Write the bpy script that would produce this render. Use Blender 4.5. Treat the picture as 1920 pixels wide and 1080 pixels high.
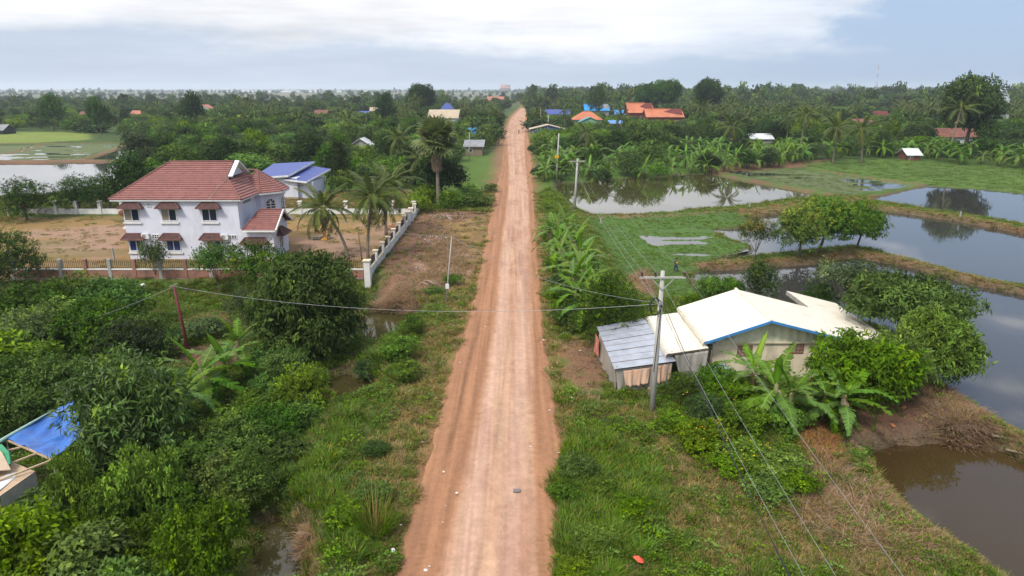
import bpy, bmesh, math, random
import numpy as np
from mathutils import Vector, Matrix, Euler
random.seed(7); RS = np.random.RandomState(11)
for o in list(bpy.data.objects): bpy.data.objects.remove(o)
scene = bpy.context.scene
col = scene.collection
R = math.radians

# ------------------------------------------------------------------ camera
CAM_H = 19.0; PITCH = R(16.3); FPX = 1280.0
cam = bpy.data.cameras.new('camera'); camo = bpy.data.objects.new('camera', cam); col.objects.link(camo)
camo.location = (0, 0, CAM_H); camo.rotation_euler = (R(90) - PITCH, 0, 0)
cam.sensor_width = 36; cam.lens = 36 * FPX / 1920; cam.clip_end = 30000; cam.clip_start = 0.1
scene.camera = camo

# ------------------------------------------------------------------ light
SUN_EL = 52; SUN_AZ = -150          # azimuth of the sun, clockwise from +Y (behind the camera, to the left)
world = bpy.data.worlds.new('World'); scene.world = world; world.use_nodes = True
def build_world():
    nt = world.node_tree; N = nt.nodes; L = nt.links; N.clear()
    def n(t, **k):
        x = N.new(t)
        for a, b in k.items(): setattr(x, a, b)
        return x
    def m(op, a, b=None, c=None, clamp=False):
        x = n('ShaderNodeMath', operation=op, use_clamp=clamp)
        for i, v in enumerate((a, b, c)):
            if v is None: continue
            if isinstance(v, (int, float)): x.inputs[i].default_value = v
            else: L.new(v, x.inputs[i])
        return x.outputs[0]
    def sstep(v, lo, hi):
        x = n('ShaderNodeMapRange', interpolation_type='SMOOTHSTEP')
        L.new(v, x.inputs[0]); x.inputs[1].default_value = lo; x.inputs[2].default_value = hi
        return x.outputs[0]
    out = n('ShaderNodeOutputWorld'); bg = n('ShaderNodeBackground')
    sky = n('ShaderNodeTexSky', sky_type='NISHITA', sun_disc=False, sun_elevation=R(SUN_EL), sun_rotation=R(SUN_AZ))
    sky.air_density = 1.0; sky.dust_density = 1.6; sky.ozone_density = 2.0
    tc = n('ShaderNodeTexCoord'); sep = n('ShaderNodeSeparateXYZ'); L.new(tc.outputs['Generated'], sep.inputs[0])
    az = m('MULTIPLY', m('ARCTAN2', sep.outputs[0], sep.outputs[1]), 57.2958)
    el = m('MULTIPLY', m('ARCSINE', sep.outputs[2]), 57.2958)
    def noise(sx, sz, scale, detail, rough=.55, off=0.0):
        c = n('ShaderNodeCombineXYZ'); L.new(m('MULTIPLY', sep.outputs[0], sx), c.inputs[0]); L.new(m('MULTIPLY', sep.outputs[1], sx), c.inputs[1])
        L.new(m('ADD', m('MULTIPLY', sep.outputs[2], sz), off), c.inputs[2])
        t = n('ShaderNodeTexNoise'); L.new(c.outputs[0], t.inputs['Vector'])
        t.inputs['Scale'].default_value = scale; t.inputs['Detail'].default_value = detail; t.inputs['Roughness'].default_value = rough
        return t.outputs[0]
    n1 = noise(1, 3.0, 5, 8, .6); n2 = noise(1, 5.5, 2.6, 7, .55, 3.3); n3 = noise(1, 9, 9, 5, .5, 1.7)
    d1 = m('SUBTRACT', n1, .5); d2 = m('SUBTRACT', n2, .5)
    # big cloud bank: base a few degrees above the horizon, ends towards the right
    base = sstep(m('ADD', m('ADD', el, m('MULTIPLY', d1, 5.0)), m('MULTIPLY', d2, 3.0)), 1.3, 4.6)
    azl = m('ADD', az, m('MULTIPLY', d1, 22)); azl = m('ADD', azl, m('MULTIPLY', el, -.05))
    right = m('SUBTRACT', 1.0, sstep(azl, 21.5, 26))
    wide = m('SUBTRACT', 1.0, sstep(m('ADD', az, m('MULTIPLY', d2, 30)), 8, 26))
    bank = m('MULTIPLY', base, right)
    bank = m('MULTIPLY', bank, m('ADD', .62, m('MULTIPLY', wide, .38)))
    # scattered cloud, everywhere above two degrees
    sc = m('MULTIPLY', sstep(m('ADD', n2, m('MULTIPLY', d1, .5)),   .53, .70), sstep(el, 1.5, 4.5))
    mask = m('MAXIMUM', bank, m('MULTIPLY', sc, .8))
    veil = m('MULTIPLY', m('SUBTRACT', 1.0, sstep(az, -5, 30)), .34); veil = m('ADD', veil, .06)
    mask = m('MAXIMUM', mask, veil)
    # brighter with height, as in a real overcast sky, with soft relief
    lum = m('ADD', .91, m('MULTIPLY', m('MAXIMUM', sep.outputs[2], 0.0), 1.5))
    lum = m('MULTIPLY', lum, m('ADD', 1.0, m('MULTIPLY', m('SUBTRACT', n3, .5), .36)))
    lum = m('MULTIPLY', lum, m('ADD', 1.0, m('MULTIPLY', d2, .75)))
    cc = n('ShaderNodeCombineXYZ')
    L.new(m('MULTIPLY', lum, .975), cc.inputs[0]); L.new(m('MULTIPLY', lum, .985), cc.inputs[1]); L.new(m('MULTIPLY', lum, 1.02), cc.inputs[2])
    # pale, hazy clear sky
    sk = n('ShaderNodeVectorMath', operation='SCALE'); L.new(sky.outputs[0], sk.inputs[0]); sk.inputs['Scale'].default_value = .10
    hz = n('ShaderNodeMix', data_type='RGBA'); hz.inputs[0].default_value = .72
    L.new(sk.outputs[0], hz.inputs[6]); hz.inputs[7].default_value = (.43, .60, .89, 1)
    mx = n('ShaderNodeMix', data_type='RGBA'); L.new(mask, mx.inputs[0]); L.new(hz.outputs[2], mx.inputs[6]); L.new(cc.outputs[0], mx.inputs[7])
    L.new(mx.outputs[2], bg.inputs[0]); bg.inputs[1].default_value = 1.0
    L.new(bg.outputs[0], out.inputs[0])
build_world()
sun = bpy.data.lights.new('sun', 'SUN'); suno = bpy.data.objects.new('sun', sun); col.objects.link(suno)
sun.energy = 2.9; sun.angle = R(10); sun.color = (1, .95, .87)
sd = Vector((math.sin(R(SUN_AZ)) * math.cos(R(SUN_EL)), math.cos(R(SUN_AZ)) * math.cos(R(SUN_EL)), math.sin(R(SUN_EL))))
suno.rotation_euler = sd.to_track_quat('Z', 'Y').to_euler(); suno.location = (0, -20, 60)
vs = scene.view_settings; vs.view_transform = 'Standard'; vs.look = 'None'; vs.exposure = 0.0; vs.gamma = 1.0; vs.use_curve_mapping = False
cy = scene.cycles
cy.max_bounces = 6; cy.diffuse_bounces = 3; cy.glossy_bounces = 2; cy.transmission_bounces = 3; cy.volume_bounces = 2; cy.transparent_max_bounces = 6
cy.use_denoising = True; cy.caustics_reflective = False; cy.caustics_refractive = False
scene.render.use_persistent_data = False

# ------------------------------------------------------------------ survey helpers: a bearing and a level give a point in the world
CP, SP = math.cos(PITCH), math.sin(PITCH)
def ray(px, py):
    a = (px - 960) / FPX; b = (540 - py) / FPX
    return Vector((a, CP + b * SP, -SP + b * CP))
def G(px, py, z=0.0):
    d = ray(px, py)
    if d.z > -0.004: d.z = -0.004
    t = (z - CAM_H) / d.z
    return Vector((d.x * t, d.y * t, z))
def P(px, py, Y):
    d = ray(px, py); t = Y / d.y
    return Vector((d.x * t, Y, CAM_H + d.z * t))

# ------------------------------------------------------------------ noise and polygons
def _hash(ix, iy, s):
    h = (ix.astype(np.int64) * 374761393 + iy.astype(np.int64) * 668265263 + s * 1442695041) & 0xffffffff
    h = ((h ^ (h >> 13)) * 1274126177) & 0xffffffff
    return ((h ^ (h >> 16)) & 0xffff) / 65535.0
def vnoise(x, y, s=0):
    x0 = np.floor(x); y0 = np.floor(y); fx = x - x0; fy = y - y0
    fx = fx * fx * (3 - 2 * fx); fy = fy * fy * (3 - 2 * fy)
    a = _hash(x0, y0, s); b = _hash(x0 + 1, y0, s); c = _hash(x0, y0 + 1, s); d = _hash(x0 + 1, y0 + 1, s)
    return (a * (1 - fx) + b * fx) * (1 - fy) + (c * (1 - fx) + d * fx) * fy
def fbm(x, y, s=0, o=4):
    v = 0; a = .5; t = 0
    for i in range(o):
        v = v + a * vnoise(x, y, s + i * 17); t += a; a *= .55; x = x * 2.03; y = y * 2.03
    return v / t
def psd(poly, x, y):
    """signed distance to a polygon, positive inside"""
    d = np.full(x.shape, 1e9); ins = np.zeros(x.shape, bool); n = len(poly)
    for i in range(n):
        ax, ay = poly[i]; bx, by = poly[(i + 1) % n]
        ex, ey = bx - ax, by - ay; l2 = ex * ex + ey * ey + 1e-9
        t = np.clip(((x - ax) * ex + (y - ay) * ey) / l2, 0, 1)
        d = np.minimum(d, (x - ax - t * ex) ** 2 + (y - ay - t * ey) ** 2)
        c = (ay > y) != (by > y)
        if ey != 0: ins ^= c & (x < (y - ay) * ex / ey + ax)
    return np.where(ins, 1, -1) * np.sqrt(d)
def pld(line, x, y):
    d = np.full(x.shape, 1e9)
    for i in range(len(line) - 1):
        ax, ay = line[i]; bx, by = line[i + 1]; ex, ey = bx - ax, by - ay; l2 = ex * ex + ey * ey + 1e-9
        t = np.clip(((x - ax) * ex + (y - ay) * ey) / l2, 0, 1)
        d = np.minimum(d, (x - ax - t * ex) ** 2 + (y - ay - t * ey) ** 2)
    return np.sqrt(d)
def sst(v, a, b):
    t = np.clip((v - a) / (b - a), 0, 1); return t * t * (3 - 2 * t)
def pp(pts, z=0.0):
    return [(G(a, b, z).x, G(a, b, z).y) for a, b in pts]

# ------------------------------------------------------------------ materials
MATS = {}
def mat(name, c1, c2=None, rough=.8, scale=3.0, bump=0.0, bscale=20.0, detail=4, spec=.3, metal=0.0, grime=None, gscale=.6, stretch=(1, 1, 1)):
    if name in MATS: return MATS[name]
    m = bpy.data.materials.new(name); m.use_nodes = True; nt = m.node_tree; N = nt.nodes; L = nt.links
    b = N['Principled BSDF']; b.inputs['Roughness'].default_value = rough; b.inputs['Metallic'].default_value = metal
    b.inputs['Specular IOR Level'].default_value = spec
    tc = N.new('ShaderNodeTexCoord'); mp = N.new('ShaderNodeMapping'); L.new(tc.outputs['Object'], mp.inputs[0]); mp.inputs['Scale'].default_value = stretch
    if c2 is None: c2 = tuple(v * .78 for v in c1)
    t = N.new('ShaderNodeTexNoise'); t.inputs['Scale'].default_value = scale; t.inputs['Detail'].default_value = detail; L.new(mp.outputs[0], t.inputs['Vector'])
    cr = N.new('ShaderNodeValToRGB'); cr.color_ramp.elements[0].position = .35; cr.color_ramp.elements[1].position = .65
    cr.color_ramp.elements[0].color = (*c1, 1); cr.color_ramp.elements[1].color = (*c2, 1); L.new(t.outputs[0], cr.inputs[0])
    o = cr.outputs[0]
    if grime:
        t2 = N.new('ShaderNodeTexNoise'); t2.inputs['Scale'].default_value = gscale; t2.inputs['Detail'].default_value = 8; t2.inputs['Roughness'].default_value = .7
        mp2 = N.new('ShaderNodeMapping'); L.new(tc.outputs['Object'], mp2.inputs[0]); mp2.inputs['Scale'].default_value = (1, 1, .35); L.new(mp2.outputs[0], t2.inputs['Vector'])
        r2 = N.new('ShaderNodeMapRange'); r2.inputs[1].default_value = .52; r2.inputs[2].default_value = .72; L.new(t2.outputs[0], r2.inputs[0])
        r3 = N.new('ShaderNodeMath'); r3.operation = 'MULTIPLY'; r3.inputs[1].default_value = .75; L.new(r2.outputs[0], r3.inputs[0])
        mx = N.new('ShaderNodeMix'); mx.data_type = 'RGBA'; L.new(r3.outputs[0], mx.inputs[0]); L.new(o, mx.inputs[6]); mx.inputs[7].default_value = (*grime, 1); o = mx.outputs[2]
    L.new(o, b.inputs['Base Color'])
    if bump:
        t3 = N.new('ShaderNodeTexNoise'); t3.inputs['Scale'].default_value = bscale; t3.inputs['Detail'].default_value = 5; L.new(mp.outputs[0], t3.inputs['Vector'])
        bp = N.new('ShaderNodeBump'); bp.inputs['Strength'].default_value = bump; bp.inputs['Distance'].default_value = .05; L.new(t3.outputs[0], bp.inputs['Height']); L.new(bp.outputs[0], b.inputs['Normal'])
    MATS[name] = m; return m

def leafmat(name, c, trans=.25, rough=.55, var=.35, hue=.03, spec=.10):
    """foliage: the leaf's own tint (attribute) times the base colour, plus a different value for every plant"""
    m = bpy.data.materials.new(name); m.use_nodes = True; nt = m.node_tree; N = nt.nodes; L = nt.links
    b = N['Principled BSDF']; out = N['Material Output']
    at = N.new('ShaderNodeAttribute'); at.attribute_name = 'tint'
    oi = N.new('ShaderNodeObjectInfo')
    mu = N.new('ShaderNodeMix'); mu.data_type = 'RGBA'; mu.blend_type = 'MULTIPLY'; mu.inputs[0].default_value = 1; L.new(at.outputs['Color'], mu.inputs[6]); mu.inputs[7].default_value = (*c, 1)
    hs = N.new('ShaderNodeHueSaturation'); L.new(mu.outputs[2], hs.inputs['Color'])
    r1 = N.new('ShaderNodeMapRange'); L.new(oi.outputs['Random'], r1.inputs[0]); r1.inputs[3].default_value = 1 - var; r1.inputs[4].default_value = 1 + var; L.new(r1.outputs[0], hs.inputs['Value'])
    f1 = N.new('ShaderNodeMath'); f1.operation = 'MULTIPLY'; f1.inputs[1].default_value = 7.13; L.new(oi.outputs['Random'], f1.inputs[0])
    f2 = N.new('ShaderNodeMath'); f2.operation = 'FRACT'; L.new(f1.outputs[0], f2.inputs[0])
    r2 = N.new('ShaderNodeMapRange'); L.new(f2.outputs[0], r2.inputs[0]); r2.inputs[3].default_value = .5 - hue; r2.inputs[4].default_value = .5 + hue * .15; L.new(r2.outputs[0], hs.inputs['Hue'])
    f3 = N.new('ShaderNodeMath'); f3.operation = 'MULTIPLY'; f3.inputs[1].default_value = 13.7; L.new(oi.outputs['Random'], f3.inputs[0])
    f4 = N.new('ShaderNodeMath'); f4.operation = 'FRACT'; L.new(f3.outputs[0], f4.inputs[0])
    r3 = N.new('ShaderNodeMapRange'); L.new(f4.outputs[0], r3.inputs[0]); r3.inputs[3].default_value = .85; r3.inputs[4].default_value = 1.1; L.new(r3.outputs[0], hs.inputs['Saturation'])
    L.new(hs.outputs[0], b.inputs['Base Color']); b.inputs['Roughness'].default_value = rough; b.inputs['Specular IOR Level'].default_value = spec
    tr = N.new('ShaderNodeBsdfTranslucent')
    g = N.new('ShaderNodeMix'); g.data_type = 'RGBA'; g.blend_type = 'MULTIPLY'; g.inputs[0].default_value = 1; L.new(hs.outputs[0], g.inputs[6]); g.inputs[7].default_value = (1.2, 1.3, .6, 1)
    L.new(g.outputs[2], tr.inputs[0])
    ms = N.new('ShaderNodeMixShader'); ms.inputs[0].default_value = trans; L.new(b.outputs[0], ms.inputs[1]); L.new(tr.outputs[0], ms.inputs[2]); L.new(ms.outputs[0], out.inputs[0])
    MATS[name] = m; return m

# ------------------------------------------------------------------ scene tree helpers
def tag(o, label=None, cat=None, group=None, kind=None):
    if label: o['label'] = label
    if cat: o['category'] = cat
    if group: o['group'] = group
    if kind: o['kind'] = kind
    return o
def thing(name, label, cat, loc=(0, 0, 0), rz=0.0, group=None, scale=1.0):
    o = bpy.data.objects.new(name, None); col.objects.link(o); o.location = loc; o.rotation_euler = (0, 0, rz)
    o.scale = (scale, scale, scale) if isinstance(scale, (int, float)) else scale
    o.empty_display_size = .3
    return tag(o, label, cat, group)
def part(name, mesh, parent, loc=(0, 0, 0), rot=(0, 0, 0), scale=None, kind=None, label=None):
    o = bpy.data.objects.new(name, mesh); col.objects.link(o); o.parent = parent; o.location = loc; o.rotation_euler = rot
    if scale: o.scale = scale if not isinstance(scale, (int, float)) else (scale,) * 3
    if kind: o['kind'] = kind
    if label: o['label'] = label
    return o
class MB:
    def __init__(s, o=(0, 0, 0)): s.v = []; s.f = []; s.o = Vector(o)
    def add(s, vs, fs):
        n = len(s.v); s.v += [tuple(Vector(p) - s.o) for p in vs]; s.f += [tuple(i + n for i in f) for f in fs]; return s
    def box(s, lo, hi):
        x0, y0, z0 = lo; x1, y1, z1 = hi
        return s.add([(x0, y0, z0), (x1, y0, z0), (x1, y1, z0), (x0, y1, z0), (x0, y0, z1), (x1, y0, z1), (x1, y1, z1), (x0, y1, z1)],
                     [(0, 3, 2, 1), (4, 5, 6, 7), (0, 1, 5, 4), (1, 2, 6, 5), (2, 3, 7, 6), (3, 0, 4, 7)])
    def beam(s, a, b, w, h=None):
        """square bar from a to b"""
        h = h or w; a = Vector(a); b = Vector(b); d = (b - a).normalized()
        u = Vector((0, 0, 1)) if abs(d.z) < .95 else Vector((0, 1, 0))
        x = d.cross(u).normalized() * w / 2; y = x.cross(d).normalized() * h / 2
        return s.add([a - x - y, a + x - y, a + x + y, a - x + y, b - x - y, b + x - y, b + x + y, b - x + y],
                     [(0, 3, 2, 1), (4, 5, 6, 7), (0, 1, 5, 4), (1, 2, 6, 5), (2, 3, 7, 6), (3, 0, 4, 7)])
    def tube(s, pts, rad, n=6, cap=True):
        pts = [Vector(p) for p in pts]
        if not isinstance(rad, (list, tuple)): rad = [rad] * len(pts)
        vs = []; fs = []
        for i, p in enumerate(pts):
            d = (pts[min(i + 1, len(pts) - 1)] - pts[max(i - 1, 0)]).normalized()
            u = Vector((0, 0, 1)) if abs(d.z) < .9 else Vector((0, 1, 0))
            x = d.cross(u).normalized(); y = x.cross(d)
            for k in range(n):
                a = 2 * math.pi * k / n; vs.append(p + (x * math.cos(a) + y * math.sin(a)) * rad[i])
        for i in range(len(pts) - 1):
            for k in range(n): fs.append((i * n + k, i * n + (k + 1) % n, (i + 1) * n + (k + 1) % n, (i + 1) * n + k))
        if cap: fs.append(tuple(range(n))[::-1]); fs.append(tuple((len(pts) - 1) * n + k for k in range(n)))
        return s.add(vs, fs)
    def poly(s, pts, th=None):
        """flat polygon, or a slab of thickness th (downwards)"""
        n = len(pts); pts = [Vector(p) for p in pts]
        if not th: return s.add(pts, [tuple(range(n))])
        low = [p - Vector((0, 0, th)) for p in pts]
        return s.add(pts + low, [tuple(range(n)), tuple(range(2 * n - 1, n - 1, -1))] + [(i, i + n, (i + 1) % n + n, (i + 1) % n) for i in range(n)])
    def mesh(s, name, m, smooth=False):
        me = bpy.data.meshes.new(name); me.from_pydata(s.v, [], s.f)
        if m: me.materials.append(m)
        if smooth: me.polygons.foreach_set('use_smooth', [True] * len(me.polygons))
        me.update(); return me
    def build(s, name, m, parent=None, kind=None, smooth=False, label=None, bev=0):
        o = bpy.data.objects.new(name, s.mesh(name, m, smooth)); col.objects.link(o)
        if parent is not None: o.parent = parent
        else: o.location = s.o
        if kind: o['kind'] = kind
        if label: o['label'] = label
        if bev:
            md = o.modifiers.new('bevel', 'BEVEL'); md.width = bev; md.segments = 2; md.limit_method = 'ANGLE'
        return o
def npmesh(name, V, F, m, attrs=None, smooth=False):
    """fast mesh from arrays; F is (n,3) or (n,4)"""
    me = bpy.data.meshes.new(name); k = F.shape[1]
    me.vertices.add(len(V)); me.vertices.foreach_set('co', np.ascontiguousarray(V, dtype=np.float32).ravel())
    me.loops.add(F.size); me.loops.foreach_set('vertex_index', np.ascontiguousarray(F, dtype=np.int32).ravel())
    me.polygons.add(len(F)); me.polygons.foreach_set('loop_start', np.arange(0, F.size, k, dtype=np.int32))
    if smooth: me.polygons.foreach_set('use_smooth', np.ones(len(F), bool))
    me.update(calc_edges=True)
    for an, arr in (attrs or {}).items():
        a = me.attributes.new(an, 'FLOAT_COLOR', 'POINT'); c = np.ones((len(V), 4), np.float32); c[:, :3] = arr; a.data.foreach_set('color', c.ravel())
    if m: me.materials.append(m)
    me.validate(); return me
# ================================================================== TERRAIN
# road edges surveyed at a number of rows: y, outer left, light left, light right, outer right
ROADROWS = [(1250, 690, 775, 1005, 1052), (1080, 742, 815, 1003, 1044), (1000, 768, 838, 1002, 1043), (920, 785, 860, 1001, 1031), (880, 793, 872, 1000, 1044), (840, 808, 880, 999, 1050), (770, 828, 895, 998, 1040),
    (700, 840, 909, 998, 1030), (610, 876, 923, 996, 1018), (540, 893, 931, 995, 1012), (450, 910, 939, 993, 1006), (400, 921, 947, 992, 1002), (360, 928, 952, 990, 1000),
    (310, 941, 953, 985, 998), (275, 944, 951, 983, 993), (250, 945, 949, 984, 989), (238, 947, 951, 985, 989), (225, 954, 957, 984, 988), (215, 961, 964, 985, 988), (205, 972, 975, 989, 992), (199, 979, 981, 993, 995), (196, 982, 984, 994, 995)]
RY = np.array([G(0, r[0]).y for r in ROADROWS]); RX = [np.array([G(r[k], r[0]).x for r in ROADROWS]) for k in (1, 2, 3, 4)]
def road_x(k, y): return np.interp(y, RY, RX[k])

POND = -0.9
WATERS = [  # name, level, polygon, cut depth, colour key
 ('pond', POND, [(1042, 345), (1130, 340), (1240, 329), (1330, 327), (1430, 347), (1517, 364), (1512, 371), (1440, 379), (1400, 386), (1290, 394), (1260, 399), (1200, 403), (1095, 405), (1066, 385), (1044, 365)], .6, 'far pond'),
 ('pond', POND, [(1628, 374), (1740, 349), (1850, 356), (2060, 380), (2060, 448), (1920, 421), (1700, 386)], .6, 'corner'),
 ('pond', POND, [(1620, 393), (1700, 401), (1800, 416), (1920, 440), (2250, 500), (2250, 620), (1920, 538), (1800, 514), (1700, 486), (1625, 466), (1590, 462), (1530, 468), (1480, 474), (1440, 478), (1400, 482), (1345, 492), (1330, 496), (1400, 474), (1412, 462), (1372, 452), (1345, 442), (1348, 432), (1388, 430), (1432, 425), (1395, 412), (1460, 402), (1560, 395)], .6, 'middle'),
 ('pond', POND, [(1292, 516), (1330, 508), (1380, 507), (1450, 500), (1550, 494), (1570, 488), (1625, 488), (1700, 501), (1800, 529), (1920, 553), (2300, 650), (2500, 1000), (2150, 935), (1920, 822), (1840, 785), (1790, 757), (1745, 722), (1725, 690), (1700, 640), (1640, 610), (1540, 590), (1440, 575), (1370, 572), (1322, 556), (1300, 535)], .6, 'house'),
 ('pond', POND, [(1608, 846), (1660, 833), (1740, 827), (1810, 824), (1860, 836), (1920, 864), (2100, 960), (2200, 1250), (1990, 1200), (1850, 1085), (1800, 1042), (1740, 1011), (1700, 981), (1665, 946), (1640, 906), (1620, 871)], .5, 'near'),
 ('pond', -.5, [(-260, 310), (60, 307), (180, 305), (238, 303), (234, 323), (205, 342), (100, 368), (-100, 378), (-300, 385)], .6, 'left'),
 ('ditch', -1.6, [(676, 592), (700, 584), (770, 588), (790, 606), (770, 640), (690, 650), (672, 630)], .5, 'ditch fence'),
 ('ditch', -1.6, [(612, 712), (650, 700), (706, 706), (720, 735), (704, 764), (650, 774), (612, 752)], .5, 'ditch middle'),
 ('ditch', -1.6, [(466, 990), (520, 972), (572, 1000), (592, 1035), (600, 1075), (598, 1140), (470, 1140), (476, 1050)], .5, 'ditch near'),
]
SHALLOW = [  # flooded paddies: the soil rises through the water in patches
 ('paddy_water', -.70, [(1352, 322), (1420, 317), (1500, 320), (1722, 349), (1600, 366), (1585, 366), (1440, 339)], 'right paddy', .54),
 ('paddy_water', -.30, [(-200, 282), (85, 273), (235, 272), (150, 301), (-200, 303)], 'left paddy', .55),
 ('paddy_water', -.30, [(160, 300), (240, 273), (380, 271), (390, 290), (300, 300)], 'left paddy right', .36),
 ('paddy_water', -.30, [(-200, 275), (70, 273), (0, 288), (-200, 292)], 'left paddy back', .7),
 ('paddy_water', -.64, [(1180, 438), (1290, 428), (1360, 434), (1385, 455), (1400, 470), (1330, 484), (1240, 478)], 'marsh', .57),
]
WPOLY = [pp(w[2], w[1]) for w in WATERS]; SPOLY = [pp(w[2], w[1]) for w in SHALLOW]
LOW_L = pp([(-700, 522), (60, 528), (240, 540), (500, 545), (690, 535), (742, 548), (765, 580), (775, 620), (715, 660), (660, 720), (610, 790), (560, 860), (530, 950), (480, 1080), (470, 1300), (-1500, 1300), (-1500, 700)], -1.1)
LOW_R = pp([(1062, 338), (1080, 372), (1120, 430), (1160, 520), (1215, 568), (1300, 566), (1420, 585), (1560, 598), (1690, 650), (1745, 720), (1830, 785), (1900, 815), (2300, 960), (3200, 900), (3200, 310), (2000, 312), (1620, 303), (1500, 310), (1330, 318)], -.6)
YARD = [(-75, 69), (-15, 69), (-15, 108), (-75, 108)]
MARSH = pp([(1085, 408), (1200, 406), (1290, 397), (1380, 400), (1425, 415), (1392, 428), (1345, 432), (1345, 445), (1408, 462), (1380, 480), (1330, 500), (1290, 520), (1318, 560), (1210, 568), (1165, 520), (1120, 440)], -.6)
DIKES = [  # polyline, top, half width
 (pp([(1325, 495), (1400, 492), (1470, 490), (1560, 478), (1600, 470), (1680, 484), (1800, 517), (1920, 545), (2300, 640)], -.4), -.32, 1.3),
 (pp([(1400, 398), (1520, 388), (1620, 384), (1700, 394), (1800, 407), (1920, 431), (2200, 490)], -.4), -.3, 1.5),
 (pp([(1095, 406), (1260, 402), (1400, 392), (1520, 378), (1620, 372), (1740, 350)], -.4), -.35, 1.1),
 (pp([(1330, 322), (1440, 342), (1590, 369)], -.4), -.38, .9),
 (pp([(1520, 317), (1740, 347), (1920, 369), (2300, 410)], -.4), -.38, .8),
 (pp([(1725, 700), (1790, 765), (1860, 812), (1920, 843), (2100, 930)], -.4), -.3, 1.6),
 (pp([(-300, 306), (0, 305), (230, 302), (300, 300)], 0), .12, 1.4), (pp([(0, 289), (75, 272)], 0), .12, .9), (pp([(150, 301), (240, 272)], 0), .12, .9), (pp([(-300, 272), (100, 269), (400, 268)], 0), .12, 1.2),
]
def terrain(x, y):
    """ground level (numpy arrays)"""
    n1 = fbm(x * .35, y * .35, 3, 4) - .5; n2 = fbm(x * 1.7, y * 1.7, 9, 3) - .5
    fade = np.clip(1 - (y - 150) / 150, .1, 1)
    h = .18 * n1 * fade + .10 * n2 * fade
    def sel(m): return np.nonzero(m)[0]
    def apply(poly, z, w, wob=.0):
        xs = [p[0] for p in poly]; ys = [p[1] for p in poly]
        i = sel((x > min(xs) - 8) & (x < max(xs) + 8) & (y > min(ys) - 8) & (y < max(ys) + 8))
        if not len(i): return
        s = psd(poly, x[i], y[i]) + wob * (n1[i] * 2)
        t = sst(s, -w, w); h[i] = h[i] * (1 - t) + (z + .7 * (.18 * n1[i] + .1 * n2[i]) * fade[i]) * t
    apply(LOW_L, -1.1, 1.8, 1.2); apply(LOW_R, -.58, 1.2, .6)
    # the filled yard is flat and ends at its fence
    i = sel((y > 60) & (y < 115) & (x < -8) & (x > -85)); s = psd(YARD, x[i], y[i]); h[i] = np.where(s > -.3, h[i] * .35, h[i])
    s2 = psd([(-13.5, 60), (-6.5, 60), (-6.5, 108), (-13.5, 108)], x[i], y[i]); h[i] = h[i] + sst(s2, -.3, 1.0) * (fbm(x[i] * .8, y[i] * .8, 31, 4) - .45) * .5
    for line, top, hw in DIKES:
        xs = [p[0] for p in line]; ys = [p[1] for p in line]
        i = sel((x > min(xs) - 6) & (x < max(xs) + 6) & (y > min(ys) - 6) & (y < max(ys) + 6))
        d = pld(line, x[i], y[i]) + n1[i] * .8 + n2[i] * .5
        k = 1 - sst(d, hw * .45, hw * 1.5); h[i] = np.maximum(h[i], (h[i] * (1 - k) + (top + .16 * n2[i] + .1 * n1[i]) * k))
    for w, poly in zip(WATERS, WPOLY):
        xs = [p[0] for p in poly]; ys = [p[1] for p in poly]
        i = sel((x > min(xs) - 4) & (x < max(xs) + 4) & (y > min(ys) - 4) & (y < max(ys) + 4))
        s = psd(poly, x[i], y[i]) + n1[i] * .9 + n2[i] * .5
        t = sst(s, -.7, .9); h[i] = h[i] * (1 - t) + (w[1] - w[3]) * t
    for w, poly in zip(SHALLOW, SPOLY):
        xs = [p[0] for p in poly]; ys = [p[1] for p in poly]
        i = sel((x > min(xs) - 4) & (x < max(xs) + 4) & (y > min(ys) - 4) & (y < max(ys) + 4))
        s = psd(poly, x[i], y[i]); t = sst(s, 0, 1.0)
        rel = (fbm(x[i] * .09, y[i] * .35, 77, 5) - (1 - w[4])) * .5
        h[i] = h[i] * (1 - t) + (w[1] + np.clip(rel, -.12, .06)) * t
    i = sel((y > 14) & (y < 1500) & (np.abs(x) < 60)); e = np.minimum(x[i] - road_x(0, y[i]), road_x(3, y[i]) - x[i])
    h[i] = h[i] - sst(e, .2, 1.0) * .25
    return h
def gz(x, y): return float(terrain(np.array([float(x)]), np.array([float(y)]))[0])

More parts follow.
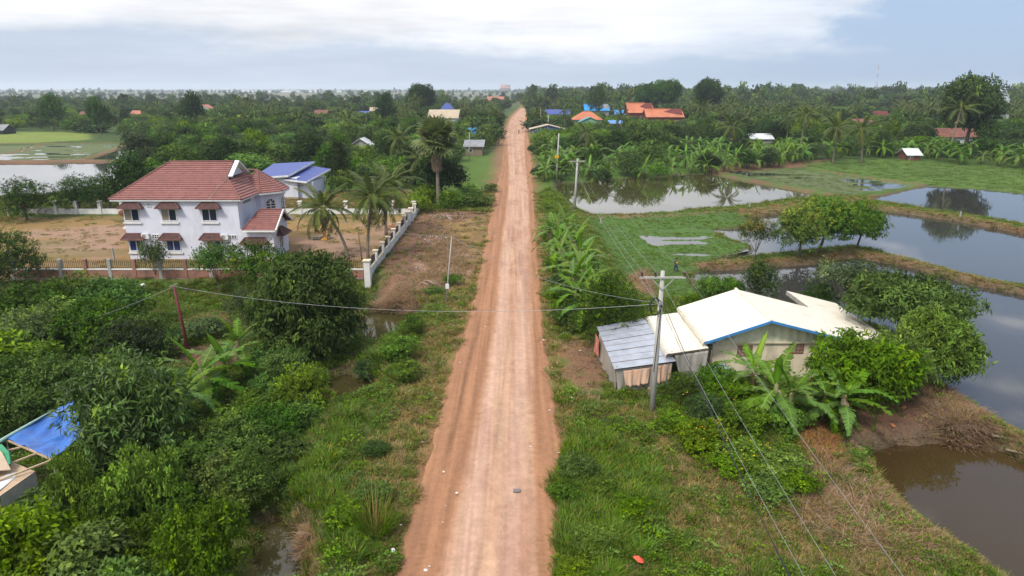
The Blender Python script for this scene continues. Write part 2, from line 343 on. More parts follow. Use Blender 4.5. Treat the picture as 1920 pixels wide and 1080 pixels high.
C_ = dict(grass=(.075, .125, .020), weeds=(.050, .098, .016), dryg=(.17, .145, .048), dry=(.235, .148, .056), dirt=(.25, .115, .062), soil=(.17, .092, .055), rice=(.080, .132, .024), mud=(.105, .075, .045), plain=(.155, .13, .085),
          floor=(.040, .062, .016), sand=(.29, .18, .12), wet=(.085, .078, .048), gold=(.15, .19, .035), marsh=(.064, .125, .024), paddy=(.10, .12, .05))
ZONES = [  # polygon at a level, colour, feather, noise strength, noise scale
 ([(-500, 420), (60, 408), (225, 404), (790, 402), (783, 420), (690, 500), (690, 520), (75, 520), (-500, 520)], 0, 'dry', .5, .5, .25),
 ([(545, 445), (640, 438), (700, 455), (688, 492), (560, 492)], 0, 'sand', 2.0, 2.5, .3),
 ([(690, 420), (775, 408), (740, 450), (690, 470)], 0, 'sand', 2.0, 3, .3),
 ([(60, 430), (230, 425), (230, 480), (90, 478)], 0, 'sand', 2.0, 5, .25),
 ([(760, 415), (800, 398), (915, 398), (905, 450), (893, 500), (880, 530), (850, 545), (790, 565), (700, 585), (697, 540)], 0, 'soil', 1.2, 2.0, .6),
 ([(840, 415), (905, 410), (885, 470), (850, 480)], 0, 'dry', 1.5, 3.0, .6),
 ([(780, 500), (860, 470), (880, 510), (820, 545)], 0, 'sand', 1.5, 3.0, .6),
 ([(850, 540), (893, 530), (880, 610), (850, 680), (820, 760), (790, 850), (760, 960), (735, 1080), (680, 1080), (690, 960), (720, 860), (770, 700), (800, 620)], 0, 'dry', 1.4, 3.0, .9),
 ([(325, 652), (430, 648), (500, 668), (430, 690), (330, 690)], -1.1, 'soil', 1.2, 1.5, .6),
 ([(470, 600), (500, 590), (520, 640), (480, 650)], -1.1, 'soil', 1.2, 1.5, .6),
 ([(1040, 640), (1110, 640), (1160, 700), (1120, 760), (1060, 720)], 0, 'soil', 1.0, 2.5, .8),
 ([(1180, 770), (1260, 800), (1400, 880), (1520, 920), (1640, 960), (1760, 1080), (1380, 1080), (1250, 1000), (1160, 880)], 0, 'dryg', 1.6, 2.6, .8),
 ([(1560, 850), (1620, 730), (1700, 705), (1750, 735), (1800, 775), (1860, 815), (1780, 826), (1640, 835), (1600, 850)], -.2, 'soil', .9, 1.2, .6),
 ([(1500, 800), (1540, 790), (1560, 860), (1580, 900), (1540, 900)], 0, 'sand', .5, 1.0, .8),
 ([(1460, 930), (1600, 900), (1660, 950), (1760, 1030), (1830, 1080), (1600, 1080)], 0, 'dryg', 1.2, 1.6, .8),
 ([(1600, 850), (1650, 840), (1700, 960), (1800, 1050), (1860, 1100), (1830, 1110), (1650, 980)], -.8, 'mud', .8, 1.2, .8),
 ([(1500, 308), (1620, 301), (1920, 315), (2300, 330), (2300, 410), (1920, 368), (1740, 346), (1520, 316)], -.6, 'rice', 1.0, .5, .1),
 ([(1352, 322), (1420, 317), (1500, 320), (1722, 349), (1600, 366), (1585, 366), (1440, 339)], -.7, 'paddy', 1.0, 2, .1),
 ([(-300, 250), (60, 248), (165, 248), (170, 262), (60, 268), (-300, 272)], 0, 'gold', 2.0, 1, .1),
 ([(-300, 275), (400, 268), (320, 300), (-300, 304)], 0, 'paddy', 2.0, 3, .1),
 ([(-300, 301), (300, 299), (300, 306), (-300, 311)], 0, 'soil', 1.5, 1, .2),
 ([(840, 290), (935, 285), (930, 350), (880, 352), (840, 340)], 0, 'grass', 2, 2, .3),
 ([(795, 398), (925, 396), (922, 405), (800, 410)], 0, 'soil', 1, 2, .5),
 ([(930, 250), (946, 250), (940, 330), (925, 380), (905, 372), (925, 320)], 0, 'soil', 1.5, 3, .5),
 ([(440, 295), (560, 292), (640, 300), (640, 318), (440, 315)], 0, 'grass', 3, 2, .2),
 ([(1330, 315), (1550, 300), (1560, 304), (1500, 310), (1335, 324)], -.3, 'soil', 1.5, 3, .2),
 ([(640, 360), (760, 355), (775, 385), (600, 396), (500, 396), (500, 372)], 0, 'sand', 2, 3, .2),
]
def ground_colour(x, y):
    n = len(x); c = np.zeros((n, 3))
    nl = fbm(x * .06, y * .06, 51, 4); nm = fbm(x * .45, y * .45, 61, 5); nf = fbm(x * 2.2, y * 2.2, 71, 4)
    gr = np.array(C_['grass']); wd = np.array(C_['weeds']); fl = np.array(C_['floor']); dr = np.array(C_['dry']); pl = np.array(C_['plain'])
    t = sst(nm, .38, .62)[:, None]; c = wd * (1 - t) + gr * t
    far = sst(y, 140, 210)[:, None]; c = c * (1 - far) + (fl * (1 - t) + gr * .7 * t) * far
    p = (sst(y, 700, 1000) * (1 - sst(x / y, -.10, .12)))[:, None]; tt = sst(fbm(x * .004, y * .001, 5, 5), .35, .65)[:, None]
    c = c * (1 - p) + (pl * (1 - tt) + np.array((.10, .12, .06)) * tt) * p
    def blend(m, colr): 
        nonlocal c
        m = m[:, None]; c = c * (1 - m) + np.array(colr) * m
    for px, z, key, fe, ns, sc in ZONES:
        poly = pp(px, z); xs = [q[0] for q in poly]; ys = [q[1] for q in poly]
        i = np.nonzero((x > min(xs) - 6) & (x < max(xs) + 6) & (y > min(ys) - 6) & (y < max(ys) + 6))[0]
        if not len(i): continue
        s = psd(poly, x[i], y[i]) + (fbm(x[i] * sc, y[i] * sc, 91, 5) - .5) * 2 * ns
        k = sst(s, -fe, fe)[:, None]; c[i] = c[i] * (1 - k) + np.array(C_[key]) * k
    # patchy green over the dry yard and dry patches over the verge
    s = psd(LOW_L, x, y); s = np.minimum(s, -psd(pp([(225, 540), (480, 545), (540, 560), (480, 640), (430, 700), (320, 700), (300, 640), (230, 600)], -1.1), x, y)); k = sst(s, 0, 3.0) * .75; blend(k, (.035, .038, .016))  # thicket floor: litter colour, darkened to stand for shade between the bushes
    s = psd(YARD, x, y); k = sst(s, 0, .5) * sst(fbm(x * .12, y * .35, 17, 4), .50, .62) * .45; blend(k, (.11, .11, .035))
    k = sst(s, 0, .5) * sst(nf, .5, .7) * .35; blend(k, C_['soil'])
    s = psd(MARSH, x, y); k = sst(s, -.6, .6); mm = sst(nm, .35, .65)[:, None]; cm = np.array(C_['marsh']) * (1 - mm) + np.array((.066, .115, .03)) * mm
    c = c * (1 - k[:, None]) + cm * k[:, None]
    # dikes: brown clods with grass
    for q, (line, top, hw) in enumerate(DIKES):
        d = pld(line, x, y) + (nm - .5) * 1.2; k = 1 - sst(d, hw * .8, hw * 1.7)
        g = sst(nf * .5 + nm * .5, .42, .58) * (1.0 if q in (2, 3, 4) else .45)
        cd = np.array(C_['soil'])[None] * (1 - g[:, None]) + np.array((.085, .12, .03))[None] * g[:, None]
        c = c * (1 - k[:, None]) + cd * k[:, None]
    # banks are muddy close to the water
    for w, poly in zip(WATERS, WPOLY):
        xs = [q[0] for q in poly]; ys = [q[1] for q in poly]
        i = np.nonzero((x > min(xs) - 4) & (x < max(xs) + 4) & (y > min(ys) - 4) & (y < max(ys) + 4))[0]
        s = psd(poly, x[i], y[i]) + (nf[i] - .5) * 1.0; k = sst(s, -1.0, .1)[:, None] * .85; c[i] = c[i] * (1 - k) + np.array(C_['mud']) * k
    # red dust spread along the road
    e = np.maximum(road_x(0, y) - x, x - road_x(3, y)) + (nm - .5) * 2.6 + (nf - .5) * 1.2
    k = (1 - sst(e, -.2, 1.0)) * (1 - sst(y, 900, 1200)); blend(k, np.array(C_['dirt']) * .9)
    k = (1 - sst(e, .3, 4.0)) * .35 * (1 - sst(y, 900, 1200)); blend(k, C_['dry'])
    s = psd(pp(ZONES[16][0], -.6), x, y); k = sst(s, -.2, .2)[:, None]; c = c * (1 - .55 * k) + np.array(C_['rice']) * (.85 + .3 * fbm(x * .02, y * .08, 7, 3))[:, None] * .55 * k
    c = c * (.82 + .36 * nf[:, None]) * (.88 + .24 * nl[:, None])
    return c

def surface_mat(name, wet=False):
    m = bpy.data.materials.new(name); m.use_nodes = True; nt = m.node_tree; N = nt.nodes; L = nt.links
    b = N['Principled BSDF']; at = N.new('ShaderNodeAttribute'); at.attribute_name = 'tint'
    tc = N.new('ShaderNodeTexCoord')
    def nz(s, d, r=.6):
        t = N.new('ShaderNodeTexNoise'); t.inputs['Scale'].default_value = s; t.inputs['Detail'].default_value = d; t.inputs['Roughness'].default_value = r; L.new(tc.outputs['Object'], t.inputs['Vector']); return t.outputs[0]
    a = nz(5.5, 8, .75); r = N.new('ShaderNodeMapRange'); L.new(a, r.inputs[0]); r.inputs[1].default_value = .3; r.inputs[2].default_value = .7; r.inputs[3].default_value = .55; r.inputs[4].default_value = 1.5
    mv = N.new('ShaderNodeVectorMath'); mv.operation = 'SCALE'; L.new(at.outputs['Color'], mv.inputs[0]); L.new(r.outputs[0], mv.inputs['Scale'])
    L.new(mv.outputs[0], b.inputs['Base Color']); b.inputs['Roughness'].default_value = .92; b.inputs['Specular IOR Level'].default_value = .15
    h = nz(9, 8, .7); bp = N.new('ShaderNodeBump'); bp.inputs['Strength'].default_value = .9; bp.inputs['Distance'].default_value = .10; L.new(h, bp.inputs['Height']); L.new(bp.outputs[0], b.inputs['Normal'])
    return m
M_ground = surface_mat('soil and short grass')
def make_ground():
    ys = [-60, -30, -5, 8, 14]
    y = 16.0
    while y < 130: ys.append(y); y *= 1.0065
    while y < 420: ys.append(y); y *= 1.013
    while y < 14000: ys.append(y); y *= 1.06
    ys = np.array(ys); nc = 620
    s = np.linspace(-1, 1, nc); Wd = np.maximum(60, .92 * ys + 22)
    X = s[None, :] * Wd[:, None]; Y = np.repeat(ys[:, None], nc, 1)
    x = X.ravel(); y = Y.ravel(); z = terrain(x, y); c = ground_colour(x, y)
    idx = np.arange(len(x)).reshape(len(ys), nc)
    F = np.stack([idx[:-1, :-1], idx[:-1, 1:], idx[1:, 1:], idx[1:, :-1]], -1).reshape(-1, 4)
    me = npmesh('ground', np.stack([x, y, z], 1), F, M_ground, {'tint': c}, True)
    o = bpy.data.objects.new('ground', me); col.objects.link(o); o['kind'] = 'structure'
make_ground()

# ------------------------------------------------------------------ road
def make_road():
    ys = []; y = 10.0
    while y < 140: ys.append(y); y *= 1.004
    while y < 780: ys.append(y); y *= 1.012
    ys = np.array(ys); nu = 90; u = np.linspace(0, 1, nu)
    L0, L1, L2, L3 = (road_x(k, ys) for k in range(4))
    wob = (fbm(ys * .9, ys * 0, 5, 5) - .5) * .5; wob2 = (fbm(ys * .9, ys * 0 + 9, 8, 5) - .5) * .5
    L0 = L0 - .25 + wob; L3 = L3 + .25 + wob2
    X = L0[:, None] * (1 - u) + L3[:, None] * u; Y = np.repeat(ys[:, None], nu, 1)
    x = X.ravel(); y = Y.ravel(); a0 = np.repeat(L0, nu); a1 = np.repeat(L1, nu); a2 = np.repeat(L2, nu); a3 = np.repeat(L3, nu); U = np.tile(u, len(ys))
    nf = fbm(x * 3, y * 3, 13, 4) - .5; nm = fbm(x * .7, y * .25, 23, 4) - .5; st = fbm(x * 7, y * .12, 33, 4) - .5; st2 = fbm(x * 2.2, y * .04, 37, 3) - .5
    lt = np.minimum(x - a1 - .1, a2 + .05 - x) + nm * .5 + nf * .25
    light = sst(lt, -.25, .35)
    e = np.minimum(x - a0, a3 - x)
    z = .035 + .05 * sst(lt, -.4, 1.2) + .02 * nf * (1 - .6 * light) + .02 * st * (1 - light)
    # graded windrow of loose soil on the left shoulder, tyre ruts on both
    bl = np.exp(-((x - (a1 - .55)) / .30) ** 2); z = z + bl * (.07 + .16 * np.abs(nf) + .1 * nm) * (y < 200)
    br = np.exp(-((x - (a2 + .8)) / .25) ** 2); z = z + br * (.03 + .10 * np.abs(nf)) * (y < 200)
    z = z - (1 - sst(e, .0, .4)) * .16
    for cxr, wv in ((a0 * .45 + a1 * .55, .13), (a2 + .35, .12)):
        tr = np.exp(-((x - cxr + .2 * nm) / wv) ** 2); z = z - tr * (.025 + .012 * np.sin(y * 14))
    cl = np.array((.42, .257, .165)); cd = np.array((.30, .150, .080)); cs = np.array((.31, .155, .098))
    c = cd[None] * (1 - light[:, None]) + cl[None] * light[:, None]
    k = (light * sst(st2 + nm * .6, -.05, .22))[:, None]; c = c * (1 - .5 * k) + cs * .5 * k
    k = (light * sst(fbm(x * .5, y * .12, 101, 5), .52, .66))[:, None]; c = c * (1 - .45 * k) + np.array((.27, .13, .08)) * .45 * k
    # paler polished wheel tracks
    mid = (a1 + a2) / 2
    for off in (-.95, .85): k = (light * np.exp(-((x - mid - off + .5 * (fbm(y * .04, y * 0, 3, 2) - .5)) / .42) ** 2))[:, None]; c = c * (1 - .35 * k) + np.array((.44, .29, .235)) * .35 * k
    c = c * (1 + st[:, None] * .5) * (1 + nf[:, None] * .35)
    tread = np.sin(y * 19 + 5 * np.abs(x - a0)) * .5 + .5
    for cx_, wd_ in ((a0 * .45 + a1 * .55, .16), (a1 - 1.25, .14), (a2 + .4, .14), (mid - .3, .10)): k = (np.exp(-((x - cx_ + .25 * nm) / wd_) ** 2) * (.3 + .5 * tread) * sst(fbm(y * .1, x * 0, 44, 2), .35, .6))[:, None]; c = c * (1 - .33 * k)
    k = ((1 - light) * sst(nf + nm, .06, .3))[:, None]; c = c * (1 - .45 * k) + np.array((.25, .12, .07)) * .45 * k
    k = (np.exp(-((x - (a1 - .15)) / .18) ** 2) * (.4 + .6 * sst(nm, -.1, .2)))[:, None]; c = c * (1 - .35 * k) + np.array((.27, .12, .06)) * .35 * k
    idx = np.arange(len(x)).reshape(len(ys), nu); F = np.stack([idx[:-1, :-1], idx[:-1, 1:], idx[1:, 1:], idx[1:, :-1]], -1).reshape(-1, 4)
    m = surface_mat('laterite road'); nt = m.node_tree
    for nd in nt.nodes:
        if nd.type == 'MAP_RANGE': nd.inputs[3].default_value = .86; nd.inputs[4].default_value = 1.14
        if nd.type == 'BUMP': nd.inputs['Strength'].default_value = .5; nd.inputs['Distance'].default_value = .03
        if nd.type == 'TEX_NOISE' and nd.inputs['Scale'].default_value > 8: nd.inputs['Scale'].default_value = 18
    me = npmesh('road', np.stack([x, y, z], 1), F, m, {'tint': c}, True)
    o = bpy.data.objects.new('road', me); col.objects.link(o); o['kind'] = 'structure'
make_road()

# ------------------------------------------------------------------ water
def watermat(name, base, base2, rough=.03, ior=1.5, scum=.0):
    m = bpy.data.materials.new(name); m.use_nodes = True; nt = m.node_tree; N = nt.nodes; L = nt.links; b = N['Principled BSDF']
    tc = N.new('ShaderNodeTexCoord'); t = N.new('ShaderNodeTexNoise'); t.inputs['Scale'].default_value = .12; t.inputs['Detail'].default_value = 6; L.new(tc.outputs['Object'], t.inputs['Vector'])
    mx = N.new('ShaderNodeMix'); mx.data_type = 'RGBA'; L.new(t.outputs[0], mx.inputs[0]); mx.inputs[6].default_value = (*base, 1); mx.inputs[7].default_value = (*base2, 1); L.new(mx.outputs[2], b.inputs['Base Color'])
    b.inputs['Roughness'].default_value = rough; b.inputs['IOR'].default_value = ior
    mp = N.new('ShaderNodeMapping'); mp.inputs['Scale'].default_value = (1, .35, 1); L.new(tc.outputs['Object'], mp.inputs[0])
    w = N.new('ShaderNodeTexNoise'); w.inputs['Scale'].default_value = 2.2; w.inputs['Detail'].default_value = 4; L.new(mp.outputs[0], w.inputs['Vector'])
    bp = N.new('ShaderNodeBump'); bp.inputs['Strength'].default_value = .05; bp.inputs['Distance'].default_value = .02; L.new(w.outputs[0], bp.inputs['Height']); L.new(bp.outputs[0], b.inputs['Normal'])
    t4 = N.new('ShaderNodeTexNoise'); t4.inputs['Scale'].default_value = .5; t4.inputs['Detail'].default_value = 6; L.new(mp.outputs[0], t4.inputs['Vector'])
    r4 = N.new('ShaderNodeMapRange'); r4.inputs[1].default_value = .55; r4.inputs[2].default_value = .72; r4.inputs[3].default_value = rough; r4.inputs[4].default_value = rough + .06; L.new(t4.outputs[0], r4.inputs[0]); L.new(r4.outputs[0], b.inputs['Roughness'])
    return m
WM = {k: watermat('pond water ' + k, a, b_, ior=i) for k, a, b_, i in (('green', (.045, .042, .016), (.06, .05, .02), 1.75), ('grey', (.032, .032, .032), (.045, .04, .034), 1.6), ('brown', (.045, .027, .009), (.055, .036, .014), 1.45), ('ditch', (.045, .038, .013), (.06, .05, .018), 1.42))}
WKEY = {'far pond': 'green', 'corner': 'grey', 'middle': 'grey', 'house': 'grey', 'near': 'brown', 'left': 'grey'}
def offset_poly(poly, d):
    n = len(poly); A = sum(poly[i][0] * poly[(i + 1) % n][1] - poly[(i + 1) % n][0] * poly[i][1] for i in range(n)); sg = 1 if A > 0 else -1
    out = []
    for i in range(n):
        p0 = Vector(poly[i - 1]); p1 = Vector(poly[i]); p2 = Vector(poly[(i + 1) % n])
        a = (p1 - p0).normalized(); b = (p2 - p1).normalized(); na = Vector((a.y, -a.x)) * sg; nb = Vector((b.y, -b.x)) * sg
        k = (na + nb); k = k / max(.35, k.length_squared / 2); out.append(p1 + k * d)
    return out
for w, poly in list(zip(WATERS, WPOLY)) + [((s[0], s[1], s[2], 0, s[3]), q) for s, q in zip(SHALLOW, SPOLY)]:
    off = offset_poly(poly, 1.1 if w[3] else .3)
    me = bpy.data.meshes.new('water'); bm = bmesh.new()
    f = bm.faces.new([bm.verts.new((p.x, p.y, w[1])) for p in off]); f.normal_update()
    if f.normal.z < 0: f.normal_flip()
    bmesh.ops.triangulate(bm, faces=[f]); bm.to_mesh(me); bm.free()
    me.materials.append(WM[WKEY.get(w[4], 'ditch' if w[0] == 'ditch' else 'grey')])
    o = bpy.data.objects.new({'pond': 'pond_water', 'ditch': 'ditch_water'}.get(w[0], w[0]), me); col.objects.link(o); o['kind'] = 'structure'

# ------------------------------------------------------------------ air
def make_haze():
    b = MB(); b.box((-13500, -200, -4), (13500, 13800, 78)); o = b.build('haze', None, kind='stuff')
    m = bpy.data.materials.new('thin haze'); m.use_nodes = True; N = m.node_tree.nodes; L = m.node_tree.links; N.remove(N['Principled BSDF'])
    v = N.new('ShaderNodeVolumePrincipled'); v.inputs['Color'].default_value = (.80, .88, 1, 1); v.inputs['Density'].default_value = .00014; v.inputs['Anisotropy'].default_value = .2
    L.new(v.outputs[0], N['Material Output'].inputs['Volume']); o.data.materials.append(m)
make_haze()
# ================================================================== PLANTS
LM = dict(
 mango=leafmat('mango leaves', (.052, .115, .012), rough=.42, spec=.3), broad=leafmat('broad leaves', (.072, .150, .011), var=.45), dark=leafmat('dark leaves', (.032, .076, .010)),
 fern=leafmat('feathery leaves', (.054, .125, .012), .2), weed=leafmat('weed leaves', (.085, .168, .012), .3), grey=leafmat('grey green leaves', (.056, .096, .030), var=.45),
 banana=leafmat('banana leaves', (.082, .178, .018), .3, .4, .2), palm=leafmat('palm leaves', (.074, .108, .022), .2, .45, .22), fan=leafmat('fan palm leaves', (.13, .165, .065), .2, .5, .15),
 deadpalm=leafmat('dead palm leaves', (.26, .205, .135), .1, .8, .2), grass=leafmat('grass blades', (.080, .155, .014), .3, .6, .35), drygrass=leafmat('dry grass blades', (.26, .20, .07), .2, .8, .25),
 far=leafmat('far crowns', (.050, .096, .018), .1, .8, .6, .045), rice=leafmat('rice blades', (.080, .135, .024), .3, .6, .15), litter=leafmat('dead leaves and sticks', (.19, .135, .080), .1, .9, .25),
 flower=leafmat('yellow flowers', (.75, .50, .03), .2, .6, .1), blossom=leafmat('young leaves', (.22, .16, .06), .2, .6, .1))
M_bark = mat('bark', (.17, .13, .095), (.09, .07, .05), .95, 6, .6, 30); M_palmbark = mat('palm bark', (.24, .20, .155), (.13, .105, .08), .95, 5, .6, 14)
M_bstem = mat('banana stem', (.17, .19, .07), (.17, .11, .06), .7, 4, .3, 20)

def unit(v): return v / np.maximum(np.linalg.norm(v, axis=-1, keepdims=True), 1e-9)
def leaves_to_mesh(name, Pb, D, Nn, L, W, tint, m, droop=.15):
    """one kite-shaped leaf, folded along its rib, for each row"""
    S = unit(np.cross(D, Nn)); n = len(Pb); L = L[:, None]; W = W[:, None]
    mid = Pb + D * L * .45; up = Nn * W * .14
    V = np.stack([Pb, mid - S * W * .5 + up, Pb + D * L - Nn * L * droop, mid + S * W * .5 + up], 1).reshape(-1, 3)
    b = np.arange(n)[:, None] * 4
    F = np.concatenate([b + np.array([[0, 2, 1]]), b + np.array([[0, 3, 2]])], 0)
    return npmesh(name, V, F, m, {'tint': np.repeat(tint, 4, 0)})
def crown(name, seed, rx, rz, zc, nl, cl, m, L, W, mt, flat=1.0, droop=.5, low=-.5, young=.12, ycol=(2.2, 1.7, .8), shell=.55, ry=None, cone=0.0, lobe=.42):
    """a crown built from lobes, each lobe from clumps, each clump from leaves"""
    r = np.random.RandomState(seed); ry = ry or rx
    d = unit(r.normal(size=(nl * 4, 3))); d = d[d[:, 2] > low][:nl]; nl = len(d)
    k = shell + .22 * r.rand(nl); k[: max(1, nl // 6)] *= .45
    C = d * k[:, None] * np.array([rx, ry, rz]); lr = np.array([rx, ry, rz])[None] * (lobe * (.7 + .6 * r.rand(nl)))[:, None]; lr[:, 2] *= flat
    if cone: s = 1 - cone * np.clip(C[:, 2] / rz, -1, 1); C[:, :2] *= s[:, None]; lr[:, :2] *= s[:, None]
    lt = .62 + .7 * r.rand(nl)
    dd = unit(r.normal(size=(nl, cl, 3)) + np.array([0, 0, .35])); pos = C[:, None] + dd * lr[:, None] * (.72 + .38 * r.rand(nl, cl, 1))
    hgt = (pos[..., 2] / rz); ct = lt[:, None] * (.75 + .5 * r.rand(nl, cl)) 
    isy = (r.rand(nl, cl) < young * (1 + hgt)) & (dd[..., 2] > .1)
    n = nl * cl * m
    base = np.repeat(pos.reshape(-1, 3), m, 0) + r.normal(size=(n, 3)) * L * .35
    nrm = np.repeat(dd.reshape(-1, 3), m, 0)
    D = unit(nrm * .55 + r.normal(size=(n, 3)) * .75 + np.array([0, 0, -droop]) * r.rand(n, 1) * 1.3)
    Nn = unit(nrm + np.array([0, 0, .7]) + r.normal(size=(n, 3)) * .35)
    LL = L * (.6 + .8 * r.rand(n)); WW = W * (.6 + .8 * r.rand(n))
    t = np.repeat(ct.reshape(-1), m) * (.75 + .5 * r.rand(n)); tint = np.repeat(t[:, None], 3, 1)
    y = np.repeat(isy.reshape(-1), m); tint[y] *= np.array(ycol)
    base[:, 2] += zc
    return leaves_to_mesh(name, base, D, Nn, LL, WW, tint, mt, .12), C + np.array([0, 0, zc])
def trunkmesh(name, seed, h, rad, ends, m=None, lean=0.0, split=.45):
    r = random.Random(seed); b = MB(); top = Vector((r.uniform(-1, 1) * .06 * h + lean * h, r.uniform(-1, 1) * .06 * h, h * split))
    b.tube([(0, 0, -.3), (top.x * .3, top.y * .3, h * split * .4), top], [rad * 1.25, rad, rad * .8], 8)
    for e in ends:
        e = Vector(e); mid = top.lerp(e, .5) + Vector((r.uniform(-.1, .1), r.uniform(-.1, .1), .06 * h))
        b.tube([top - Vector((0, 0, .1)), mid, e], [rad * .55, rad * .38, rad * .14], 5, False)
    return b.mesh(name, m or M_bark, True)
class Proto: pass
def tree_proto(kind, seed, h, rx, **k):
    p = Proto(); p.h = h; p.r = rx
    rz = k.pop('rz', h * .36); zc = k.pop('zc', h - rz); rad = k.pop('rad', .045 * h * .6); nb = k.pop('nb', 7); split = k.pop('split', .4)
    p.crown, C = crown(kind, seed, rx, rz, zc, k.pop('nl', 22), k.pop('cl', 40), k.pop('m', 9), k.pop('L', .2), k.pop('W', .07), k.pop('mt', LM['broad']), **k)
    q = np.empty(len(p.crown.vertices) * 3); p.crown.vertices.foreach_get('co', q); q = q.reshape(-1, 3); p.h = float(np.percentile(q[:, 2], 99.6)); p.r = float(np.percentile(np.hypot(q[:, 0], q[:, 1]), 98))
    idx = np.random.RandomState(seed).permutation(len(C))[:nb]
    p.trunk = trunkmesh('trunk', seed, h, rad, [C[i] for i in idx], split=split); return p
PR = {}
# near and middle distance kinds
PR['mango_near'] = [tree_proto('crown', 3, 6.0, 3.3, rz=2.9, zc=3.1, nl=38, cl=30, m=12, L=.42, W=.115, mt=LM['mango'], droop=.9, low=-.8, young=.10, ycol=(2.6, 2.1, .8))]
PR['mango_bright'] = [tree_proto('crown', 4, 6.0, 3.3, rz=2.8, zc=3.2, nl=38, cl=30, m=12, L=.40, W=.12, mt=LM['broad'], droop=.9, low=-.8, young=.16, ycol=(1.7, 1.45, .8), split=.2)]
PR['fern_near'] = [tree_proto('crown', 5, 8.0, 4.6, rz=4.1, zc=3.7, nl=90, cl=34, m=9, L=.42, W=.13, mt=LM['fern'], flat=.42, droop=1.0, low=-.75, young=.06, ycol=(1.6, 1.5, .9), lobe=.29)]
PR['fern_flat'] = [tree_proto('crown', 6, 6.5, 5.0, rz=2.2, zc=4.0, nl=64, cl=34, m=9, L=.42, W=.14, mt=LM['fern'], flat=.34, droop=.8, low=-.5, young=.04, lobe=.27)]
PR['bush_broad'] = [tree_proto('crown', 8 + i, 3.2, 2.1, rz=1.7, zc=1.5, nl=16, cl=30, m=8, L=.28, W=.15, mt=LM[mm], droop=.5, low=-.3, young=.10, ycol=(1.8, 1.6, .8), rad=.05) for i, mm in enumerate(('broad', 'weed', 'broad'))]
PR['bush_fine'] = [tree_proto('crown', 18 + i, 3.0, 2.0, rz=1.5, zc=1.5, nl=17, cl=34, m=9, L=.20, W=.085, mt=LM[mm], droop=.5, low=-.3, young=.10, ycol=(1.7, 1.6, .8), rad=.045) for i, mm in enumerate(('weed', 'fern', 'grey'))]
PR['bush_big'] = [tree_proto('crown', 28, 4.2, 2.8, rz=2.2, zc=2.0, nl=26, cl=36, m=10, L=.34, W=.12, mt=LM['broad'], droop=.9, low=-.5, young=.04, rad=.06)]
PR['vine'] = [tree_proto('crown', 31 + i, 2.4, 2.3, rz=1.3, zc=1.0, nl=16, cl=50, m=8, L=.15, W=.13, mt=LM['weed'], droop=.6, low=-.2, young=.15, ycol=(1.5, 1.45, .8), rad=.03, shell=.5) for i in range(2)]
PR['dark_tree'] = [tree_proto('crown', 35, 6.0, 2.7, rz=3.0, zc=3.0, nl=40, cl=46, m=10, L=.16, W=.07, mt=LM['dark'], droop=.3, low=-.9, young=.08, ycol=(2.4, 2.1, .6), cone=.35, split=.25)]
PR['dark_wide'] = [tree_proto('crown', 36, 5.0, 3.0, rz=2.3, zc=2.6, nl=30, cl=42, m=10, L=.17, W=.07, mt=LM['dark'], droop=.3, low=-.8, young=.10, ycol=(2.6, 2.2, .6), split=.25)]
PR['trio'] = [tree_proto('crown', 41 + i, 6.0, 3.0, rz=2.35, zc=3.3, nl=44, cl=44, m=10, L=.24, W=.10, mt=LM[mm], droop=.6, low=-.6, young=yy, ycol=(2.4, 1.5, .7), rad=.14, split=.3) for i, (mm, yy) in enumerate((('broad', .22), ('broad', .14), ('fern', .08)))]
PR['thin'] = [tree_proto('crown', 45 + i, 5.0, 2.3, rz=1.5, zc=3.4, nl=22, cl=22, m=8, L=.24, W=.10, mt=LM['grey' if i else 'fern'], droop=.4, low=-.4, young=.05, rad=.05, nb=14, split=.25, lobe=.5) for i in range(2)]
PR['blossom'] = [tree_proto('crown', 48, 5.2, 2.3, rz=1.7, zc=3.4, nl=24, cl=26, m=8, L=.22, W=.08, mt=LM['broad'], droop=.4, low=-.4, young=.45, ycol=(4.0, 1.9, 1.1), rad=.07, split=.2)]
# middle distance (100 m and more)
PR['mid'] = [tree_proto('crown', 60 + i, 8.0, rx, rz=rz, zc=8 - rz, nl=26, cl=26, m=6, L=.48, W=.22, mt=LM[mm], droop=.4, low=-.7, young=.10, ycol=(1.9, 1.6, .8), flat=fl, split=.3, rad=.16, cone=cn) for i, (rx, rz, mm, fl, cn) in enumerate(((3.9, 3.4, 'broad', 1, 0), (3.4, 3.5, 'dark', 1, 0), (4.4, 3.0, 'fern', .6, 0), (3.6, 3.6, 'grey', 1, .2), (4.0, 3.3, 'mango', .8, 0), (3.0, 3.9, 'dark', 1, .3)))]
PR['giant'] = [tree_proto('crown', 70, 23, 9, rz=8.5, zc=14, nl=52, cl=46, m=7, L=.9, W=.42, mt=LM['dark'], flat=.6, droop=.4, low=-.8, young=.05, rad=.6, split=.35, lobe=.33)]
PR['midbush'] = [tree_proto('crown', 75 + i, 3.2, 2.4, rz=1.8, zc=1.5, nl=14, cl=20, m=6, L=.36, W=.17, mt=LM[mm], droop=.4, low=-.3, young=.1, rad=.05) for i, mm in enumerate(('weed', 'broad', 'grey'))]
PR['farcone'] = [tree_proto('crown', 80, 12, 3.0, rz=4.6, zc=7, nl=16, cl=20, m=5, L=.8, W=.5, mt=LM['dark'], low=-.9, rad=.15)]

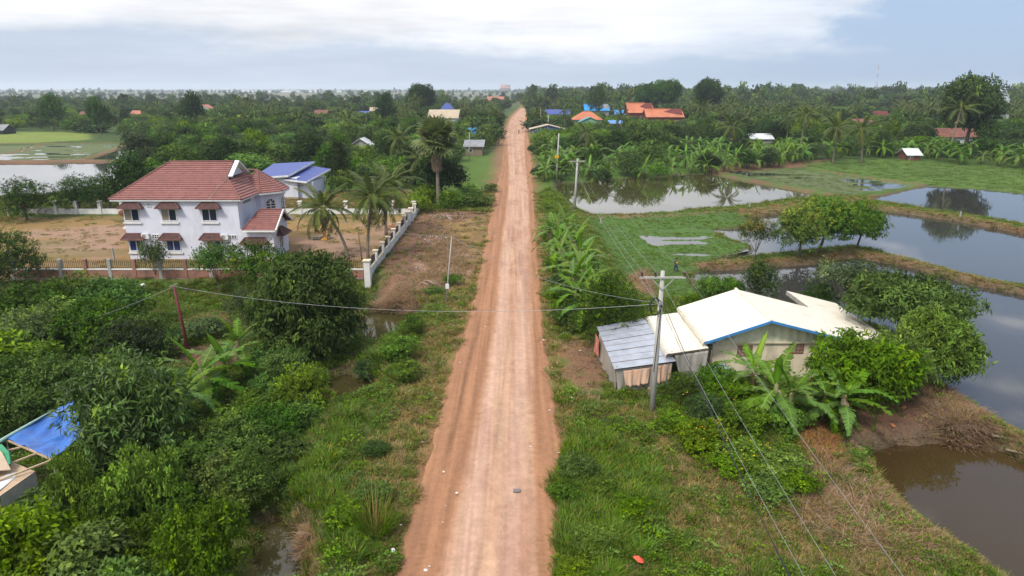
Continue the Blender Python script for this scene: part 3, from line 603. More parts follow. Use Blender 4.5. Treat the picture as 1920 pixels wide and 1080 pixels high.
def plant(kind, x, y, s=1.0, rz=None, var=0, label='', cat='tree', name='tree', group=None, z=None, sz=None, sink=0.0):
    p = PR[kind][var % len(PR[kind])]; z = gz(x, y) if z is None else z
    t = thing(name, label, cat, (x, y, z - sink), random.uniform(0, 6.28) if rz is None else rz, group, (s, s, s * (sz or 1)))
    part('trunk', p.trunk, t); part('crown', p.crown, t); return t
def at_top(px, py, H, zb=0.0):
    g = G(px, py, zb + H * .95); return g.x, g.y

# --- banana plants: each big leaf is a part
def banana_leaf(seed, Ln, Wd, arch):
    r = random.Random(seed); n = 13; V = []; T = []
    for i in range(n):
        t = i / (n - 1); a = t * arch; x = Ln * (math.sin(a) / max(arch, .01)); z = Ln * ((1 - math.cos(a)) / max(arch, .01)) * -1
        w = Wd * (.10 + .90 * math.sin(math.pi * min(1, (t * .93 + .06)) ** .8)) * (.6 if i == 0 else 1); 
        wl, wr = w * r.uniform(.75, 1.05), w * r.uniform(.75, 1.05)
        if t > .9: wl = wr = Wd * .12
        dz = .22 * w
        V += [(x, -wl / 2 * 1.0, z - dz), (x, 0, z), (x, wr / 2, z - dz)]
        c = 1.0; T += [(c * r.uniform(.8, 1.1),) * 3, (1.9, 1.7, 1.6), (c * r.uniform(.8, 1.1),) * 3]
    F = []
    for i in range(n - 1):
        a = i * 3; b = a + 3
        for k in (0, 1): F.append((a + k, a + k + 1, b + k + 1, b + k))
    return npmesh('leaf', np.array(V), np.array(F), LM['banana'], {'tint': np.array(T)})
def torn_leaf(seed, Ln, Wd, arch, droopy=.3, m=None, yellow=0):
    """leaf blade torn into strips along the rib"""
    r = random.Random(seed); n = 16; V = []; F = []; T = []
    def rib(t):
        a = t * arch; return Vector((Ln * math.sin(a) / arch, 0, -Ln * (1 - math.cos(a)) / arch))
    for i in range(n):
        t0 = .06 + .94 * i / n; t1 = .06 + .94 * (i + .96) / n; a = rib(t0); b = rib(t1); w = Wd * .5 * math.sin(math.pi * min(1, (t0 * .9 + .08)) ** .75) + .02
        for s in (-1, 1):
            ww = w * r.uniform(.8, 1.08); d = ww * r.uniform(.2, .45) * (1 + droopy * 2 * t0); sk = r.uniform(.0, .10) * Ln * .5
            k = len(V); V += [a, b, b + Vector((sk, s * ww, -d)), a + Vector((sk, s * ww, -d * .95))]; F.append((k, k + 1, k + 2, k + 3))
            c = r.uniform(.75, 1.1); cc = (c * (1 + yellow), c * (1 + yellow * .4), c * .9); T += [(c * 1.3,) * 3, (c * 1.3,) * 3, cc, cc]
    for i in range(8):
        a = rib(i / 8); b = rib((i + 1) / 8); k = len(V); q = .022 * (1 - i / 9)
        V += [a + Vector((0, -q, .012)), a + Vector((0, q, .012)), b + Vector((0, q, .012)), b + Vector((0, -q, .012))]; F.append((k, k + 1, k + 2, k + 3)); T += [(2.2, 1.9, 1.8)] * 4
    return npmesh('leaf', np.array([tuple(v) for v in V]), np.array(F), m or LM['banana'], {'tint': np.array(T)})
BL = [banana_leaf(1, 2.0, .40, .7), torn_leaf(2, 2.3, .50, 1.4), torn_leaf(3, 2.3, .48, 2.0, .6), torn_leaf(4, 2.1, .46, 1.1, .2), torn_leaf(5, 2.0, .44, 2.3, .8, None, .6)]
BDEAD = torn_leaf(9, 1.7, .4, 2.6, 1.0, LM['deadpalm'])
bs = MB(); bs.tube([(0, 0, -.3), (.03, 0, .8), (0, .02, 1.75)], [.13, .11, .07], 8); BSTEM = bs.mesh('stem', M_bstem, True)
def banana(x, y, s=1.0, n=9, label='', group=None, seed=0, z=None, stem=1.0, dead=1):
    r = random.Random(seed * 7 + 3); z = gz(x, y) if z is None else z
    t = thing('banana_plant', label, 'banana plant', (x, y, z), r.uniform(0, 6.28), group, s)
    part('stem', BSTEM, t, scale=(1, 1, stem))
    for i in range(n):
        a = i * 2.4 + r.uniform(-.3, .3); el = r.uniform(.75, 1.15) if i < n * .4 else r.uniform(.1, .65)
        m = BL[0] if i == 0 else (BL[3] if el > .8 and i % 2 else BL[r.choice((1, 1, 2, 2, 4) if el < .6 else (1, 3))])
        if i == 0: el = 1.35
        part('leaf', m, t, (.04 * math.cos(a), .04 * math.sin(a), 1.7 * stem - .05 * i), (0, -el, a), r.uniform(.8, 1.12))
    for i in range(dead): part('leaf', BDEAD, t, (0, 0, 1.45 * stem), (0, .2, r.uniform(0, 6)), .8, label='withered brown leaf hanging down the stem')
    return t
# a whole banana plant as two meshes, for those too far off to show single leaves
def merge(meshes, name, m):
    V = []; F = []; T = []; n = 0
    for me, mx in meshes:
        v = np.empty(len(me.vertices) * 3); me.vertices.foreach_get('co', v); v = v.reshape(-1, 3); A = np.array(mx); v = v @ A[:3, :3].T + A[:3, 3]
        f = np.empty(len(me.loops), int); me.loops.foreach_get('vertex_index', f); k = len(me.loops) // len(me.polygons); F.append(f.reshape(-1, k) + n)
        c = np.empty(len(me.vertices) * 4); me.attributes['tint'].data.foreach_get('color', c); T.append(c.reshape(-1, 4)[:, :3]); V.append(v); n += len(v)
    return npmesh(name, np.concatenate(V), np.concatenate(F), m, {'tint': np.concatenate(T)})
def banana_crown(seed, n=10):
    r = random.Random(seed); L = []
    for i in range(n):
        a = i * 2.4 + r.uniform(-.3, .3); el = r.uniform(.7, 1.2) if i < n * .4 else r.uniform(.0, .6)
        L.append((BL[r.choice((1, 2, 3) if el > .6 else (1, 2, 4))], Matrix.Translation((0, 0, 1.75 - .04 * i)) @ Euler((0, -el, a)).to_matrix().to_4x4() @ Matrix.Scale(r.uniform(.85, 1.2), 4)))
    return merge(L, 'leaves', LM['banana'])
BCR = [banana_crown(i) for i in range(5)]
def banana_far(x, y, s, label, group, seed):
    r = random.Random(seed); t = thing('banana_plant', label, 'banana plant', (x, y, gz(x, y)), r.uniform(0, 6), group, s)
    part('stem', BSTEM, t); part('leaves', BCR[seed % 5], t)

# --- palms
def frond(seed, Ln, arch, m, n=34, wl=.70, hang=.6, drop=0.0):
    r = random.Random(seed); V = []; F = []; T = []
    def rib(t):
        a = t * arch; return Vector((Ln * math.sin(a) / arch, 0, -Ln * (1 - math.cos(a)) / arch + .0))
    for i in range(n):
        t = .12 + .88 * i / n; p = rib(t); q = rib(min(1, t + .02)); d = (q - p).normalized(); l = wl * math.sin(math.pi * (.12 + .80 * t)) ** .6
        for s in (-1, 1):
            if r.random() < drop: continue
            e = p + Vector((d.x * l * .55, s * l * r.uniform(.55, .9), d.z * l * .55 - l * hang * r.uniform(.6, 1.2))); mid = p.lerp(e, .5) + Vector((0, 0, l * .10)); w = d * .045
            k = len(V); V += [p - w, p + w, mid + w * 1.2, mid - w * 1.2, e]; c = r.uniform(.75, 1.2)
            F += [(k, k + 1, k + 2, k + 3), (k + 3, k + 2, k + 4, k + 4)]; T += [(c, c, c)] * 5
    for i in range(10):
        a = rib(i / 10); b = rib((i + 1) / 10); k = len(V); h = .05 * (1 - i / 11)
        V += [a + Vector((0, -h, 0)), a + Vector((0, h, 0)), b + Vector((0, h, 0)), b + Vector((0, -h, 0))]; F.append((k, k + 1, k + 2, k + 3)); T += [(2.3, 2.0, 1.5)] * 4
    V = np.array([tuple(v) for v in V]); tri = []
    for f in F:
        tri.append((f[0], f[1], f[2]))
        if f[3] != f[2]: tri.append((f[0], f[2], f[3]))
    return npmesh('frond', V, np.array(tri), m, {'tint': np.array(T)})
FR = [frond(1, 4.2, .9, LM['palm']), frond(2, 4.4, 1.4, LM['palm'], hang=.8), frond(3, 4.3, 1.9, LM['palm'], hang=.9, drop=.1), frond(4, 4.0, 2.3, LM['palm'], hang=1.0, drop=.15)]
FDEAD = frond(5, 3.6, 2.4, LM['deadpalm'], hang=1.1, drop=.3)
def palm_frame(n, seed):
    r = random.Random(seed); out = []
    for i in range(n):
        f = i / n; el = 1.35 - 1.75 * f + r.uniform(-.12, .12); a = i * 2.399 + r.uniform(-.2, .2)
        m = FR[0] if f < .25 else FR[1] if f < .55 else FR[2] if f < .8 else FR[3]
        out.append((m, el, a, r.uniform(.85, 1.1)))
    return out
def palm_trunk(h, bend, rad=.17, seed=0):
    b = MB(); n = 9; pts = [(bend * (i / n) ** 1.7, 0, h * i / n - (.3 if i == 0 else 0)) for i in range(n + 1)]
    b.tube(pts, [rad * (1.5 if i == 0 else 1.0 - .25 * i / n + (.12 if i % 2 else 0)) for i in range(n + 1)], 8); return b.mesh('trunk', M_palmbark, True), pts[-1]
def coconut(x, y, h, bend, rz, label, seed, n=22, s=1.0, dead=3, group=None, fs=1.0):
    me, top = palm_trunk(h, bend)
    t = thing('coconut_palm', label, 'palm tree', (x, y, gz(x, y)), rz, group, s); part('trunk', me, t)
    for m, el, a, sc in palm_frame(n, seed): part('frond', m, t, (top[0] + .12 * math.cos(a), .12 * math.sin(a), h - .1), (0, -el, a), sc * fs)
    for i in range(dead): part('frond', FDEAD, t, (top[0], 0, h - .25), (0, .7, seed + i * 2.2), .9 * fs, label='dry brown frond hanging against the trunk')
    b = MB()
    for i in range(7):
        a = i * .9; c = Vector((top[0] + .27 * math.cos(a), .27 * math.sin(a), h - .35 - .1 * (i % 2)))
        b.tube([c - Vector((0, 0, .13)), c, c + Vector((0, 0, .13))], [.05, .13, .04], 6)
    b.build('coconuts', mat('coconut husk', (.14, .12, .04), (.20, .15, .05)), t, smooth=True)
    return t
PALMCROWN = [merge([(m, Matrix.Translation((0, 0, 0)) @ Euler((0, -el, a)).to_matrix().to_4x4() @ Matrix.Scale(sc, 4)) for m, el, a, sc in palm_frame(20, s)], 'fronds', LM['palm']) for s in range(4)]
PTRUNK = [palm_trunk(8, b) for b in (0, .8, -.6)]
def palm_far(x, y, h, label, group, seed, s=1.0):
    r = random.Random(seed); me, top = PTRUNK[seed % 3]; t = thing('coconut_palm', label, 'palm tree', (x, y, gz(x, y)), r.uniform(0, 6), group, s)
    part('trunk', me, t, scale=(1, 1, h / 8)); part('fronds', PALMCROWN[seed % 4], t, (top[0], 0, h - .1)); return t
def fanleaf(seed, m, rad=1.0, pet=.9, hang=.0):
    r = random.Random(seed); V = []; T = []; F = []; n = 26
    V.append((pet, 0, 0)); T.append((1.2,) * 3)
    for i in range(n):
        a = -2.3 + 4.6 * i / (n - 1); rr = rad * (r.uniform(.92, 1.08) if i % 2 == 0 else .62); z = -.18 * abs(math.sin(a)) * rr - hang * rr + (.05 if i % 2 else -.05)
        V.append((pet + rr * math.cos(a), rr * math.sin(a), z)); c = r.uniform(.75, 1.2); T.append((c,) * 3)
    for i in range(1, n): F.append((0, i, i + 1))
    k = len(V); V += [(0, -.04, 0), (0, .04, 0), (pet, .02, 0), (pet, -.02, 0)]; F += [(k, k + 1, k + 2), (k, k + 2, k + 3)]; T += [(1.5, 1.4, 1)] * 4
    return npmesh('fan_leaf', np.array(V), np.array(F), m, {'tint': np.array(T)})
FAN = [fanleaf(i, LM['fan'], 1.05, 1.1, .15 * i) for i in range(3)]; FAND = fanleaf(5, LM['deadpalm'], .95, .8, .4)
def sugar_palm(x, y, h, label, seed, skirt=26, s=1.0):
    me, top = palm_trunk(h, .1, .28); t = thing('sugar_palm', label, 'palm tree', (x, y, gz(x, y)), 0, None, s); part('trunk', me, t); r = random.Random(seed)
    for i in range(58):
        f = i / 58; el = 1.4 - 2.0 * f + r.uniform(-.15, .15); a = i * 2.399
        part('fan_leaf', FAN[i % 3], t, (.2 * math.cos(a), .2 * math.sin(a), h - .1 - .9 * f), (r.uniform(-.4, .4), -el, a), r.uniform(1.5, 2.0))
    for i in range(skirt):
        f = i / skirt; a = i * 2.399
        part('fan_leaf', FAND, t, (.25 * math.cos(a), .25 * math.sin(a), h - 1.0 - 3.4 * f), (r.uniform(-.3, .3), .75 + .4 * f, a), r.uniform(.8, 1.15), label='dead brown fan leaf hanging in the skirt')

# ---- scatter of grass and low cover: one object each, drawn with geometry nodes
PCOL = {}
def scatter(name, protos, pts, rot, scl, idx, kind='stuff', label=None, cat=None):
    me = bpy.data.meshes.new(name); me.from_pydata([tuple(p) for p in pts], [], []); n = len(pts)
    a = me.attributes.new('rot', 'FLOAT_VECTOR', 'POINT'); a.data.foreach_set('vector', np.asarray(rot, np.float32).ravel())
    a = me.attributes.new('scl', 'FLOAT_VECTOR', 'POINT'); s = np.asarray(scl, np.float32); s = np.repeat(s[:, None], 3, 1) if s.ndim == 1 else s; a.data.foreach_set('vector', s.ravel())
    a = me.attributes.new('idx', 'INT', 'POINT'); a.data.foreach_set('value', np.asarray(idx, np.int32))
    o = bpy.data.objects.new(name, me); col.objects.link(o); tag(o, label, cat, None, kind)
    c = bpy.data.collections.new(name + ' kinds')
    for i, m in enumerate(protos):
        q = bpy.data.objects.new('%02d_%s' % (i, name), m); c.objects.link(q)
    ng = bpy.data.node_groups.new(name, 'GeometryNodeTree'); ng.interface.new_socket('Geometry', in_out='INPUT', socket_type='NodeSocketGeometry'); ng.interface.new_socket('Geometry', in_out='OUTPUT', socket_type='NodeSocketGeometry')
    N = ng.nodes; L = ng.links; gi = N.new('NodeGroupInput'); go = N.new('NodeGroupOutput'); ip = N.new('GeometryNodeInstanceOnPoints'); ci = N.new('GeometryNodeCollectionInfo')
    ci.inputs['Collection'].default_value = c; ci.inputs['Separate Children'].default_value = True; ci.inputs['Reset Children'].default_value = True
    def na(nm, t): 
        x = N.new('GeometryNodeInputNamedAttribute'); x.data_type = t; x.inputs[0].default_value = nm; return x.outputs[0]
    L.new(gi.outputs[0], ip.inputs['Points']); L.new(ci.outputs[0], ip.inputs['Instance']); ip.inputs['Pick Instance'].default_value = True
    L.new(na('idx', 'INT'), ip.inputs['Instance Index']); L.new(na('rot', 'FLOAT_VECTOR'), ip.inputs['Rotation']); L.new(na('scl', 'FLOAT_VECTOR'), ip.inputs['Scale']); L.new(ip.outputs[0], go.inputs[0])
    md = o.modifiers.new('scatter', 'NODES'); md.node_group = ng; return o
def tuft(seed, n, h, w, spread, m, lean=.5, c0=(1, 1, 1), dryf=0.0, bend=.35):
    r = np.random.RandomState(seed); a = r.rand(n) * 6.283; rr = np.sqrt(r.rand(n)) * spread; Pb = np.stack([np.cos(a) * rr, np.sin(a) * rr, np.full(n, -.03)], 1)
    hh = h * (.5 + .7 * r.rand(n)); b = a + r.normal(size=n) * .8; ln = lean * (.3 + r.rand(n)); out = np.stack([np.cos(b) * ln, np.sin(b) * ln, np.ones(n)], 1); D = unit(out)
    S = unit(np.cross(D, np.stack([np.cos(b), np.sin(b), np.zeros(n)], 1) + .01)); ww = (w * (.7 + .6 * r.rand(n)))[:, None]; hv = hh[:, None]
    mid = Pb + D * hv * .55; tip = mid + unit(D + np.stack([np.cos(b), np.sin(b), -np.ones(n)], 1) * bend) * hv * .5
    V = np.stack([Pb - S * ww * .5, Pb + S * ww * .5, mid + S * ww * .45, mid - S * ww * .45, tip], 1).reshape(-1, 3)
    k = np.arange(n)[:, None] * 5; F = np.concatenate([k + [[0, 1, 2]], k + [[0, 2, 3]], k + [[3, 2, 4]]], 0)
    t = (.7 + .6 * r.rand(n))[:, None] * np.array(c0)[None]; dm = r.rand(n) < dryf; t[dm] = t[dm] * np.array((2.6, 1.15, 2.2)); return npmesh('tuft', V, F, m, {'tint': np.repeat(t, 5, 0)})
def weedclump(seed, n, h, L, W, spread, m, c0=(1, 1, 1)):
    r = np.random.RandomState(seed); a = r.rand(n) * 6.283; rr = np.sqrt(r.rand(n)) * spread; z = h * r.rand(n) ** .7 * (1 - .5 * (rr / spread) ** 2)
    Pb = np.stack([np.cos(a) * rr, np.sin(a) * rr, z], 1); D = unit(np.stack([np.cos(a), np.sin(a), .3 + 0 * a], 1) + r.normal(size=(n, 3)) * .6); Nn = unit(np.array([0, 0, 1.]) + r.normal(size=(n, 3)) * .4)
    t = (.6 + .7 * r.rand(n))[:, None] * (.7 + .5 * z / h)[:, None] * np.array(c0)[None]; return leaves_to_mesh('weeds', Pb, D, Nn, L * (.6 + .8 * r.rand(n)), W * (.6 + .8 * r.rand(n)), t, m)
# ================================================================== BUILDINGS
M_lav = mat('lavender white render', (.65, .66, .73), (.60, .61, .68), .85, .8, .15, 12, grime=(.46, .45, .50), gscale=.5)
M_tile = mat('red clay tile', (.295, .125, .105), (.235, .10, .085), .75, 1.6, .3, 30, grime=(.17, .085, .07), gscale=.9); M_awn = mat('brown awning tile', (.125, .062, .055), (.09, .045, .04), .85, 3, .3, 30); M_ridge = mat('ridge tile', (.22, .095, .08), (.16, .075, .065), .8, 3)
M_white = mat('white paint', (.72, .72, .70), (.66, .66, .64), .7, 2, .1, 20, grime=(.42, .40, .36), gscale=1.1); M_glass = mat('dark window glass', (.012, .016, .03), (.02, .03, .06), .06, .4, spec=.6)
M_blueglass = mat('blue window glass', (.012, .03, .11), (.02, .05, .17), .06, .5, spec=.6); M_curtain = mat('beige curtain behind glass', (.25, .22, .17), (.20, .17, .13), .3, 3, spec=.6)
M_conc = mat('grey concrete', (.36, .345, .32), (.27, .26, .24), .9, 3, .3, 25, grime=(.17, .16, .145), gscale=1.5); M_wood = mat('weathered wood', (.26, .20, .14), (.17, .13, .09), .9, 4, .3, 30)
M_iron = mat('black iron', (.03, .03, .032), (.05, .045, .04), .5, 8); M_rust = mat('brown iron bars', (.11, .07, .05), (.07, .045, .035), .8, 8)
M_cream = mat('cream steel roofing', (.66, .60, .49), (.62, .565, .46), .45, .7, .0, grime=(.47, .41, .30), gscale=.8, spec=.4); M_creamw = mat('pale green ribbed steel wall', (.68, .66, .48), (.56, .55, .41), .5, 1, grime=(.30, .29, .23), gscale=1.2)
M_cement = mat('cream cement wall', (.74, .64, .47), (.66, .56, .41), .9, 1.5, .1, 20, grime=(.33, .28, .21), gscale=1.0); M_bluetrim = mat('blue painted fascia', (.05, .22, .48), (.04, .18, .40), .5, 2)
M_zinc = mat('zinc sheet', (.40, .42, .47), (.33, .345, .38), .4, 1.5, .05, 9, grime=(.24, .235, .25), gscale=1.4, metal=.25, spec=.5); M_rustseam = mat('rusty seam', (.16, .10, .08), None, .9)
M_sheetg = mat('grey plastic sheet', (.36, .33, .29), (.26, .24, .21), .45, 1.2, .6, 4, grime=(.40, .26, .18), gscale=1.0, stretch=(1, 1, .4)); M_sheetp = mat('pinkish stained tarpaulin', (.58, .38, .26), (.45, .30, .22), .6, 1.5, .5, 4, grime=(.62, .26, .13), gscale=1.2)
M_deepblue = mat('deep blue roof', (.03, .06, .26), (.025, .05, .21), .5, 1, spec=.4); M_blueroof = mat('bright blue roof', (.02, .24, .55), (.02, .20, .46), .5, .3); M_orange = mat('orange clay roof', (.50, .17, .085), (.40, .135, .07), .8, .3, .2, 8, grime=(.30, .11, .05), gscale=.2)
M_brickred = mat('dark red wall', (.14, .030, .025), (.10, .022, .02), .8, .6); M_brown = mat('brown rusty roof', (.20, .075, .05), (.13, .055, .04), .85, .5, .2, 6); M_whitemetal = mat('white roof', (.62, .63, .63), (.5, .51, .51), .5, .4)
M_greenw = mat('pale green wall', (.20, .36, .24), (.16, .30, .2), .8, .6); M_teal = mat('teal roof', (.05, .25, .30), (.04, .19, .24), .6, .5); M_tan = mat('tan roof sheet', (.44, .35, .24), (.36, .28, .19), .7, .5); M_pink = mat('brick pink wall', (.42, .16, .10), (.34, .13, .09), .85, .6)
M_gold = mat('gold paint', (.60, .33, .06), (.52, .25, .04), .5, 6, spec=.5); M_greyroof = mat('grey roof', (.25, .25, .26), (.17, .17, .17), .8, .5); M_plank = mat('bare timber', (.50, .36, .24), (.38, .27, .17), .8, 5, .2, 30, stretch=(.3, 3, 3))
M_fwhite = mat('fence white paint', (.70, .68, .64), (.62, .60, .56), .8, 1.2, .1, 15, grime=(.40, .33, .27), gscale=1.6); M_fcream = mat('fence cream cap', (.66, .56, .40), (.60, .50, .35), .8, 1.5, grime=(.42, .32, .22), gscale=2)
def brickmat():
    m = bpy.data.materials.new('red brickwork'); m.use_nodes = True; nt = m.node_tree; N = nt.nodes; L = nt.links; b = N['Principled BSDF']; b.inputs['Roughness'].default_value = .92
    tc = N.new('ShaderNodeTexCoord'); mp = N.new('ShaderNodeMapping'); mp.inputs['Rotation'].default_value = (R(90), 0, 0); L.new(tc.outputs['Object'], mp.inputs[0])
    br = N.new('ShaderNodeTexBrick'); L.new(mp.outputs[0], br.inputs['Vector']); br.inputs['Scale'].default_value = 5; br.inputs['Color1'].default_value = (.36, .13, .075, 1); br.inputs['Color2'].default_value = (.25, .095, .06, 1); br.inputs['Mortar'].default_value = (.27, .20, .16, 1); br.inputs['Mortar Size'].default_value = .03
    t = N.new('ShaderNodeTexNoise'); t.inputs['Scale'].default_value = .9; t.inputs['Detail'].default_value = 7; L.new(tc.outputs['Object'], t.inputs['Vector'])
    cr = N.new('ShaderNodeMapRange'); cr.inputs[1].default_value = .48; cr.inputs[2].default_value = .75; L.new(t.outputs[0], cr.inputs[0])
    mx = N.new('ShaderNodeMix'); mx.data_type = 'RGBA'; L.new(cr.outputs[0], mx.inputs[0]); L.new(br.outputs[0], mx.inputs[6]); mx.inputs[7].default_value = (.14, .085, .065, 1); L.new(mx.outputs[2], b.inputs['Base Color']); return m
M_brick = brickmat()

def tiled(name, pts, m, parent, row=.36, pitch=.30, amp=.03, step=.085, kind='stuff', label=None):
    """roof face laid with rows of rounded tiles; pts run eave-left, eave-right, then the upper points"""
    pts = [Vector(p) for p in pts]; o = pts[0]; ex = (pts[1] - pts[0]).normalized()
    nn = ex.cross(pts[-1] - pts[0]).normalized(); nn = nn if nn.z > 0 else -nn; ey = nn.cross(ex).normalized(); ey = ey if ey.z > 0 else -ey
    q = [((p - o).dot(ex), (p - o).dot(ey)) for p in pts]; ymax = max(b for a, b in q); V = []; F = []
    nr = max(1, int(ymax / row)); row = ymax / nr
    def span(y):
        xs = []
        for i in range(len(q)):
            (x0, y0), (x1, y1) = q[i], q[(i + 1) % len(q)]
            if abs(y1 - y0) < 1e-6:
                if abs(y - y0) < 1e-4: xs += [x0, x1]
            elif min(y0, y1) - 1e-6 <= y <= max(y0, y1) + 1e-6: xs.append(x0 + (x1 - x0) * (y - y0) / (y1 - y0))
        return (min(xs), max(xs)) if xs else (0, 0)
    x0 = min(a for a, b in q); x1 = max(a for a, b in q); nc = int((x1 - x0) / (pitch / 4)) + 1
    for j in range(nr):
        ya, yb = j * row, (j + 1) * row; la, ra = span(max(ya, 1e-5)); lb, rb = span(min(yb, ymax - 1e-5)); base = len(V)
        for i in range(nc + 1):
            x = x0 + (x1 - x0) * i / nc; w = amp * abs(math.sin(math.pi * x / pitch))
            xa = min(max(x, la), ra); xb = min(max(x, lb), rb)
            V += [o + ex * xa + ey * ya + nn * (w + step), o + ex * xb + ey * (yb + .02) + nn * w, o + ex * xa + ey * ya + nn * (w * .3 - .01)]
        for i in range(nc):
            a = base + i * 3; b = a + 3
            if (V[a] - V[b]).length < 1e-5 and (V[a + 1] - V[b + 1]).length < 1e-5: continue
            F += [(a, b, b + 1, a + 1), (a + 2, b + 2, b, a)]
    mb = MB(parent.location if parent else (0, 0, 0)); mb.add(V, F); return mb.build(name, m, parent, kind=kind, label=label)
def ribbed(name, pts, m, parent, pitch=.22, amp=.022, along=0, th=.03, label=None):
    """steel roof sheet: four corners eaveL, eaveR, topR, topL; ribs run from eave to top"""
    a, b, c, d = [Vector(p) for p in pts]; W = max((b - a).length, (c - d).length); n = max(2, int(W / pitch)) * 2; nn = (b - a).cross(d - a).normalized(); nn = nn if nn.z > 0 else -nn
    V = []; F = []; ny = 6
    for i in range(n + 1):
        t = i / n; w = amp if i % 2 else 0
        for j in range(ny + 1): V.append(a.lerp(b, t).lerp(d.lerp(c, t), j / ny) + nn * w)
    for i in range(n):
        for j in range(ny): k = i * (ny + 1) + j; F.append((k, k + ny + 1, k + ny + 2, k + 1))
    k = len(V); V += [a - nn * th, b - nn * th, c - nn * th, d - nn * th]; F += [(k, k + 3, k + 2, k + 1), (k, k + 1, n * (ny + 1), 0), (k + 2, k + 3, ny, n * (ny + 1) + ny), (k + 1, k + 2, n * (ny + 1) + ny, n * (ny + 1)), (k + 3, k, 0, ny)]
    mb = MB(parent.location if parent else (0, 0, 0)); mb.add(V, F); return mb.build(name, m, parent, label=label)
def window(parent, c, w, h, nrm=(0, -1), panes=2, glass=None, frame=None, sill=True, bars=0, fw=.07, label=None):
    """window standing on a wall: frame > panes, sill. c is its centre on the wall face"""
    o = parent.location; c = Vector(c); n = Vector((nrm[0], nrm[1], 0)).normalized(); t = Vector((-n.y, n.x, 0)); up = Vector((0, 0, 1))
    def slab(mb, u0, u1, v0, v1, d0, d1):
        vs = [c + t * u + up * v + n * d for d in (d0, d1) for u, v in ((u0, v0), (u1, v0), (u1, v1), (u0, v1))]
        mb.add(vs, [(0, 1, 2, 3), (7, 6, 5, 4), (0, 4, 5, 1), (1, 5, 6, 2), (2, 6, 7, 3), (3, 7, 4, 0)])
    f = MB(o); W2, H2 = w / 2, h / 2
    slab(f, -W2, W2, -H2, -H2 + fw, -.02, .07); slab(f, -W2, W2, H2 - fw, H2, -.02, .07); slab(f, -W2, -W2 + fw, -H2 + fw, H2 - fw, -.02, .07); slab(f, W2 - fw, W2, -H2 + fw, H2 - fw, -.02, .07)
    for i in range(1, panes): u = -W2 + w * i / panes; slab(f, u - fw / 2, u + fw / 2, -H2 + fw, H2 - fw, -.02, .06)
    for i in range(bars): v = -H2 + h * (i + 1) / (bars + 1); slab(f, -W2 + fw, W2 - fw, v - .02, v + .02, 0, .05)
    fr = f.build('window', frame or M_white, parent, label=label)
    for i in range(panes):
        g = MB(o); slab(g, -W2 + w * i / panes + fw * .4, -W2 + w * (i + 1) / panes - fw * .4, -H2 + fw * .5, H2 - fw * .5, -.01, .015)
        gm = (glass or M_glass) if not isinstance(glass, (list, tuple)) else glass[i % len(glass)]; go = g.build('pane', gm); go.parent = fr; go.location = (0, 0, 0)
    if sill: s = MB(o); slab(s, -W2 - .18, W2 + .18, -H2 - .32, -H2 - .13, 0, .16); so = s.build('window_sill', M_fwhite); so.parent = fr; so.location = (0, 0, 0)
    return fr
def awning(parent, c, w, nrm=(0, -1), dep=.75, h=.62, top=.55):
    """little hipped tile hood over a window; c is the middle of its upper edge on the wall"""
    c = Vector(c); n = Vector((nrm[0], nrm[1], 0)).normalized(); t = Vector((-n.y, n.x, 0)); o = parent.location
    A = c - t * w / 2 + n * dep - Vector((0, 0, h)); B = c + t * w / 2 + n * dep - Vector((0, 0, h)); T0 = c - t * w * top / 2 + n * .05; T1 = c + t * w * top / 2 + n * .05; W0 = c - t * w / 2 - Vector((0, 0, h)); W1 = c + t * w / 2 - Vector((0, 0, h))
    h_ = MB(o); h_.poly([A, B, T1, T0], .05); h_.poly([B, W1 + n * .01, T1], .05); h_.poly([W0 + n * .01, A, T0], .05)
    a = h_.build('awning', M_awn, parent); 
    r = MB(o)
    for p, q in ((A, T0), (B, T1), (T0, T1), (A, B)): r.beam(p + Vector((0, 0, .04)), q + Vector((0, 0, .04)), .09)
    x = r.build('awning_ridge', M_ridge); x.parent = a; x.location = (0, 0, 0)
    f = MB(o)
    for k in range(1, 5):
        u = k / 5; p = A.lerp(T0, u); q = B.lerp(T1, u); f.beam(p + Vector((0, 0, .015)), q + Vector((0, 0, .015)), .05, .03)
    x = f.build('awning_tile_rows', M_awn); x.parent = a; x.location = (0, 0, 0); x['kind'] = 'stuff'

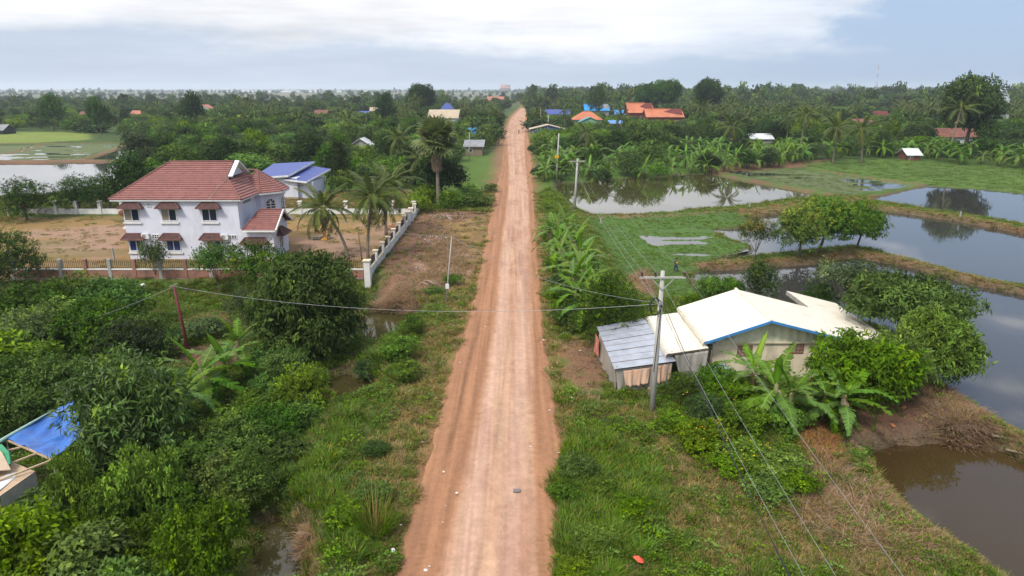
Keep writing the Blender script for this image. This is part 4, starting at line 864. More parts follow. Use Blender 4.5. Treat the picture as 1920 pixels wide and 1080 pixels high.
def big_house():
    T = thing('two_storey_house', 'two-storey lavender white house with a red tiled hip roof and tiled window hoods', 'house', (-37, 82, 0)); o = T.location
    X0, X1, Y0, Y1, ZE = -44.2, -31.1, 76.9, 87.2, 6.85
    w = MB(o); w.box((X0, Y0, -.4), (X1, Y1, ZE)); w.build('wall', M_lav, T)
    # turret-like bay at the rear right
    oc = Vector((-31.6, 85.3, 0)); rw, re = 2.95, 3.6; b = MB(o)
    ring = lambda r, z, k0=0: [oc + Vector((r * math.cos(R(22.5 + 45 * k)), r * math.sin(R(22.5 + 45 * k)), z)) for k in range(8)]
    v = ring(rw, -.4) + ring(rw, 7.0); b.add(v, [(k, (k + 1) % 8, (k + 1) % 8 + 8, k + 8) for k in range(8)] + [tuple(range(8, 16))]); b.build('bay_wall', M_lav, T)
    e0 = (-45.4, 76.45, 6.96); e1 = (-30.5, 76.45, 6.96); e2 = (-30.5, 88.2, 6.85); e3 = (-45.4, 88.2, 6.85); r0 = (-40.6, 82.1, 10.6); r1 = (-33.1, 82.1, 10.6)
    g0 = Vector(r1) + Vector((.02, -2.55, -1.55)); g1 = Vector(r1) + Vector((.02, 2.55, -1.55)); k = (9.05 - 6.85) / (10.6 - 6.85)
    tiled('roof_tiles', [e0, e1, g0, r1, r0], M_tile, T, label='front slope of red tiles in straight rows'); tiled('roof_tiles', [e3, e0, r0], M_tile, T); tiled('roof_tiles', [e2, e3, r0, r1, g1], M_tile, T); tiled('roof_tiles', [e1, e2, g1, g0], M_tile, T)
    cv = ring(re, 6.87); ap = oc + Vector((0, 0, 9.25))
    for i in (0, 1, 2, 6, 7): tiled('roof_tiles', [cv[i], cv[(i + 1) % 8], ap], M_tile, T)
    i5 = [cv[5], cv[6], ap]; tiled('roof_tiles', i5, M_tile, T)
    tiled('roof_tiles', [(-33.2, 79.9, 8.0), (-31.5, 81.9, 7.4), ap, (-33.4, 85.3, 9.2)], M_tile, T)
    rc = MB(o)
    for a, c in ((r0, r1), (e0, r0), (e1, g0), (e3, r0), (e2, g1)) + tuple((cv[i], ap) for i in (7, 0, 1, 6, 2, 5)) + ((ap, (-33.4, 85.3, 9.25)),):
        rc.tube([Vector(a) + Vector((0, 0, .06)), Vector(c) + Vector((0, 0, .10))], .11, 6)
    rc.build('ridge_caps', M_ridge, T)
    f = MB(o); f.box((-45.3, 76.48, 6.80), (-30.55, 76.58, 6.95)); f.box((-30.65, 76.583, 6.72), (-30.55, 83.0, 6.86)); f.box((-45.3, 76.583, 6.72), (-45.2, 88.1, 6.86))
    for i in (5, 6, 7, 0, 1): f.beam(cv[i] - Vector((0, 0, .12)), cv[(i + 1) % 8] - Vector((0, 0, .12)), .10, .2)
    f.build('fascia', M_white, T); s = MB(o); s.box((-45.1, 76.59, 6.72), (-30.7, Y0, 6.78)); s.box((X1, Y0, 6.66), (-30.7, 83, 6.72)); s.build('soffit', M_white, T)
    # gablet on the right-hand end of the ridge
    g = MB(o); g.add([g0 + Vector((.10, .3, .05)), g1 + Vector((.10, -.3, .05)), Vector(r1) + Vector((.10, 0, -.15)), g0 + Vector((-.5, .3, .05)), g1 + Vector((-.5, -.3, .05)), Vector(r1) + Vector((-.5, 0, -.15))], [(0, 1, 2), (3, 5, 4), (0, 2, 5, 3), (1, 4, 5, 2), (0, 3, 4, 1)]); g.build('gable_wall', M_lav, T)
    g = MB(o); up = Vector((.45, 0, .12)); g.beam(g0 + up, Vector(r1) + up, .5, .16); g.beam(g1 + up, Vector(r1) + up, .5, .16); g.build('barge_board', M_white, T)
    g = MB(o)
    for i in range(9): y = 82.1 + (i - 4) * .42; hh = 1.5 - abs(y - 82.1) * .6; g.box((-32.99, y - .02, 9.1), (-32.95, y + .02, 9.05 + max(.1, hh)))
    g.build('gable_lattice', M_white, T, kind='stuff')
    # windows: upper row, lower row
    for px, gl in ((247, (M_curtain, M_glass)), (317, (M_curtain, M_glass)), (393, (M_glass, M_glass))):
        c = P(px, 403, Y0); window(T, (c.x, Y0, c.z), 1.72, 1.38, glass=gl); a = P(px - 1, 376.5, Y0); awning(T, (a.x, Y0, a.z), 2.75, dep=.75, h=.78, top=.45)
    for px, gl in ((256.5, (M_blueglass, M_blueglass)), (326, (M_blueglass, M_blueglass)), (402, (M_curtain, M_blueglass))):
        c = P(px, 460.5, Y0); window(T, (c.x, Y0, c.z), 1.62, 1.25, glass=gl); a = P(px - 5, 438, Y0); awning(T, (a.x, Y0, a.z), 2.6, dep=.7, h=.62, top=.68)
    for px, py, ww, hh in ((279, 384.5, .55, .45), (292, 443.5, .85, .5), (437, 444.5, .9, .5)):
        c = P(px, py, Y0); window(T, (c.x, Y0, c.z), ww, hh, panes=3, bars=1, sill=False, fw=.06, label='small ventilation grille')
    c = P(482, 378, 79); window(T, (X1, 79.6, c.z + .0), 2.6, .55, nrm=(1, 0), panes=1, glass=(mat('grey louvre', (.25, .28, .28)),), sill=False)
    # arched windows of the bay
    for a in (-45, 0):
        n = Vector((math.cos(R(a)), math.sin(R(a)), 0)); ci = oc + n * (rw * math.cos(R(22.5))); t = Vector((-n.y, n.x, 0)); cz = 5.2; W, H = .62, .85
        gm = MB(o); fr = MB(o); ar = [ci + t * (W * math.cos(R(q))) + Vector((0, 0, cz + H * .3 + W * math.sin(R(q)))) for q in range(0, 181, 20)]
        out = [ci - t * W + Vector((0, 0, cz - H)), ci + t * W + Vector((0, 0, cz - H))] + ar
        gm.add([p + n * .02 for p in out], [tuple(range(len(out)))])
        for i in range(len(out)): fr.beam(out[i] + n * .05, out[(i + 1) % len(out)] + n * .05, .10)
        mid = ci + Vector((0, 0, cz + H * .3)); fr.beam(ci + n * .05 + Vector((0, 0, cz - H)), ci + n * .05 + Vector((0, 0, cz + H * .3 + W)), .07)
        for v in (-.45, -.08, .3): fr.beam(ci - t * W + n * .05 + Vector((0, 0, cz + H * v)), ci + t * W + n * .05 + Vector((0, 0, cz + H * v)), .06)
        for q in (50, 130): fr.beam(mid + n * .05, mid + n * .05 + t * W * math.cos(R(q)) + Vector((0, 0, W * math.sin(R(q)))), .05)
        x = fr.build('window', M_white, T, label='arched window with white glazing bars'); gg = gm.build('pane', M_glass); gg.parent = x; gg.location = (0, 0, 0)
    # porch wing
    p = MB(o); p.box((-31.09, 76.85, -.4), (-27.4, 81.9, 3.5)); p.add([(-27.4, 76.85, 3.5), (-27.4, 81.9, 3.5), (-27.4, 79.4, 5.05), (-27.6, 76.85, 3.5), (-27.6, 81.9, 3.5), (-27.6, 79.4, 5.05)], [(0, 1, 2), (3, 5, 4), (0, 2, 5, 3), (1, 4, 5, 2), (0, 3, 4, 1)]); p.build('porch_wall', M_lav, T)
    tiled('roof_tiles', [(-30.7, 76.25, 3.5), (-26.75, 76.25, 3.5), (-26.75, 79.4, 5.3), (-29.6, 79.4, 5.3)], M_tile, T, label='tiled slope of the porch'); tiled('roof_tiles', [(-26.75, 82.5, 3.5), (-30.6, 82.5, 3.5), (-29.6, 79.4, 5.3), (-26.75, 79.4, 5.3)], M_tile, T)
    b = MB(o); b.beam((-26.8, 76.2, 3.48), (-26.8, 79.4, 5.33), .14, .26); b.beam((-26.8, 82.55, 3.48), (-26.8, 79.4, 5.33), .14, .26); b.beam((-30.6, 76.2, 3.42), (-26.87, 76.2, 3.42), .12, .18); b.beam((-27.32, 79.38, 3.5), (-27.32, 79.38, 5.0), .12); b.beam((-27.3, 76.9, 3.62), (-27.3, 81.9, 3.62), .12); b.build('barge_board', M_white, T)
    b = MB(o); b.tube([(-29.6, 79.4, 5.4), (-26.8, 79.4, 5.4)], .10, 6); b.tube([(-30.6, 76.25, 3.58), (-29.6, 79.4, 5.38)], .10, 6); b.build('ridge_caps', M_ridge, T)
    window(T, (-27.4, 79.3, 1.7), 1.3, 1.7, nrm=(1, 0), glass=(mat('grey glass', (.12, .15, .18), None, .1),), sill=False); awning(T, (-27.4, 79.3, 3.35), 2.7, nrm=(1, 0), dep=.95, h=.8, top=.35)
    a = P(478, 436, Y0); awning(T, (a.x, 76.85, 2.55), 3.3, dep=.7, h=.62, top=.7); window(T, (a.x, 76.85, 1.2), 1.6, 1.3, glass=(M_blueglass, M_blueglass))
    # balcony at the left end
    b = MB(o); b.box((-45.75, 79.0, 3.1), (-44.21, 83.5, 3.35)); b.build('balcony_floor', M_white, T)
    b = MB(o)
    for z in (3.6, 3.85, 4.1, 4.35): b.tube([(-44.2, 79.05, z), (-45.65, 79.05, z), (-45.65, 83.4, z)], .03, 5)
    for x, y in ((-44.9, 79.05), (-45.65, 79.05), (-45.65, 81.2), (-45.65, 83.4)): b.tube([(x, y, 3.35), (x, y, 4.4)], .035, 5)
    b.build('balcony_railing', mat('steel rail', (.35, .36, .38), None, .4, metal=.5), T)
    # dark streaks left by a lightning cable on the tiles
    b = MB(o); pts = [P(419, 345, 78.6), P(404, 372, 76.0)]; b.tube([(-32.6, 79.8, 9.35), (-33.6, 77.9, 8.2), (-33.9, 76.0, 7.05)], .02, 4); b.build('roof_cable', M_conc, T)
    # two air conditioners hang on the front wall: things of their own
    for px, py, lab in ((274.5, 442, 'white air conditioner between the two left lower windows'), (422.5, 443.5, 'white air conditioner by the third lower window')):
        c = P(px, py, Y0); A = thing('air_conditioner', lab, 'air conditioner', (c.x, Y0, c.z), group='outdoor air conditioner units on the house front'); q = MB(A.location)
        q.box((c.x - .43, Y0 - .36, c.z - .3), (c.x + .43, Y0 - .05, c.z + .3)); q.build('casing', M_white, A, bev=.02); q = MB(A.location)
        q.tube([(c.x - .12, Y0 - .38, c.z), (c.x - .12, Y0 - .361, c.z)], .24, 16); q.build('fan_grille', mat('beige grille', (.30, .28, .25)), A); q = MB(A.location)
        q.beam((c.x - .4, Y0 - .02, c.z - .33), (c.x + .4, Y0 - .02, c.z - .33), .04); q.beam((c.x - .3, Y0 - .35, c.z - .33), (c.x - .3, Y0, c.z - .33), .04); q.beam((c.x + .3, Y0 - .35, c.z - .33), (c.x + .3, Y0, c.z - .33), .04); q.build('bracket', M_conc, A)
    dish((-45.0, 78.4, 5.0), .62, R(200), R(35), mat('rusty dish', (.42, .20, .13), (.34, .17, .12), .8), 'rusty brown satellite dish above the side balcony', M_conc, pole=1.2)
def dish(c, rad, az, el, m, label, mp, pole=1.0):
    T = thing('satellite_dish', label, 'satellite dish', (c[0], c[1], c[2] - pole)); b = MB(); n = 18; V = [(0, 0, 0)]; F = []
    for k in range(1, 5):
        r = rad * k / 4
        for i in range(n): V.append((r * math.cos(6.283 * i / n), r * math.sin(6.283 * i / n), .28 * r * r / rad))
    for i in range(n): F.append((0, 1 + i, 1 + (i + 1) % n))
    for k in range(3):
        for i in range(n): a = 1 + k * n; F.append((a + i, a + n + i, a + n + (i + 1) % n, a + (i + 1) % n))
    rot = Euler((R(90) - el, 0, az)).to_matrix(); b.add([rot @ Vector(v) + Vector((0, 0, pole)) for v in V], F)
    o = b.build('reflector', m, T, smooth=True); md = o.modifiers.new('thickness', 'SOLIDIFY'); md.thickness = .015
    b = MB(); b.tube([(0, 0, 0), (0, 0, pole)], .03, 6); b.tube([(0, 0, pole - .05)] + [tuple(rot @ Vector((0, 0, .55 * rad)) + Vector((0, 0, pole)))], .015, 4); b.build('mast', mp, T); return T
big_house()

# ------------------------------------------------------------------ fences of the compound
def pillar(parent, x, y, w, h, z0=-.3, m=None, name='post', label=None, capm=None):
    b = MB(parent.location); b.box((x - w / 2, y - w / 2, z0), (x + w / 2, y + w / 2, h - .12)); o = b.build(name, m or M_fwhite, parent, label=label)
    c = MB(parent.location); q = w / 2 + .09; c.box((x - q + .04, y - q + .04, h - .118), (x + q - .04, y + q - .04, h - .05)); c.box((x - q, y - q, h - .05), (x + q, y + q, h + .06)); k = c.build('cap', capm or M_fwhite); k.parent = o; k.location = (0, 0, 0); return o
def railing(parent, a, b, z0, z1, m, pitch=.16, th=.025, spear=True):
    a = Vector(a); b = Vector(b); L = (b - a).length; n = int(L / pitch); mb = MB(parent.location)
    for i in range(1, n): p = a.lerp(b, i / n); mb.beam((p.x, p.y, z0 + .03), (p.x, p.y, z1), th)
    for z in (z0 + .10, z1 - .22): mb.beam((a.x, a.y, z), (b.x, b.y, z), .035)
    return mb.build('railing', m, parent, kind='stuff')
def front_fence():
    T = thing('brick_fence', 'red brick fence with white coping and dark iron spears in front of the big house', 'fence', (-32, 69, -1.1)); xs = [G(px, 540, -1.1).x for px in (28, 75, 118, 165, 210, 256, 304, 351, 398, 446, 494, 542, 592, 641)] + [-15.25]
    for i, x in enumerate(xs[:-1]):
        b = MB(T.location); b.box((x - .17, 68.82, -1.5), (x + .17, 69.16, 1.95)); b.build('post', M_brick if i % 2 else M_conc, T)
        a, c = x + .17, xs[i + 1] - (.17 if i < len(xs) - 2 else .28); b = MB(T.location); b.box((a, 68.88, -1.5), (c, 69.06, .82)); b.build('brick_panel', M_brick, T); b = MB(T.location); b.box((a, 68.84, .823), (c, 69.10, .93)); b.build('coping', M_fwhite, T)
        b = MB(T.location); b.box((a, 68.85, -.2), (c, 68.878, -.08)); b.build('ledge', M_conc, T); railing(T, (a, 68.97, 0), (c, 68.97, 0), .93, 1.88, M_iron, .19, .035)
front_fence()
def side_fence():
    T = thing('white_fence', 'white rendered fence with cream caps and black railings running beside the dirt lot', 'fence', (-15, 88, 0)); tops = [489, 470, 455, 442, 430, 418, 406, 398]; Ys = [17.1 / math.tan(PITCH + math.atan((py - 540) / FPX)) for py in tops]; Ys2 = [17.1 / math.tan(PITCH + math.atan((py - 540) / FPX)) for py in (391, 383, 375)]
    sets = [Ys, Ys2]
    for S in sets:
        for i, y in enumerate(S):
            big = (S is Ys and i in (7,)) or (S is Ys2 and i == 0) or (S is Ys and i == 0); low = S is Ys and i == 3
            pillar(T, -15, y, .62 if big else .42, 1.95 if not low else 1.75, -1.6 if y < 75 else -.3, capm=M_fcream)
            if i < len(S) - 1:
                a = y + .32; c = S[i + 1] - .32; z0 = -1.8 if y < 75 else -.4; b = MB(T.location); b.box((-15.12, a, z0), (-14.88, c, .80)); b.build('wall_panel', M_fwhite, T); b = MB(T.location); b.box((-15.18, a, .803), (-14.82, c, .90)); b.build('coping', M_fcream, T)
                railing(T, (-15, a, 0), (-15, c, 0), .9, 1.75, M_iron, .14, .03)
                b = MB(T.location); b.box((-14.90, a, z0), (-14.80, c, -.05)); b.build('footing', M_conc, T)
    b = MB(T.location); y0, y1 = Ys[-1] + .35, Ys2[0] - .35
    for k in (0,): b.box((-15.05, y0, .1), (-14.97, y1, 1.75))
    b.build('gate_panel', M_fwhite, T)
side_fence()
def back_fence():
    T = thing('white_fence', 'white wall with square posts and brown iron bars along the back of the yard', 'fence', (-45, 106.5, 0)); Y = 106.5
    px = [784, 734, 690, 648, 605, 562, 519, 476, 433, 390, 347, 304, 262, 228, 186, 141, 103]; xs = sorted(P(p, 380, Y).x for p in px); xs[-1] = -15.4
    for i, x in enumerate(xs):
        pillar(T, x, Y, .5, 2.0)
        if i < len(xs) - 1:
            a, c = x + .25, xs[i + 1] - .25; b = MB(T.location); b.box((a, Y - .1, -.3), (c, Y + .1, .85)); b.build('wall_panel', M_fwhite, T); railing(T, (a, Y, 0), (c, Y, 0), .85, 1.75, M_rust, .18, .035)
    x0 = xs[0]; b = MB(T.location); b.box((x0 - 4.6, Y - .15, -.3), (x0 - .25, Y + .05, 1.0)); b.build('wall_panel', M_conc, T, label='unpainted grey end of the wall')
back_fence()

# ------------------------------------------------------------------ white house with blue roof, behind
def blue_roof_house():
    T = thing('white_house', 'long white house under two overlapping deep blue shed roofs', 'house', (-40, 126, 0)); o = T.location; w = MB(o)
    A = P(486, 372, 121); B = P(560, 374, 121); C = P(604, 372, 127); w.box((A.x, 121, -.3), (B.x, 131, 3.85)); w.build('wall', M_lav, T); w = MB(o); w.box((B.x + .003, 121.8, -.3), (C.x, 130, 3.0)); w.build('wall', M_lav, T)
    x0, x1, x2 = A.x - .6, B.x - 1.2, C.x + .9
    ribbed('roof', [(x0, 120.2, 4.0), (x1, 120.2, 4.0 + .4), (x1 + 1.4, 132, 5.6), (x0, 132, 5.2)], M_deepblue, T, .4); ribbed('roof', [(x1 - 1.0, 120.6, 3.75), (B.x + 1.9, 120.2, 3.3), (x2, 131, 4.3), (x1 + .8, 131, 4.9)], M_deepblue, T, .4)
    b = MB(o); b.beam((x0, 120.15, 3.86), (x1, 120.15, 4.26), .12, .3); b.beam((x1 - 1.0, 120.55, 3.6), (B.x + 1.9, 120.15, 3.15), .12, .3); b.beam((B.x + 1.9, 120.15, 3.15), (x2, 131, 4.15), .12, .3); b.beam((x1, 120.2, 4.24), (x1 + 1.4, 132, 5.44), .12, .3); b.build('fascia', M_white, T)
    window(T, (P(530, 353, 121).x, 121, 1.6), .9, .9, sill=False); window(T, (P(563, 344, 121).x, 121.8 if P(563, 344, 121).x > B.x else 121, 2.4), .8, .25, panes=1, sill=False); b = MB(o); b.box((A.x, 120.9, -.3), (B.x, 120.99, .5)); b.build('plinth', mat('beige plinth', (.42, .36, .26)), T); b = MB(o); b.box((P(547, 350, 121).x, 120.95, .5), (P(547, 350, 121).x + .25, 120.99, 3.8)); b.build('pilaster', M_white, T)
blue_roof_house()

# ------------------------------------------------------------------ gilded spirit house, pots
def spirit_house():
    g = G(609, 449, 0); T = thing('spirit_house', 'golden Khmer spirit house shrine on a pedestal', 'shrine', (g.x, g.y, 0)); b = MB()
    for z0, z1, w in ((0, .12, .45), (.12, .25, .34), (.25, .9, .16), (.9, 1.05, .26), (1.05, 1.15, .60)): b.box((-w, -w, z0), (w, w, z1))
    b.build('pedestal', M_gold, T, bev=.02); b = MB()
    for x in (-.3, .3):
        for y in (-.3, .3): b.box((x - .04, y - .04, 1.15), (x + .04, y + .04, 1.6))
    b.box((-.2, -.2, 1.15), (.2, .2, 1.6)); b.build('shrine_body', M_gold, T); b = MB()
    for z, w, h in ((1.6, .5, .16), (1.76, .38, .15), (1.91, .27, .14), (2.05, .17, .13), (2.18, .10, .12)):
        b.add([(-w, -w, z), (w, -w, z), (w, w, z), (-w, w, z), (-w * .5, -w * .5, z + h), (w * .5, -w * .5, z + h), (w * .5, w * .5, z + h), (-w * .5, w * .5, z + h)], [(0, 3, 2, 1), (4, 5, 6, 7), (0, 1, 5, 4), (1, 2, 6, 5), (2, 3, 7, 6), (3, 0, 4, 7)])
    b.tube([(0, 0, 2.3), (0, 0, 2.42), (0, 0, 2.85)], [.06, .08, .008], 6); b.build('tiered_roof', M_gold, T); b = MB()
    for a in range(4): x, y = .5 * math.cos(a * 1.571 + .785), .5 * math.sin(a * 1.571 + .785); b.tube([(x * 1.15, y * 1.15, 1.65), (x * 1.25, y * 1.25, 1.95)], [.03, .005], 4)
    b.build('finial', M_gold, T)
    for i, (px, dx) in enumerate(((589, 0), (594, 0), (600, 0), (604, .2))):
        q = G(px, 450, 0); b = MB((q.x, q.y, 0)); c = Vector((q.x, q.y + dx, 0)); b.tube([c + Vector((0, 0, z)) for z in (0, .2, .38, .45, .46, .3)], [.13, .2, .17, .19, .14, .12], 8); o = b.build('flower_pot', mat('grey pot', (.16, .16, .15), (.10, .10, .10)), smooth=False); tag(o, 'dark grey pot beside the golden shrine, %s of the four' % ('leftmost', 'second from left', 'second from the shrine', 'nearest the shrine')[i], 'pot', 'pots beside the shrine')
spirit_house()

# ------------------------------------------------------------------ cream-roofed house on the right
def cream_house():
    T = thing('cream_roofed_house', 'low cream house with broad cream steel roofs and a blue gable fascia', 'house', (17, 46, -.1)); o = T.location; xr = 17.0; yf, yb = 42.3, 49.8; zr = 4.35; eL = (12.85, 2.95); eR = 26.8; sl = .255; zR = lambda x: zr - sl * (x - xr)
    w = MB(o); w.box((13.6, 43.3, -.6), (22.3, 49.2, 2.56)); w.build('wall', M_cement, T); w = MB(o); w.box((22.303, 43.0, -.6), (26.2, 53.8, 1.85)); w.build('wall', M_cement, T)
    # ribbed gable
    V = []; F = []; n = 60
    for i in range(n + 1):
        x = 13.55 + (22.3 - 13.55) * i / n; zt = (zr - .333 * (xr - x) if x < xr else zR(x)) - .12; y = 43.22 - (.035 if (i // 2) % 2 else 0); V += [(x, y, min(2.56, zt - .02)), (x, y, zt)]
    for i in range(n): F.append((2 * i, 2 * i + 2, 2 * i + 3, 2 * i + 1))
    b = MB(o); b.add(V, F); b.build('ribbed_gable', M_creamw, T); b = MB(o); b.box((13.7, 43.14, 2.48), (22.3, 43.2, 2.56)); b.build('gable_sill', M_cement, T)
    ribbed('roof', [(eL[0], yb, eL[1]), (eL[0], yf, eL[1]), (xr, yf, zr), (xr, yb, zr)], M_cream, T, .30, .035, label='left slope of the main cream roof'); ribbed('roof', [(22.75, yf, zR(22.75)), (22.75, yb, zR(22.75)), (xr, yb, zr), (xr, yf, zr)], M_cream, T, .30, .035)
    ribbed('roof', [(eR, yf, zR(eR)), (eR, 54.3, zR(eR)), (22.75, 54.3, zR(22.75) + .005), (22.75, yf, zR(22.75) + .005)], M_cream, T, .30, .035, label='long low slope of the right wing')
    b = MB(o)
    for i in range(30):
        y0 = yf + (yb - yf) * i / 30; y1 = yf + (yb - yf) * (i + .8) / 30; pts = [(eL[0] + .05, eL[1] + .05), (eL[0] - .15, eL[1] - .02), (eL[0] - .24, eL[1] - .18), (eL[0] - .20, eL[1] - .38)]
        vs = [(x, y, z) for y in (y0, y1) for x, z in pts]; b.add(vs, [(k, k + 1, k + 5, k + 4) for k in range(3)])
    b.build('rolled_eave', M_cream, T); b = MB(o); b.tube([(xr, yf, zr + .04), (xr, yb, zr + .04)], .10, 6); b.build('ridge_cap', M_cream, T)
    b = MB(o); b.beam((eL[0] - .1, yf - .03, eL[1] - .12), (xr, yf - .03, zr - .02), .06, .16); b.beam((xr, yf - .03, zr - .02), (22.6, yf - .03, zR(22.6) - .02), .06, .16); b.build('fascia', M_bluetrim, T)
    b = MB(o); b.beam((22.75, yf + .2, zR(22.75) - .2), (22.75, 54.2, zR(22.75) - .2), .1, .2); b.box((12.9, yf + .3, eL[1] - .3), (13.6, yb, eL[1] - .22)); b.build('eave_beam', M_conc, T)
    for px, py in ((1397, 658), (1494, 653)):
        c = P(px, py, 43.2); window(T, (c.x, 43.3, c.z), 1.0, .75, panes=4, bars=2, frame=mat('red brown window frame', (.28, .11, .08), None, .8), glass=(mat('dim interior', (.30, .26, .20), (.2, .17, .13), .8),), sill=False, fw=.05)
    # lower cream lean-to on the left with its own rolled edge
    ribbed('lean_to_roof', [(10.35, 49.5, 2.25), (10.35, 41.9, 2.25), (12.95, 42.1, 2.58), (12.95, 49.6, 2.58)], M_cream, T, .30, .035); b = MB(o)
    for i in range(30):
        y0 = 41.9 + 7.6 * i / 30; y1 = y0 + .2; pts = [(10.4, 2.29), (10.2, 2.22), (10.12, 2.06), (10.16, 1.84)]; vs = [(x, y, z) for y in (y0, y1) for x, z in pts]; b.add(vs, [(k, k + 1, k + 5, k + 4) for k in range(3)])
    b.build('rolled_eave', M_cream, T)
    b = MB(o); 
    for x, y in ((10.6, 42.2), (12.2, 42.2), (13.3, 42.4), (10.6, 49.2)): b.tube([(x, y, -.4), (x, y, 2.3)], .06, 6)
    b.beam((10.3, 42.0, 2.14), (13.0, 42.2, 2.46), .06, .10); b.build('timber_frame', M_wood, T)
    b = MB(o); b.box((12.75, 43.2, -.4), (13.59, 49, 2.3)); b.build('side_wall', mat('grey brown boarding', (.20, .18, .15), (.14, .12, .10), .9), T)  # side wall of boarding in a grey brown tone
    cloth('hanging_sheet', [(10.75, 42.12, 2.05), (13.0, 42.2, 2.35)], [(11.2, 42.0, .35), (12.75, 42.1, .25)], M_sheetg, T, sag=.25)
    b = MB(o)
    for a, c in (((26.85, 42.35), (26.85, 54.3)),): b.tube([(a[0] + .05, a[1], zR(26.85) - .06), (c[0] + .05, c[1], zR(26.85) - .06)], .07, 6)
    b.build('gutter', M_white, T); b = MB(o); b.tube([(26.9, 42.4, zR(26.9) - .1), (27.0, 42.35, 1.5), (26.9, 42.3, .3), (26.8, 42.2, -.1)], .07, 7); b.build('downpipe', mat('sky blue plastic pipe', (.03, .32, .52), None, .4), T)
def cloth(name, top, bot, m, parent, sag=.2, nx=22, ny=12, fold=.07, seed=1, bulge=0.0):
    a, b = Vector(top[0]), Vector(top[1]); c, d = Vector(bot[0]), Vector(bot[1]); V = []; F = []; r = random.Random(seed); ph = [r.uniform(0, 6) for _ in range(4)]; n = (b - a).cross(Vector((0, 0, 1))).normalized()
    for j in range(ny + 1):
        v = j / ny
        for i in range(nx + 1):
            u = i / nx; p = a.lerp(b, u).lerp(c.lerp(d, u), v); s = math.sin(math.pi * u); p.z -= sag * s * v * .5; p += n * (fold * (math.sin(u * 19 + ph[0]) + .6 * math.sin(u * 33 + ph[1] + v * 3)) * (.4 + v) + bulge * s * math.sin(math.pi * v)); V.append(p)
    for j in range(ny):
        for i in range(nx): k = j * (nx + 1) + i; F.append((k, k + 1, k + nx + 2, k + nx + 1))
    mb = MB(parent.location); mb.add(V, F); o = mb.build(name, m, parent, smooth=True); md = o.modifiers.new('thickness', 'SOLIDIFY'); md.thickness = .01; return o
cream_house()
def zinc_shed():
    T = thing('lean_to_shed', 'zinc sheet shed wrapped in stained plastic sheets beside the road', 'shed', (8.6, 44.5, 0)); o = T.location; A, B, C, D = Vector((6.55, 40.5, 1.75)), Vector((10.75, 41.6, 1.85)), Vector((9.95, 48.6, 2.35)), Vector((6.2, 47.0, 2.25))
    n = 8
    for i in range(n):
        t0, t1 = i / n, (i + 1) / n + .012; up = Vector((0, 0, .012 * (i % 2) + .015 * i / n)); p = [A.lerp(D, t0) + up, B.lerp(C, t0) + up, B.lerp(C, t1) + up, A.lerp(D, t1) + up]
        ribbed('roof_sheet', [p[0], p[3], p[2], p[1]], M_zinc, T, .2, .018, th=.012)
        if i: s = MB(o); s.beam(p[0] + Vector((0, 0, .02)), p[1] + Vector((0, 0, .02)), .045, .012); s.build('seam', M_rustseam, T)
    b = MB(o)
    for p in ((6.75, 40.8), (8.6, 41.2), (10.5, 41.75), (6.4, 46.8), (9.8, 48.2)): b.tube([(p[0], p[1], -.4), (p[0], p[1], 1.8)], .05, 6)
    b.beam(A + Vector((.1, .2, -.08)), B + Vector((-.1, .2, -.08)), .07); b.beam(A + Vector((.1, .2, -.08)), D + Vector((.1, -.1, -.08)), .07); b.build('timber_frame', M_wood, T)
    cloth('plastic_sheet', [(6.7, 40.75, 1.62), (10.55, 41.7, 1.68)], [(6.85, 40.7, .1), (10.4, 41.6, .15)], M_sheetg, T, sag=.25, fold=.045, nx=40, seed=3)
    cloth('stained_sheet', [(7.2, 40.78, 1.5), (9.0, 41.2, 1.55)], [(7.35, 40.6, .50), (8.9, 41.0, .55)], M_sheetp, T, sag=.15, fold=.05, seed=5); cloth('plastic_sheet', [(6.35, 46.6, 1.95), (6.7, 40.78, 1.6)], [(6.3, 46.4, 0), (6.8, 40.75, .1)], M_sheetg, T, sag=.1, fold=.05, nx=40, seed=4)
    cloth('plastic_sheet', [(9.2, 41.35, 1.62), (10.5, 41.68, 1.68)], [(9.25, 41.2, .35), (10.4, 41.55, .5)], M_sheetp, T, sag=.1, fold=.06, seed=8, ny=6)
    cloth('red_sheet', [(6.12, 47.0, 1.8), (6.22, 45.7, 1.7)], [(6.1, 46.9, .3), (6.25, 45.8, .4)], mat('faded red sheet', (.48, .10, .07), (.50, .28, .20), .7), T, sag=.05, fold=.04, nx=8)
    b = MB(o); b.box((8.75, 40.2, -.2), (9.15, 40.5, .5)); b.build('water_box', M_wood, T)
zinc_shed()
dish((13.75, 41.6, .95), .75, R(10), R(55), mat('pale blue grey dish', (.34, .37, .45), (.28, .31, .38), .5), 'pale grey satellite dish standing below the gable window', M_conc, pole=1.0)

